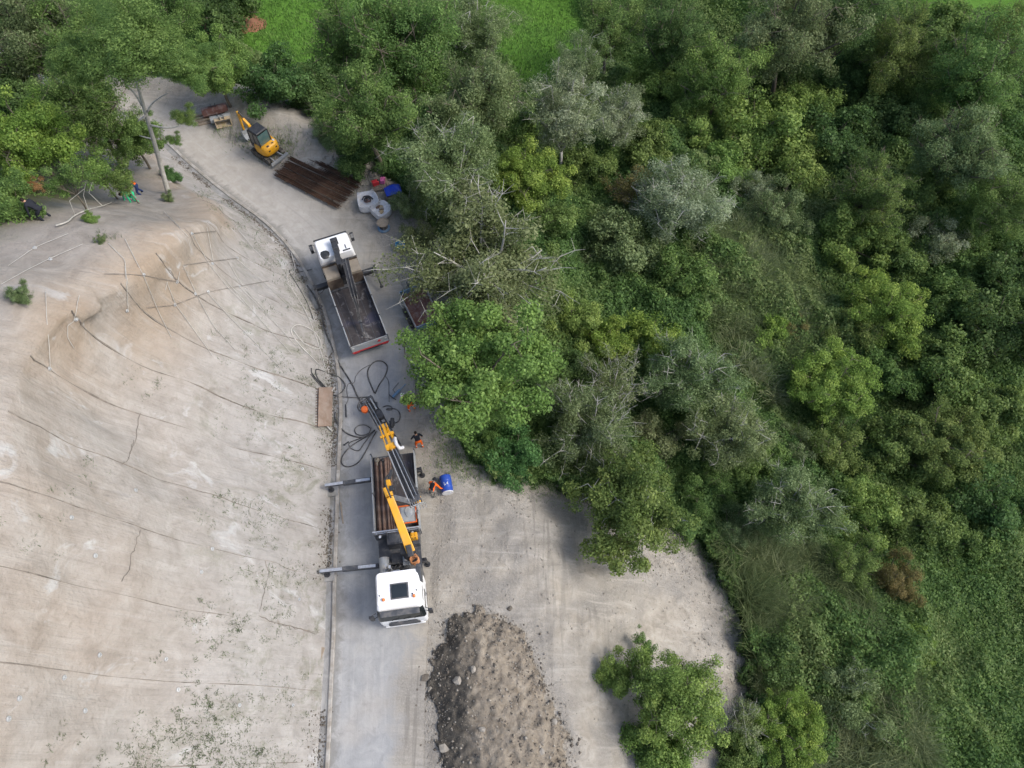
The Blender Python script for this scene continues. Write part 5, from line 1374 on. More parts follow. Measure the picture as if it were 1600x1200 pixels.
hose('long black hose sweeping in a wide bow left of the drill', Z4([(220,520),(225,580),(260,640),(320,690),(400,715),(470,705),(530,660)]), .045, .06)
hose('small black hose ring left of the drill', Z4([(490,640),(450,620),(400,625),(372,655),(385,690),(430,700),(480,685),(500,640)]), .03, .08)
hose('big black hose loop reaching down beside the rear outrigger', Z4([(490,700),(430,730),(350,780),(290,840),(265,900),(290,940),(350,940),(410,900),(460,820),(500,740),(540,670)]), .035, .06)
hose('second black hose loop inside the big loop near the outrigger', Z4([(500,690),(440,770),(400,820),(340,800),(330,760),(400,730),(480,700)]), .03, .05)
hose('black hose figure curling on the road right of the drill', Z4([(590,480),(620,470),(655,475),(660,500),(620,500),(640,490),(700,500),(725,540),(715,590),(670,605),(640,590)]), .03, .05)
hose('thin black lead drawn from the hose loop along the road', Z4([(610,235),(635,280),(638,350),(640,440)]), .018, .04)
hose('thin dark lead between the loop and the kerb', Z4([(490,150),(420,190),(380,240),(365,290),(320,300),(310,360),(320,420),(300,470),(300,555)]), .018, .04)
hose('pale rope loop lying on the slope foot beside the flatbed lorry', [(500,575),(480,562),(470,548),(478,530),(495,527),(503,540),(500,553),(485,556),(472,545)], .035, .08, M_rope)
hose('pale rope running down the slope foot past the flatbed lorry', [(455,395),(462,425),(455,450),(478,490),(492,520),(505,560),(512,590)], .03, .07, M_rope)
hose('dark cable along the gutter from the flatbed outrigger', [(487,421),(465,425),(456,432),(466,450),(482,478),(492,505)], .025, .06)
# rusty plate leaning at the slope foot
M_plate = surf('dusty_rust_sheet', (.20, .145, .11), (.27, .20, .155), 1.5, .85, 0, (.30, .25, .21), .5, .2, .2)
cor = [hit_hill(x, y) for x, y in ((496,607),(518,607),(516,667),(494,668))]
if all(c[0] is not None for c in cor):
    q = [c[0]+c[1]*.12 for c in cor]; o0 = q[2].copy()
    t = thing('rusty_plate', 'brown rusty steel plate leaning on the slope foot inside the hose coil', 'plate', o0)
    n_ = (q[1]-q[0]).cross(q[3]-q[0]).normalized()
    m = MB(); top = [p-o0 for p in q]; m.add(top+[p-n_*.05 for p in top], [(0, 1, 2, 3), (7, 6, 5, 4), (0, 4, 5, 1), (1, 5, 6, 2), (2, 6, 7, 3), (3, 7, 4, 0)]); m.build('sheet', M_plate, t)
    for k in range(14):
        a = top[0].lerp(top[3], (k+.5)/14); m = MB(); m.beam(a, a+(top[0]-top[1]).normalized()*.16, .03, .03); m.build('prong', M_rust, t)
# steel pickets and small litter
for i, ((x0, y0), (x1, y1), lab, mt) in enumerate((((540,632),(541,652),'short dark steel bar lying by the kerb',M_black),((532,785),(536,818),'thin pale batten on the road edge between the outriggers',M_wood),((545,690),(538,695),'small dark tool dropped beside the hoses',M_black),((494,1048),(506,1012),'broken brown plank lying along the kerb',M_wood))):
    a, b = P(x0, y0, .05), P(x1, y1, .05); m = MB(); mdl = (a+b)/2; m.beam(a-mdl, b-mdl, .07 if i != 3 else .2, .05); m.box(b-mdl, (.12, .09, .06)) if i == 2 else None
    o = m.build(['steel_bar', 'batten', 'hand_tool', 'plank'][i], mt, None, bevel=.008); o.location = mdl+Vector((0, 0, .14 if i == 3 else 0)); tag(o, lab, ['bar', 'batten', 'tool', 'plank'][i])

# ------------------------------------------------------------------ blue drum
p = P(698, 760, 0); t = thing('blue_drum', 'blue plastic drum with white end lying beside the orange-vested worker', 'drum', (p.x, p.y, gz(p.x, p.y)+.33), math.radians(-78)); t.scale = (1.2,)*3
R_ = Matrix.Rotation(math.pi/2, 3, 'Y'); M_blued = surf('blue_drum_plastic', (.012, .05, .30), (.02, .075, .38), 2, .4, 0, (.2, .22, .26), .25, .03, .5)
m = MB(); m.lathe([(.05, -.44), (.27, -.44), (.285, -.40), (.285, -.2), (.295, -.17), (.285, -.14), (.285, .14), (.295, .17), (.285, .2), (.285, .42), (.05, .42)], n=28, R=R_); m.build('drum_wall', M_blued, t, smooth=False)
m = MB(); m.lathe([(.02, .455), (.265, .455), (.29, .44), (.29, .41), (.24, .41)], n=28, R=R_); m.build('drum_lid', M_lamp, t)
m = MB(); m.cyl((.46, .12, .1), (.48, .12, .1), .04, n=10); m.build('bung', M_white_fab, t)
m = MB(); m.add([(-.05, -.1, .272), (.12, -.1, .272), (.12, -.02, .292), (.03, .02, .292), (.12, .1, .272), (-.05, .1, .272)], [(0, 1, 2, 3, 4, 5)]); m.build('white_mark', M_lamp, t)
# rock drill partly under the tree
p = P(619, 617, 0); t = thing('rock_drill', 'dark blue hand rock drill lying by the tree edge above the workers', 'drill', (p.x, p.y, .08), .9)
m = MB(); m.cyl((-.3, 0, .06), (.35, 0, .06), .09, n=12); m.cyl((.35, 0, .06), (.9, 0, .04), .03, n=8); m.build('drill_body', M_bluest, t)
m = MB(); m.tube([(-.3, -.3, .08), (-.34, 0, .08), (-.3, .3, .08)], .025, 6); m.tube([(0, 0, .1), (.1, .35, .05), (.7, .42, .03)], .02, 6); m.build('handle', M_black, t)

# ------------------------------------------------------------------ people
def cloth(name, c, c2=None): return surf(name, c, c2 or tuple(v*1.25 for v in c), 6.0, .9, 0, None, 0, .3, .15, 30)
C_or = cloth('hi_vis_orange_cloth', (.72, .12, .015)); C_dk = cloth('dark_cotton', (.018, .02, .026)); C_gr = cloth('green_shirt_cloth', (.03, .42, .20)); C_nv = cloth('navy_cloth', (.02, .035, .10)); C_gy = cloth('grey_trouser_cloth', (.16, .15, .135)); C_skin = cloth('skin', (.42, .25, .17)); C_boot = cloth('boot_leather', (.04, .03, .022)); C_ref = surf('reflective_band', (.55, .55, .52), (.65, .65, .62), 4, .4, .2, None, 0, 0, .5); C_hair = cloth('dark_hair', (.02, .015, .012)); C_red = cloth('red_cloth', (.45, .05, .04)); C_wht = surf('white_helmet', (.7, .7, .7), (.78, .78, .78), 2, .3, 0, None, 0, 0, .5)
def person(label, loc, rz, bend, shirt, pants, head='hair', headmat=None, stance=.13, crouch=0.0, hands=((.45, .18, .75), (.42, -.2, .78)), vest=None, band=None):
    """one continuous body grown over a posed skeleton; faces +x"""
    t = thing('person', label, 'person', loc, rz)
    hz = .95-crouch*.42; pel = Vector((0, 0, hz)); cb, sb = math.cos(bend), math.sin(bend)
    up = Vector((sb, 0, cb)); fw = Vector((cb, 0, -sb))
    sp = pel+up*.22; ch = pel+up*.43; nk = pel+up*.58; hd_ = nk+up*.11+fw*.03
    V = [pel, sp, ch, nk]; Rr = [(.15, .13), (.145, .12), (.175, .13), (.065, .065)]; E = [(0, 1), (1, 2), (2, 3)]; lab = ['p', 's', 's', 'k']
    def add(v, r, par, l): V.append(Vector(v)); Rr.append((r, r)); E.append((par, len(V)-1)); lab.append(l); return len(V)-1
    for s, hand in ((1, hands[0]), (-1, hands[1])):
        st = s*stance; kn = Vector((.06+crouch*.42, st*1.15, hz*.52)); an = Vector((-.05-crouch*.05+s*.06, st*1.2, .09))
        h = add(pel+Vector((0, s*.10, -.05)), .115, 0, 'p'); k_ = add(kn, .075, h, 'p'); a = add(an, .052, k_, 'p'); add(an+Vector((.17, s*.02, -.045)), .04, a, 'b')
        sh = add(nk-up*.09+Vector((0, s*.19, 0)), .07, 2, 's'); hn = Vector(hand); shp = V[sh]
        el = shp.lerp(hn, .5)+Vector((-.06, s*.10, -.05)); e = add(el, .05, sh, 's'); w = add(hn, .033, e, 'k')
    me = bpy.data.meshes.new('body'); me.from_pydata([tuple(v) for v in V], E, []); o = link('body', me)
    o.modifiers.new('skin', 'SKIN')
    for i, sv in enumerate(me.skin_vertices[0].data): sv.radius = Rr[i]; sv.use_root = (i == 0)
    ss = o.modifiers.new('sub', 'SUBSURF'); ss.levels = 1; ss.render_levels = 1
    dg = bpy.context.evaluated_depsgraph_get(); ev = o.evaluated_get(dg); m2 = bpy.data.meshes.new_from_object(ev)
    bpy.data.objects.remove(o)
    mats = [shirt, pants, C_skin, C_boot, band or pants, vest or shirt]
    vv = [tuple(v.co) for v in m2.vertices]; ff = [tuple(p.vertices) for p in m2.polygons]; mi = []
    for p in m2.polygons:
        c = p.center; best = 9; bl = 's'; bt = 0
        for (a, b) in E:
            A, B = V[a], V[b]; d = B-A; tt = max(0, min(1, (c-A).dot(d)/max(d.dot(d), 1e-9))); ds = (c-(A+d*tt)).length/max(.04, Rr[a][0]*(1-tt)+Rr[b][0]*tt)
            if ds < best:
                best = ds; la, lb = lab[a], lab[b]; bt = tt
                bl = lb if (lb != 'k' or tt > .72) else la
                if (a, b) == (0, 1): bl = 's' if tt > .3 else 'p'
                if a == 2 and b > 3: bl = 's'
        k = {'s': 0, 'p': 1, 'k': 2, 'b': 3}[bl]
        if k == 1 and band and .26 < c.z < .36: k = 4
        if k == 0 and vest and abs(c.y) < .09: k = 5
        mi.append(k)
    mb = MB(); mb.v = vv; mb.f = ff; mb.m = mi; bpy.data.meshes.remove(m2)
    mb.mi = 2                                                       # head with nose and ears, hands with fingers
    Rh = Matrix(((fw.x, 0, up.x), (0, 1, 0), (fw.z, 0, up.z)))
    mb.blob(hd_, (.098, .078, .118), 1, 2, .0, Rh)
    mb.blob(hd_+fw*.10-up*.01, (.02, .014, .026), 1, 1, .0, Rh)
    for s in (1, -1): mb.blob(hd_+Vector((0, s*.08, 0)), (.022, .012, .032), 1, 1, .0, Rh)
    mb.tube([nk-up*.05, hd_-up*.03], [.06, .055], 8)
    for hn, s in ((Vector(hands[0]), 1), (Vector(hands[1]), -1)):
        shp = nk-up*.09+Vector((0, s*.19, 0)); dr = (hn-shp).normalized(); sd2 = dr.cross(Vector((0, 0, 1))).normalized(); pr = dr.cross(sd2)
        mb.box(hn+dr*.05, (.09, .075, .03), Matrix((dr, sd2, pr)).transposed())
        for k in range(4):
            b0 = hn+dr*.09+sd2*(-.03+.02*k); L_ = (.065, .078, .072, .055)[k]
            mb.tube([b0, b0+dr*L_*.5+pr*.012, b0+dr*L_*.85+pr*.04], [.0095, .009, .007], 5)
        b0 = hn+dr*.03+sd2*(-.04*s); mb.tube([b0, b0+dr*.035-sd2*.03*s, b0+dr*.065-sd2*.035*s+pr*.015], [.012, .01, .008], 5)
    mb.build('body', mats, t, smooth=True)
    if head == 'helmet':
        m = MB(); m.lathe([(.142, .02), (.14, .035), (.118, .05), (.11, .09), (.085, .14), (.04, .165), (.005, .17)], hd_, 16, Rh); m.box(hd_+fw*.13+up*.028, (.09, .16, .012), Rh); m.build('helmet', headmat, t, smooth=False)
    else:
        m = MB(); m.blob(hd_+up*.025-fw*.018, (.105, .087, .112), 2, 2, .05, Rh); m.build('hair', headmat or C_hair, t, smooth=True)
    for s in (1, -1): m = MB(); m.blob(hd_+fw*.088+up*.012+Vector((0, s*.032, 0)), (.012, .014, .009), 1, 1, 0, Rh); m.build('eye', C_dk, t)
    return t
def gp_(px, py): q, _ = stand(px, py, 0.0); return q
person('worker in black shirt and orange trousers walking beside the lorry tail', gp_(656, 699)+Vector((0, 0, .02)), math.radians(112), .35, C_dk, C_or, 'hair', None, .15, 0, ((.36, .30, .85), (.30, -.28, .8)), None, C_ref)
person('worker in orange vest with black back panel crouching by the blue drum', gp_(676, 774)+Vector((0, 0, .02)), math.radians(65), .75, C_or, C_gy, 'helmet', C_dk, .14, .25, ((.52, .30, .45), (.50, -.45, .42)), C_dk)
person('worker in orange trousers bending under the edge of the bright green tree', gp_(644, 641)+Vector((0, 0, .02)), math.radians(140), .95, C_dk, C_or, 'helmet', C_wht, .14, .1, ((.62, .2, .5), (.6, -.2, .48)), None, C_ref)
person('person in bright green shirt bending on the top of the slope', gp_(214, 314)+Vector((0, 0, -.02)), math.radians(235), 1.05, C_gr, C_gr, 'hair', None, .16, .3, ((.6, .25, .2), (.62, -.2, .22)))
person('person in navy and orange just behind the green shirt', gp_(222, 304)+Vector((0, 0, -.02)), math.radians(200), .6, C_nv, C_nv, 'helmet', C_nv, .16, .2, ((.5, .3, .5), (.5, -.3, .5)), C_or)
person('person in black clothes working at the left edge of the trees', gp_(74, 343)+Vector((0, 0, -.02)), math.radians(170), .8, C_dk, C_dk, 'hair', None, .16, .3, ((.5, .3, .4), (.5, -.3, .4)))

# bare reddish soil under the far hedge
q0 = on_ground(362, 42); m = MB(); vs_ = []; ng = 13
for i in range(ng):
    for j in range(ng):
        a = 6.283*j/(ng-1); r_ = 2.6*i/(ng-1)*(1+.2*math.sin(3*a)+.1*math.sin(7*a)); x_, y_ = q0.x+r_*1.25*math.cos(a), q0.y+r_*math.sin(a); vs_.append((x_, y_, gz(x_, y_)+.30*(1-(i/(ng-1))**2)+.02-.06*(i == ng-1)))
m.add(vs_, [(i*ng+j, (i+1)*ng+j, (i+1)*ng+j+1, i*ng+j+1) for i in range(ng-1) for j in range(ng-1)])
tag(m.build('red_soil', surf('reddish_soil', (.17, .075, .045), (.25, .12, .075), .8, .95, 0, (.12, .09, .05), .4, .5, .1), None, smooth=True), 'patch of bare reddish soil under the far dark hedge', None, None, 'structure')
# ------------------------------------------------------------------ vegetation
def leaf_mat(name, stops, trans=0.5, rough=0.55, hue=0.015, var=0.3):
    m, nt, out = new_mat(name)
    lr = attr(nt, 'lrnd'); cl = attr(nt, 'crnd')
    oi = nt.nodes.new('ShaderNodeObjectInfo').outputs['Random']
    f = mathn(nt, 'ADD', mathn(nt, 'MULTIPLY', lr, 0.38), mathn(nt, 'MULTIPLY', cl, 0.62))
    col = ramp(nt, stops, f).outputs[0]
    h = nt.nodes.new('ShaderNodeHueSaturation')
    nt.links.new(maprange(nt, oi, 0, 1, 0.5-hue, 0.5+hue), h.inputs['Hue']); nt.links.new(maprange(nt, lr, 0, 1, (1-var)*1.15, (1+var)*1.15), h.inputs['Value'])
    h.inputs['Saturation'].default_value = 0.87
    nt.links.new(col, h.inputs['Color'])
    b = nt.nodes.new('ShaderNodeBsdfDiffuse'); nt.links.new(h.outputs[0], b.inputs[0])
    t = nt.nodes.new('ShaderNodeBsdfTranslucent'); nt.links.new(h.outputs[0], t.inputs[0])
    g = nt.nodes.new('ShaderNodeBsdfGlossy'); g.inputs['Roughness'].default_value = rough; g.inputs[0].default_value = (.75, .8, .85, 1)
    mx = nt.nodes.new('ShaderNodeMixShader'); mx.inputs[0].default_value = trans
    nt.links.new(b.outputs[0], mx.inputs[1]); nt.links.new(t.outputs[0], mx.inputs[2])
    mg = nt.nodes.new('ShaderNodeMixShader'); mg.inputs[0].default_value = 0.012
    nt.links.new(mx.outputs[0], mg.inputs[1]); nt.links.new(g.outputs[0], mg.inputs[2])
    nt.links.new(mg.outputs[0], out.inputs[0]); return m
LM = {
 'bright': leaf_mat('bright_green_leaves', [(.15, (.112, .205, .026)), (.5, (.162, .275, .038)), (.85, (.24, .35, .058))]),
 'green': leaf_mat('green_leaves', [(.15, (.078, .152, .024)), (.5, (.116, .208, .033)), (.85, (.172, .268, .048))]),
 'grey': leaf_mat('grey_green_leaves', [(.15, (.094, .152, .042)), (.5, (.140, .208, .062)), (.85, (.215, .288, .108))]),
 'silver': leaf_mat('silvery_leaves', [(.15, (.130, .185, .072)), (.5, (.190, .25, .110)), (.85, (.31, .37, .22))]),
 'dark': leaf_mat('dark_green_leaves', [(.15, (.050, .106, .020)), (.5, (.075, .150, .028)), (.85, (.115, .198, .042))]),
 'yellow': leaf_mat('yellow_green_leaves', [(.15, (.115, .210, .014)), (.5, (.165, .28, .020)), (.85, (.25, .345, .035))]),
 'olive': leaf_mat('olive_leaves', [(.15, (.080, .145, .022)), (.5, (.120, .198, .030)), (.85, (.18, .25, .046))]),
 'dry': leaf_mat('dry_greyish_leaves', [(.15, (.100, .142, .042)), (.5, (.148, .196, .064)), (.85, (.225, .275, .11))]),
 'rust': leaf_mat('rust_leaves', [(.15, (.105, .105, .024)), (.5, (.155, .14, .034)), (.85, (.235, .18, .05))]),
 'orange': leaf_mat('orange_leaves', [(.15, (.26, .12, .04)), (.5, (.36, .17, .06)), (.85, (.46, .26, .1))]),
 'teal': leaf_mat('deep_sumac_leaves', [(.15, (.052, .130, .026)), (.5, (.078, .185, .036)), (.85, (.12, .24, .054))]),
}
M_bark = surf('pale_grey_bark', (.30, .29, .26), (.44, .43, .39), 5, .9, 0, (.20, .19, .15), .3, .4, .15)
M_barkd = surf('brown_bark', (.10, .085, .065), (.19, .165, .13), 5, .95, 0, (.06, .055, .04), .4, .4, .15)

def quads_mesh(name, c, nrm, size, aspect, lr, cr, tdir=None):
    """one small four-cornered leaf for every centre"""
    n = len(c)
    r = rng.normal(size=(n, 3)) if tdir is None else tdir
    t = r - nrm*np.sum(r*nrm, 1, keepdims=True); t /= np.linalg.norm(t, axis=1, keepdims=True)+1e-9
    b = np.cross(nrm, t); s = size[:, None]
    w = s*aspect*0.5
    fold = nrm*(s*0.10)
    V = np.stack([c-t*s*.5, c+b*w+fold-t*s*.05, c+t*s*.5, c-b*w+fold-t*s*.05], 1).reshape(-1, 3)
    me = bpy.data.meshes.new(name); me.vertices.add(n*4); me.vertices.foreach_set('co', V.astype(np.float32).ravel())
    me.loops.add(n*4); me.loops.foreach_set('vertex_index', np.arange(n*4)); me.polygons.add(n); me.polygons.foreach_set('loop_start', np.arange(0, n*4, 4))
    me.update(calc_edges=True)
    set_attr(me, 'lrnd', lr, 'FACE'); set_attr(me, 'crnd', cr, 'FACE')
    return me
def tris_mesh(name, c, nrm, size, aspect, lr, cr):
    n = len(c); r = rng.normal(size=(n, 3)); t = r - nrm*np.sum(r*nrm, 1, keepdims=True); t /= np.linalg.norm(t, axis=1, keepdims=True)+1e-9
    b = np.cross(nrm, t); s = size[:, None]; w = s*aspect*.5
    V = np.stack([c-t*s*.4+b*w, c+t*s*.6, c-t*s*.4-b*w], 1).reshape(-1, 3)
    me = bpy.data.meshes.new(name); me.vertices.add(n*3); me.vertices.foreach_set('co', V.astype(np.float32).ravel())
    me.loops.add(n*3); me.loops.foreach_set('vertex_index', np.arange(n*3)); me.polygons.add(n); me.polygons.foreach_set('loop_start', np.arange(0, n*3, 3))
    me.update(calc_edges=True); set_attr(me, 'lrnd', lr, 'FACE'); set_attr(me, 'crnd', cr, 'FACE'); return me
def unit(v): return v/(np.linalg.norm(v, axis=-1, keepdims=True)+1e-9)
def make_tree_meshes(seed, nl, hc, vr, nlimb, sub, leaf, clump=0.26, twiggy=0, aspect=.6, upright=0.0, trunk_r=0.04):
    """crown of unit radius round (0,0,hc) and the trunk that carries it"""
    rg = np.random.default_rng(seed); rr_ = random.Random(seed)
    tm = MB(); base = Vector((0, 0, -0.15)); fork = Vector((rr_.uniform(-.06, .06), rr_.uniform(-.06, .06), hc-vr*.75))
    tm.tube(catmull([base, base.lerp(fork, .5)+Vector((rr_.uniform(-.05, .05), rr_.uniform(-.05, .05), 0)), fork], 3), [trunk_r*1.25]+[trunk_r*(1.1-.3*k/6) for k in range(6)], 7)
    cl = []; crs = []
    for i in range(nlimb):
        az = 6.283*i/nlimb*1.0 + rr_.uniform(-.4, .4) + i*2.4; f = (i+.5)/nlimb
        el = math.asin(min(.98, max(-.55, -.45+1.45*f)))
        if upright: el = el*(1-upright)+1.2*upright
        L_ = rr_.uniform(.48, 1.05)
        end = Vector((math.cos(az)*math.cos(el)*L_, math.sin(az)*math.cos(el)*L_, hc+math.sin(el)*vr*L_))
        midp = fork.lerp(end, .5)+Vector((rr_.uniform(-.1, .1), rr_.uniform(-.1, .1), rr_.uniform(.0, .12)))
        path = catmull([fork, midp, end], 4); tm.tube(path, [trunk_r*(.62-.5*k/(len(path)-1)) for k in range(len(path))], 5)
        for j in range(sub):
            q = path[rr_.randrange(3, len(path))]
            d = Vector((rr_.gauss(0, 1), rr_.gauss(0, 1), rr_.gauss(.15, .8))).normalized()
            c = q + d*rr_.uniform(.08, .40); c.z = hc+(c.z-hc)
            w = Vector((c.x, c.y, (c.z-hc)/vr)); 
            if w.length > 1.12: c = Vector((c.x/w.length, c.y/w.length, hc+(c.z-hc)/w.length))
            cl.append(c); crs.append(clump*rr_.uniform(.55, 1.15))
            tm.tube([q, q.lerp(c, .55)+Vector((0, 0, rr_.uniform(-.03, .04))), c], [trunk_r*.16, trunk_r*.11, trunk_r*.05], 4, False)
            if twiggy and rr_.random() < twiggy:
                e = c + (c-Vector((0, 0, hc))).normalized()*rr_.uniform(.1, .3)+Vector((rr_.uniform(-.1, .1), rr_.uniform(-.1, .1), rr_.uniform(0, .12)))
                k2 = c.lerp(e, .5)+Vector((rr_.uniform(-.05, .05), rr_.uniform(-.05, .05), .02)); tm.tube([c, k2, e], [trunk_r*.13, trunk_r*.09, trunk_r*.03], 4, False)
                for _ in range(3):
                    g = k2 + Vector((rr_.uniform(-.16, .16), rr_.uniform(-.16, .16), rr_.uniform(-.02, .14))); tm.tube([k2, g], [trunk_r*.07, trunk_r*.025], 3, False)
    cl = np.array([tuple(c) for c in cl]); crs = np.array(crs)
    wts = crs**2*(.5+rg.random(len(crs))); wts /= wts.sum(); idx = rg.choice(len(cl), nl, p=wts)
    d = unit(rg.normal(size=(nl, 3))); rad = rg.random(nl)**.42
    c = cl[idx]+d*(rad*crs[idx])[:, None]*np.array([1.05, 1.05, .8])
    # loose strays make the outline uneven
    k = rg.random(nl) < .06; c[k] += rg.normal(size=(k.sum(), 3))*.07
    out = unit(c-np.array([0, 0, hc]))
    nrm = unit(d*.55+out*.35+np.array([0, 0, .45])+rg.normal(size=(nl, 3))*.55)
    crn = rg.random(len(cl))[idx]
    me = quads_mesh('crown', c, nrm, leaf*(.45+1.15*rg.random(nl)**1.4)*(.8+.45*crn), aspect, rg.random(nl), crn)
    o = tm.build('trunk', M_bark, None, fixn=False, smooth=True); tme = o.data; bpy.data.objects.remove(o)
    return me, tme, hc
PROTO = {
 'broad0': make_tree_meshes(11, 64000, 1.35, .80, 19, 10, .037, .165), 'broad1': make_tree_meshes(12, 58000, 1.35, .85, 17, 10, .037, .17),
 'fine0': make_tree_meshes(21, 54000, 1.5, 1.0, 17, 10, .031, .19, .35, .5, .25), 'fine1': make_tree_meshes(22, 52000, 1.5, .95, 16, 10, .031, .185, .45, .5, .15), 'fine2': make_tree_meshes(23, 50000, 1.45, .9, 16, 9, .031, .19, .8, .5, .1),
 'tall0': make_tree_meshes(31, 46000, 2.0, 1.55, 18, 9, .033, .20, .2, .5, .35),
 'bush0': make_tree_meshes(41, 24000, .72, .72, 13, 8, .058, .24), 'bush1': make_tree_meshes(42, 24000, .70, .66, 12, 8, .058, .24), 'bush2': make_tree_meshes(43, 24000, .70, .70, 13, 8, .046, .22, .3, .45),
 'sparse0': make_tree_meshes(51, 9000, 1.4, .95, 13, 7, .045, .20, 1.0, .5, .1, .05), 'sparse1': make_tree_meshes(52, 6000, 1.6, 1.1, 9, 5, .06, .2, .3, .5, .3, .03),
}
def plant(name, label, cat, px, py, rpx, proto, mat, bark=None, vs=1.0, rz=None, group=None, low=0.0):
    me, tme, hc = PROTO[proto]; rpx = rpx*1.08; R_ = rpx*48/FPX
    for _ in range(3):
        q, d = stand(px, py, max(hc*R_*vs-low, .1)); R_ = rpx*d/FPX
    t = thing(name, label, cat, q-Vector((0, 0, low)), rz if rz is not None else (px*1.7+py*.9) % 6.283, group)
    t.scale = (R_, R_, R_*vs)
    c = link('crown', me, t); 
    if not me.materials: me.materials.append(LM['green'])
    c.material_slots[0].link = 'OBJECT'; c.material_slots[0].material = LM[mat]
    k = link('trunk', tme, t); k.material_slots[0].link = 'OBJECT'; k.material_slots[0].material = bark or M_barkd
    return t
T_, S_ = ('tree', 'tree'), ('shrub', 'shrub')
def tr(label, px, py, r, proto, mat, bark=None, vs=1.0, nm='broadleaf_tree', cat='tree', **kw): return plant(nm, label, cat, px, py, r, proto, mat, bark, vs, **kw)
def sh(label, px, py, r, proto, mat, bark=None, vs=1.0, **kw): return plant('shrub', label, 'shrub', px, py, r, proto, mat, bark, vs, **kw)
# beside the road
tr('large bright green tree overhanging the workers behind the crane lorry', 742, 578, 116, 'broad0', 'bright', M_barkd, .85)
tr('spreading grey-green tree with bare pale branches overhanging the dull red trailer', 764, 410, 142, 'fine2', 'dry', M_bark, .6, 'poplar_tree')
tr('rounded grey-green tree beside the blue sheet and bulk bags', 705, 262, 88, 'fine0', 'grey', M_bark, .9, 'willow_tree')
tr('fresh green tree filling the gap right of the rounded grey-green tree', 820, 275, 62, 'broad1', 'yellow', M_barkd, .9)
tr('dark ivy-clad tree rising behind the steel bar stack', 575, 175, 82, 'fine1', 'green', M_barkd, 1.0)
tr('mid green tree behind the rounded grey-green one', 745, 155, 85, 'fine1', 'grey', M_barkd, 1.0, rz=2.0)
tr('green tree at the top edge between the two meadows', 640, 75, 92, 'fine0', 'green', M_barkd, 1.0, rz=1.1)
tr('olive tree standing against the left meadow at the top', 545, 60, 72, 'fine2', 'green', M_barkd, 1.1)
tr('tree with pale tips at the top edge left of the right meadow', 745, 50, 62, 'tall0', 'grey', M_bark, .7)
tr('tall silvery poplar right of the middle, leaves flashing white', 880, 185, 66, 'tall0', 'silver', M_bark, .9, 'poplar_tree')
tr('second silvery poplar, smaller, right of the tall one', 962, 190, 48, 'tall0', 'silver', M_bark, .8, 'poplar_tree', rz=3.0)
tr('narrow grey poplar at the right edge of the right meadow', 908, 98, 42, 'tall0', 'grey', M_bark, .9, 'poplar_tree', rz=.5)
tr('ivy-hung yellowish tree at the top beside the right meadow', 955, 45, 58, 'tall0', 'olive', M_barkd, .8)
sh('dark hedge clump below the left meadow by the spoil bank', 430, 128, 52, 'bush0', 'dark')
sh('second dark hedge clump right of the spoil bank', 490, 150, 46, 'bush1', 'dark')
sh('grey bramble clump at the lip of the spoil bank', 512, 205, 30, 'bush2', 'grey', low=.2)
sh('black-green undergrowth clump behind the pallet', 560, 240, 38, 'bush0', 'dark')
sh('small pale-tipped shrub beside the blue sheet', 640, 320, 30, 'bush2', 'grey', M_bark)
sh('leafy grey shrub spilling onto the verge by the light blue tub', 655, 372, 30, 'bush2', 'dry', M_bark)
sh('silvery spreading shrub right of the middle below the poplars', 1062, 315, 80, 'fine0', 'silver', M_bark, .7)
sh('pale fresh green shrub between the spreading grey tree and silver shrub', 968, 385, 58, 'bush1', 'grey', None, 1.0)
sh('reddish brown twiggy shrub under the silvery poplar', 985, 300, 40, 'sparse0', 'rust', M_barkd, .8)
sh('bright yellow-green shrub beside the dead branches', 1020, 535, 52, 'bush1', 'yellow')
sh('second bright yellow-green shrub left of the first', 945, 530, 40, 'bush0', 'yellow')
sh('green shrub right of the large bright tree', 895, 500, 42, 'bush0', 'bright')
sh('dark shrub in the hollow right of the large bright tree', 890, 590, 45, 'bush1', 'dark')
tr('greyish willow above the dead-branched tree', 1075, 585, 78, 'fine1', 'grey', M_bark, .85, 'willow_tree')
tr('half-dead tree with bare pale branches in the middle of the thicket', 925, 665, 82, 'fine2', 'dry', M_bark, .9, 'dying_tree')
tr('bare dead tree of whitish branches above the half-dead one', 960, 600, 55, 'sparse0', 'dry', M_bark, 1.0, 'dying_tree')
tr('olive tree with yellowing right side leaning over the bare gravel slope', 985, 785, 92, 'broad1', 'olive', M_bark, .95)
sh('deep green fern-leaved sapling below the large bright tree', 800, 712, 46, 'bush0', 'teal', None, 1.0)
sh('tuft of green sapling leaves at the gravel edge below the bright tree', 760, 700, 26, 'bush1', 'green')
tr('grey-green willow left of the yellow-green shrubs on the bank', 1140, 680, 72, 'fine0', 'grey', M_bark, .85, 'willow_tree', rz=.3)
tr('dark grey-green poplar clump above the reeds', 1240, 790, 78, 'fine1', 'grey', M_bark, .9, 'poplar_tree', rz=4.0)
sh('light bright green shrub right of the poplar clump', 1345, 795, 48, 'bush0', 'bright', None, 1.1)
sh('tall yellow-green shrub crowning the right bank', 1390, 485, 66, 'broad1', 'yellow', None, .8)
sh('yellow-green shrub lower left of the tall one', 1300, 600, 64, 'broad0', 'yellow', None, .7)
sh('olive shrub right of the tall yellow-green one', 1475, 575, 62, 'bush1', 'olive')
sh('broad green shrub on the right bank below the olive one', 1475, 690, 66, 'broad0', 'olive', None, .8, rz=2.2)
sh('dark green bush at the right edge, middle height', 1568, 510, 66, 'bush0', 'dark', None, 1.1)
sh('dull olive shrub at the right edge below the dark bush', 1560, 640, 56, 'bush1', 'green')
sh('dull green shrub in the lower right thicket', 1430, 810, 54, 'bush1', 'olive', rz=1.0)
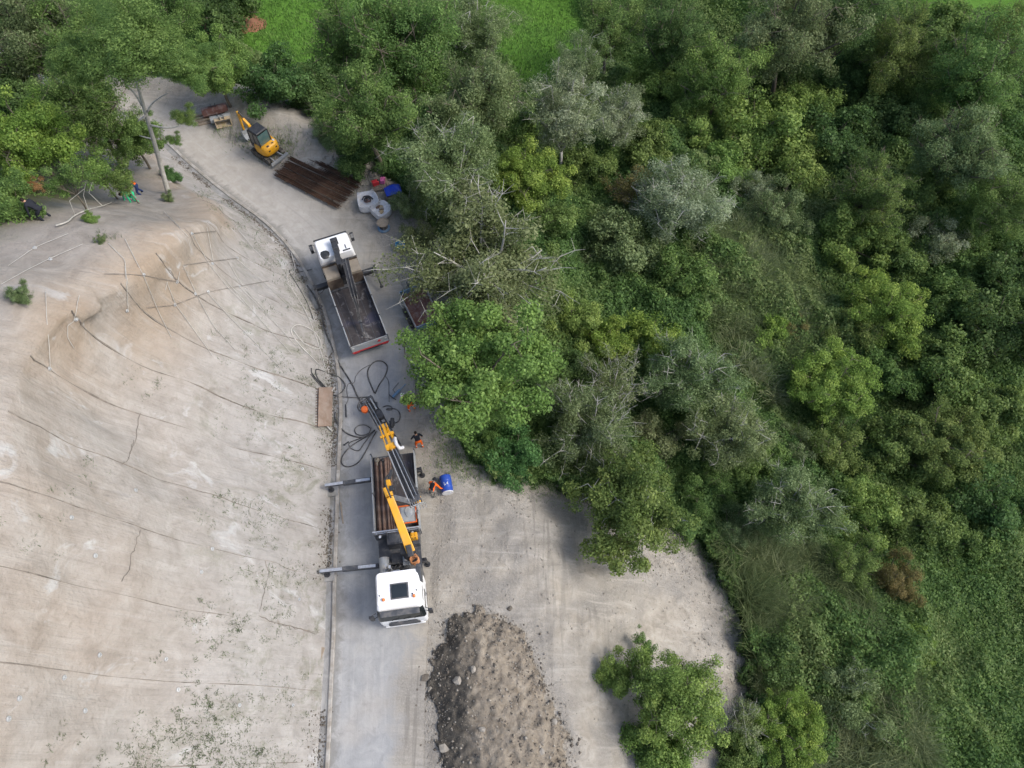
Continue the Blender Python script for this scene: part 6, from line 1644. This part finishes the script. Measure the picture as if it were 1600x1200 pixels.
sh('dark shrub at the right edge above the nettle slope', 1545, 790, 60, 'bush0', 'dark')
sh('rusty yellow shrub on the right above the nettle slope', 1402, 905, 38, 'bush2', 'rust', None, 1.1)
sh('small brown shrub half way along the right bank', 1245, 700, 36, 'bush2', 'dry')
sh('yellowish young shrub near the reddish grass on the bank', 1200, 525, 34, 'bush1', 'yellow')
sh('reddish dry shrub on the bank above the yellow-green shrubs', 1240, 520, 26, 'bush2', 'rust')
sh('bright green shrub standing alone on the bare gravel slope', 1055, 1085, 76, 'broad1', 'bright', None, 1.0, rz=.8)
sh('small shrub arm reaching left of the lone bright shrub', 965, 1055, 32, 'bush0', 'bright', None, 1.0)
sh('low end of the lone shrub at the bottom edge', 1030, 1165, 52, 'bush1', 'bright', None, 1.1)
sh('thin dark shrub just above the lone bright shrub', 1005, 1005, 24, 'sparse1', 'green', None, .8)
sh('yellow-green shrub at the bottom, right of the gravel slope', 1232, 1135, 56, 'broad0', 'yellow', None, .85, rz=1.9)
sh('bare grey branching shrub between the gravel and the yellow-green shrub', 1165, 1130, 40, 'sparse0', 'grey', M_bark, .9)
sh('grey-green shrub right of the bottom yellow-green one', 1325, 1090, 58, 'bush2', 'grey', M_bark)
sh('dark green shrub at the gravel foot above the bottom shrubs', 1205, 1030, 44, 'bush0', 'dark')
sh('pale yellow-green tuft on the lower right grass slope', 1435, 1010, 32, 'bush1', 'yellow', None, .7)
sh('dim olive shrub at the bottom edge near the reeds', 1150, 1185, 40, 'bush1', 'olive')
# upper right wood
UR = [(1125,120,66,'fine0','bright','green tree with hanging vines in the upper right wood, leftmost'),(1050,60,52,'tall0','dark','dark tree at the top left of the upper right wood'),
 (1240,50,92,'fine1','dry','brownish green tree at the top middle of the upper right wood'),(1190,205,66,'bush0','bright','vine-draped green mound in the upper right wood'),
 (1320,30,62,'tall0','dark','dark tree at the top edge of the upper right wood'),(1400,70,66,'fine2','olive','tree on an ivied trunk at the upper right'),
 (1525,120,80,'fine0','green','broad green tree near the top right corner'),(1570,60,50,'tall0','olive','yellowish tree at the top right corner'),
 (1500,235,76,'fine1','grey','grey-green feathery tree at the upper right edge'),(1395,190,52,'bush1','dark','dark hollow shrub beside the ivied trunk'),
 (1300,215,56,'bush0','dark','dark green shrub in the hollow of the upper right wood'),(1360,300,62,'fine2','olive','leaning tree hung with brown vines, right of the hollow'),
 (1570,320,60,'fine0','green','green tree at the right edge below the feathery tree'),(1470,380,42,'bush2','silver','pale spiky shrub below the leaning tree'),
 (1580,425,52,'bush0','dark','dark shrub at the right edge above the dark bush'),(1215,330,46,'bush2','grey','grey-green shrub left of the leaning tree'),
 
 (1180,300,34,'bush2','silver','little silvery shrub right of the silver shrub'),
 (1450,300,48,'bush1','green','green shrub between the leaning tree and the edge tree'),(1085,200,44,'bush0','bright','bright vine mound left in the upper right wood'),(1020,130,46,'bush1','bright','green mound below the dark tree of the upper right wood')]
for (x, y, r, pr, mt, lab) in UR: plant('woodland_tree' if r > 48 and 'shrub' not in lab else 'shrub', lab, 'tree' if r > 48 and 'shrub' not in lab else 'shrub', x, y, r, pr, mt, M_barkd, 1.0)
MORE = [(855,345,44,'bush0','green','green shrub wedged between the yellow gap tree and the spreading grey tree'),(1010,235,48,'bush1','olive','olive shrub below the second silvery poplar'),(1060,440,52,'bush0','green','green shrub under the silvery spreading shrub'),
 (1100,640,40,'bush1','green','green shrub tucked between the two willows'),(1020,690,48,'bush2','dry','dull shrub right of the half-dead tree'),
 (860,650,40,'bush1','olive','olive shrub just right of the deep green sapling'),(1180,730,50,'bush1','green','green shrub above the poplar clump'),(1300,700,52,'bush2','olive','olive shrub left of the light bright shrub'),
 (1390,590,46,'bush1','green','green shrub between the two yellow-green bank shrubs'),(1400,700,52,'bush0','olive','olive round shrub above the light bright one'),(1330,520,46,'bush2','olive','olive shrub left foot of the tall yellow-green shrub'),
 (1500,480,50,'bush1','green','green shrub above the right olive shrub'),(1100,760,44,'bush2','green','green shrub right of the olive leaning tree'),
 (1150,830,36,'bush2','grey','grey-green shrub at the gravel corner under the olive tree'),(1500,840,46,'bush1','green','green shrub left of the dark edge shrub'),(1330,880,44,'bush2','green','green shrub below the poplar clump'),
 (1260,170,50,'bush1','bright','green vine mound under the brownish tree'),(1440,160,40,'bush0','green','green vine mound right of the ivied trunk'),(1250,260,52,'bush1','bright','green vine slope in the middle of the upper right wood'),
 (1130,260,40,'bush1','bright','bright vine mound above the silver shrub'),(1330,370,50,'bush0','bright','green thicket mound below the leaning tree'),(1400,400,44,'bush1','olive','olive mound right below the leaning tree'),(1530,420,46,'bush1','green','green mound right of the pale spiky shrub'),
 (1210,90,50,'bush0','dark','dark mound behind the leftmost vine tree'),(1340,120,52,'bush0','dark','dark mound left of the ivied trunk'),(1470,50,52,'bush1','green','green crown at the top edge right of the ivied tree'),(640,200,50,'bush1','dark','dark shrub between the ivy-clad tree and the rounded one'),(810,190,46,'bush0','green','green shrub left of the tall silvery poplar'),(690,110,50,'bush1','green','green shrub mass below the top edge tree'),(610,120,50,'bush0','green','green shrub behind the ivy-clad tree'),(920,260,40,'bush1','olive','olive shrub at the foot of the tall silvery poplar')]
for (x, y, r, pr, mt, lab) in MORE: plant('shrub', lab, 'shrub', x, y, r, pr, mt, M_barkd, 1.0)
# hilltop wood on the left
LT = [(45,60,92,'fine1','dry','dim dark tree in the top left corner'),(35,215,76,'broad1','yellow','yellow-green tree at the left edge'),(130,165,78,'fine0','green','green tree behind the yellow-green one at the left'),
 (205,215,46,'broad0','green','compact dark green tree left of the tall thin trunk'),(110,75,80,'fine2','green','loose green tree at the top left'),(335,105,52,'broad0','bright','fresh green tree overhanging the attachments'),
 (262,30,62,'fine0','green','green tree at the top left beside the dark hedge'),(150,260,42,'sparse1','bright','slender sapling clump behind the person in black'),(95,275,40,'sparse1','green','thin sapling left of the person in green'),
 (15,310,44,'bush1','green','green shrub at the left edge by the person in black'),(190,275,36,'sparse1','olive','thin sapling right of the slender clump'),(45,290,20,'bush2','orange','orange-leaved sapling near the person in black'),
 (345,8,56,'bush0','dark','dark round hedge at the top above the reddish soil'),(30,150,55,'bush1','dark','dark shrub behind the yellow-green tree'),(265,275,16,'bush1','teal','small green shrub at the foot of the tall thin trunk'),
 (30,460,20,'bush2','grey','grey-green weed clump on the bare crest at the left'),(158,374,9,'bush2','grey','tiny weed tuft on the crest right of the person in black'),(262,308,10,'bush2','grey','low grey weed at the crest below the tall thin trunk'),(140,340,12,'bush1','bright','low green weed on the crest near the fallen branch')]
for (x, y, r, pr, mt, lab) in LT: plant('hilltop_tree' if r > 41 and 'shrub' not in lab and 'hedge' not in lab else 'shrub', lab, 'tree' if r > 38 and 'shrub' not in lab and 'hedge' not in lab else 'shrub', x, y, r, pr, mt, M_barkd, 1.0)
# tall thin tree leaning out over the road
b0, _ = stand(262, 302, 0); zb = b0.z
pth = [b0-Vector((0, 0, .2)), P(246, 240, zb+2.8), P(228, 178, zb+5.8), P(217, 140, zb+7.8), P(208, 105, zb+9.6)]
t = thing('slender_tree', 'tall thin-trunked tree with feathery crown leaning beside the road at the left', 'tree', b0)
m = MB(); q = catmull([p-b0 for p in pth], 5); m.tube(q, [.17-.11*k/(len(q)-1) for k in range(len(q))], 8)
for st_, pts in ((2, [(222, 165, 6.2), (212, 148, 7.0), (195, 130, 8.2), (180, 110, 9.3), (150, 120, 9.8)]), (2, [(230, 175, 6.0), (240, 160, 6.5), (262, 145, 7.2)]), (2, [(228, 180, 5.8), (215, 190, 5.6)]), (3, [(214, 130, 8.2), (240, 110, 9.2), (270, 95, 10.3)]), (3, [(212, 120, 8.8), (190, 90, 10.3), (160, 70, 11.3)]), (2, [(232, 195, 5), (262, 200, 4.9), (285, 196, 5)]), (1, [(240, 218, 3.6), (218, 212, 3.9)])):
    pp = [P(x, y, zb+z)-b0 for x, y, z in pts]; pp = catmull(pp, 4); m.tube(pp, [.07-.05*k/(len(pp)-1) for k in range(len(pp))], 6)
m.build('trunk', M_bark, t, fixn=False, smooth=True)
for (x, y, z, r, pr) in ((205, 75, 11.2, 105, 'fine0'), (120, 95, 10.2, 62, 'fine1'), (285, 95, 10.0, 60, 'fine2')):
    me, tme, hc = PROTO[pr]; c = P(x, y, zb+z)-b0; d_ = (CAM_H-zb-z)/(-ray(x, y).z); R_ = r*d_/FPX
    o = link('crown', me, t); o.scale = (R_, R_, R_*.62); o.location = c-Vector((0, 0, hc*R_*.62)); o.material_slots[0].link = 'OBJECT'; o.material_slots[0].material = LM['green']
m = None
me, tme, hc = PROTO['bush2']
for (x, y, z, r) in ((272, 218, 4.6, 15), (288, 182, 5.2, 24)):
    c = P(x, y, zb+z)-b0; d_ = (CAM_H-zb-z)/(-ray(x, y).z); R_ = r*d_/FPX
    o = link('leaf_spray', me, t); o.scale = (R_, R_, R_*.5); o.location = c-Vector((0, 0, hc*R_*.5)); o.material_slots[0].link = 'OBJECT'; o.material_slots[0].material = LM['green']
# fallen pale branch along the crest
pts = [hit_hill(x, y) for x, y in ((178, 318), (160, 325), (138, 331), (118, 340), (106, 350), (88, 356))]
pts = [h+n*.12 for h, n in pts if h is not None]
if len(pts) > 3:
    o0 = pts[0].copy(); m = MB(); q = catmull([p-o0 for p in pts], 4); m.tube(q, [.015+.035*k/len(q) for k in range(len(q))], 6)
    for k in (4, 8, 12): m.tube([q[k], q[k]+Vector((random.uniform(-.7, .7), .5, .5)), q[k]+Vector((random.uniform(-.9, .9), 1.0, .8))], [.02, .012, .006], 5)
    o = m.build('fallen_branch', M_bark, None, fixn=False, smooth=True); o.location = o0; tag(o, 'pale fallen branch lying along the crest between the two groups of people', 'branch')

# ------------------------------------------------------------------ undergrowth, reeds, meadow grass
def cover_h(x, y):
    a = fbm(x*.16, y*.16, 201, 3); b = fbm(x*.55, y*.55, 205, 3); c = vnoise(x*1.3, y*1.3, 209)
    d = vnoise(x*.62+3, y*.62, 213); return .25 + 4.2*np.clip(a-.32, 0, 1)*(.4+b) + 1.3*np.clip(b-.35, 0, 1) + .9*np.clip(d-.35, 0, 1)**1.2 + .4*c
n0 = 2700000
x = rng.uniform(-26, 62, n0); y = rng.uniform(-6, 80, n0)
REED_PX = [(1120,850),(1185,800),(1290,870),(1350,950),(1400,1040),(1450,1210),(1200,1210),(1175,1100),(1165,980),(1140,905)]
reed_poly = np.array([on_ground(*p)[:2] for p in REED_PX])
NET_PX = [(1400,960),(1480,900),(1640,880),(1700,1230),(1480,1230),(1440,1100)]
nett_poly = np.array([on_ground(*p)[:2] for p in NET_PX])
BANK_PX = ((1060,380),(1210,330),(1290,470),(1330,640),(1230,680),(1120,600))
dist = np.hypot(x, y-5)
dep = (y*cT + (CAM_H+9)*sT); pu = x/dep*FPX; pt = (-y*sT+(CAM_H+9)*cT)/dep*FPX
k = (np.abs(pu) < 940) & (pt < 740) & (pt > -660) & (rng.random(n0) < np.clip(1.25-dist/75, .28, 1)); x, y = x[k], y[k]
ss, _ = sdist(toe, x, y); k = ss > 0; x, y = x[k], y[k]
bmk = bare_mask(x, y); mm = meadow_mask(x, y)
keep = (bmk < .35) & (mm < .5)
x, y = x[keep], y[keep]; g = ground_z(x, y)-.03
H = cover_h(x, y)*(.25+.75*sstep(0.0, .9, 1-bare_mask(x, y)))*np.where(in_poly(nett_poly, x, y), .7, 1)
e = .15; gxh = (cover_h(x+e, y)-cover_h(x-e, y))/(2*e); gyh = (cover_h(x, y+e)-cover_h(x, y-e))/(2*e)
nrm = unit(np.stack([-gxh*.6, -gyh*.6, np.full_like(x, .75)], -1)+rng.normal(size=(len(x), 3))*.55)
z = g + H*(1-.55*rng.random(len(x))**1.6)
col = np.clip(fbm(x*.22, y*.22, 221, 3)*1.5-.25+.25*(rng.random(len(x))-.5), 0, 1)
col = np.clip(col + .35*in_poly(np.array([on_ground(*q)[:2] for q in BANK_PX]), x, y), 0, 1)
LM['under'] = leaf_mat('undergrowth_leaves', [(.12, (.062, .135, .024)), (.4, (.094, .182, .033)), (.62, (.13, .21, .040)), (.88, (.18, .23, .068))], .48)
me = tris_mesh('undergrowth', np.stack([x, y, z], -1), nrm, .11+.12*rng.random(len(x))+.07*sstep(15, 55, y), .75, rng.random(len(x)), col)
me.materials.append(LM['under']); o = link('undergrowth', me); tag(o, 'dense green brambles and scrub covering the bank and valley', None, None, 'stuff')
def blades(name, c, L, w, lean, mat, label, cr):
    n = len(c); a = rng.random(n)*6.28; d = np.stack([np.cos(a), np.sin(a), np.zeros(n)], -1)
    up = np.array([0, 0, 1.0]); side = np.stack([-np.sin(a), np.cos(a), np.zeros(n)], -1)*(w*.5)[:, None]
    L = L[:, None]; lean = lean if lean.ndim == 2 else d*lean[:, None]
    m1 = c+up*L*.6+lean*L*.25; tip = c+up*L*.9+lean*L*.75
    V = np.stack([c-side, c+side, m1+side*.8, m1-side*.8, tip], 1).reshape(-1, 3)
    me = bpy.data.meshes.new(name); me.vertices.add(n*5); me.vertices.foreach_set('co', V.astype(np.float32).ravel())
    b = np.arange(n)*5; q = np.stack([b, b+1, b+2, b+3, b+3, b+2, b+4], 1).ravel()
    me.loops.add(n*7); me.loops.foreach_set('vertex_index', q); me.polygons.add(n*2)
    me.polygons.foreach_set('loop_start', np.stack([np.arange(n)*7, np.arange(n)*7+4], 1).ravel()); me.update(calc_edges=True)
    set_attr(me, 'lrnd', np.repeat(rng.random(n), 2), 'FACE'); set_attr(me, 'crnd', np.repeat(cr, 2), 'FACE')
    me.materials.append(mat); o = link(name, me); return tag(o, label, None, None, 'stuff')
def scatter(poly, n):
    lo, hi = poly.min(0), poly.max(0); p = rng.uniform(lo, hi, (n, 2)); return p[in_poly(poly, p[:, 0], p[:, 1])]
LM['reed'] = leaf_mat('reed_blades', [(.15, (.095, .155, .048)), (.5, (.145, .205, .074)), (.85, (.26, .295, .15))], .5)
LM['grass'] = leaf_mat('grass_blades', [(.15, (.075, .165, .022)), (.5, (.11, .225, .032)), (.85, (.165, .28, .052))], .4)
LM['weed'] = leaf_mat('dusty_weeds', [(.15, (.085, .115, .05)), (.5, (.115, .15, .066)), (.85, (.16, .19, .10))], .4)
def flow(x, y): 
    a = 6.28*fbm(x*.25, y*.25, 301, 2)*1.6; return np.stack([np.cos(a), np.sin(a), np.zeros_like(a)], -1)
p = scatter(reed_poly, 48000); 
p2 = scatter(np.array([on_ground(*q)[:2] for q in ((1070,360),(1200,330),(1260,480),(1330,600),(1200,640),(1120,560))]), 22000)
p = np.concatenate([p, p2]); g = ground_z(p[:, 0], p[:, 1])
hr = .35+1.3*fbm(p[:, 0]*.5, p[:, 1]*.5, 333, 3)
blades('reeds', np.c_[p, g], hr*(.9+1.1*rng.random(len(p)))+.2, .03+.025*rng.random(len(p)), unit(flow(p[:, 0]*1.8, p[:, 1]*1.8)*.6+rng.normal(size=(len(p), 3))*[.8, .8, 0])*.9, LM['reed'], 'long green reeds and grass swept over the lower bank', np.clip(fbm(p[:, 0]*.4, p[:, 1]*.4, 311, 3)*1.4-.2, 0, 1))
x = rng.uniform(-40, 45, 120000); y = rng.uniform(48, 84, 120000); k = (meadow_mask(x, y) > .3); x, y = x[k], y[k]
blades('meadow_grass', np.c_[x, y, ground_z(x, y)], .15+.22*rng.random(len(x)), .05+.04*rng.random(len(x)), .5*rng.random(len(x)), LM['grass'], 'short bright meadow grass beyond the trees', np.clip(fbm(x*.5, y*.5, 321, 3)*1.4-.2, 0, 1))
# weeds on the slope and along the gutter
SP = [(395,905,26,150),(330,960,30,120),(350,1120,36,420),(310,1175,45,600),(215,1188,26,300),(400,1180,40,400),(400,800,30,160),(165,374,8,40),(455,720,30,160),(395,650,40,160),(430,620,40,130),(470,900,18,90),(355,790,30,130),(380,1000,40,170),(440,960,30,120),(330,1010,20,90),(420,560,30,80),(380,530,30,70),(425,485,12,50),(460,560,25,110),(490,600,12,70),(235,610,25,60),(420,830,40,160),(450,1080,30,120),(300,1060,40,60),(470,1130,20,90),(120,760,40,60),(60,820,40,60),(260,1140,30,120),(120,1175,50,80),(400,380,10,90),(370,350,10,80),(430,410,14,120),(455,440,12,110),(340,325,8,60),(470,470,12,90),(315,300,10,60)]
c = []; 
for (px, py, s, n) in SP:
    for _ in range(max(6, n//7)):
        cx_, cy_ = px+random.gauss(0, s), py+random.gauss(0, s*.6); ts = random.uniform(2.0, 7.5)
        for _ in range(random.randrange(6, 22)):
            h, nn_ = hit_hill(cx_+random.gauss(0, ts), cy_+random.gauss(0, ts*.8))
            if h is not None: c.append(tuple(h))
for _ in range(1500):                                       # gutter weeds towards the bend
    i = random.randrange(35, 80); a = toe_s[i]; x_, y_ = a.x+random.gauss(-.25, .3), a.y+random.gauss(0, .3)
    if vnoise(np.array([i*.35]), np.array([3.3]), 5)[0] > .45: c.append((x_, y_, gz(x_, y_)))
c = np.array(c)
blades('slope_weeds', c, .05+.13*rng.random(len(c))**1.5, .014+.016*rng.random(len(c)), .5+1.2*rng.random(len(c)), LM['weed'], 'sparse weeds growing through the matting and gutter', np.clip(rng.random(len(c))*.6, 0, 1))
# weeds on the verge round the excavator, along the bar stack and below the bright tree
c = []
for (px, py, sx1, sy1, n) in ((395,222,18,9,350),(350,205,12,7,120),(440,240,16,10,400),(455,232,14,8,220),(545,285,22,10,150),(720,725,25,16,700),(760,735,30,12,500),(690,690,10,25,300),(640,370,10,30,250),(650,440,10,30,250),(715,700,14,20,300),(860,760,25,10,200)):
    for _ in range(n):
        q = P(px+random.gauss(0, sx1), py+random.gauss(0, sy1), 0); c.append((q.x, q.y, gz(q.x, q.y)))
c = np.array(c)
blades('verge_weeds', c, .12+.26*rng.random(len(c)), .014+.02*rng.random(len(c)), .7*rng.random(len(c)), LM['grass'], 'green weeds along the verge and under the tree edge', np.clip(rng.random(len(c))*.7, 0, 1))
c = []
ed_ = [on_ground(*q) for q in BARE_PX[5:]]
for a, b in zip(ed_[:-1], ed_[1:]):
    for _ in range(int(60*(b-a).length)):
        q = a.lerp(b, random.random()); q.x += random.gauss(-.1, .45); q.y += random.gauss(0, .35)
        if vnoise(np.array([q.x*1.1]), np.array([q.y*1.1]), 71)[0] > .42: c.append((q.x, q.y, gz(q.x, q.y)))
c = np.array(c)
blades('edge_grass', c, .25+.55*rng.random(len(c)), .02+.025*rng.random(len(c)), .5+.9*rng.random(len(c)), LM['reed'], 'grass tufts hanging ragged over the gravel edge', rng.random(len(c))*.8)
# understorey on the hilltop
ii = rng.integers(0, HG.shape[1]-1, 60000); kk = rng.integers(NV+3, HG.shape[0]-1, 60000)
fu, fv = rng.random(60000)[:, None], rng.random(60000)[:, None]
pts = HG[kk, ii]*(1-fu)*(1-fv)+HG[kk, ii+1]*fu*(1-fv)+HG[kk+1, ii]*(1-fu)*fv+HG[kk+1, ii+1]*fu*fv
tv = topm[kk, ii]+.05*(fbm(pts[:, 0]*.5, pts[:, 1]*.5, 401, 2)-.5)*2
k = (tv > .17) & (pts[:, 0] > -36) & (pts[:, 1] > 14); pts = pts[k]; nL = len(pts)
hh = .2+1.5*np.clip(fbm(pts[:, 0]*.5, pts[:, 1]*.5, 405, 3)-.3, 0, 1)
pts[:, 2] += hh*rng.random(nL)
me = tris_mesh('hilltop_scrub', pts, unit(rng.normal(size=(nL, 3))*.6+[0, 0, .7]), .12+.16*rng.random(nL), .5, rng.random(nL), np.clip(fbm(pts[:, 0]*.4, pts[:, 1]*.4, 411, 3)*1.5-.2, 0, 1))
me.materials.append(LM['under']); o = link('hilltop_scrub', me); tag(o, 'tangled green scrub under the trees on top of the slope', None, None, 'stuff')
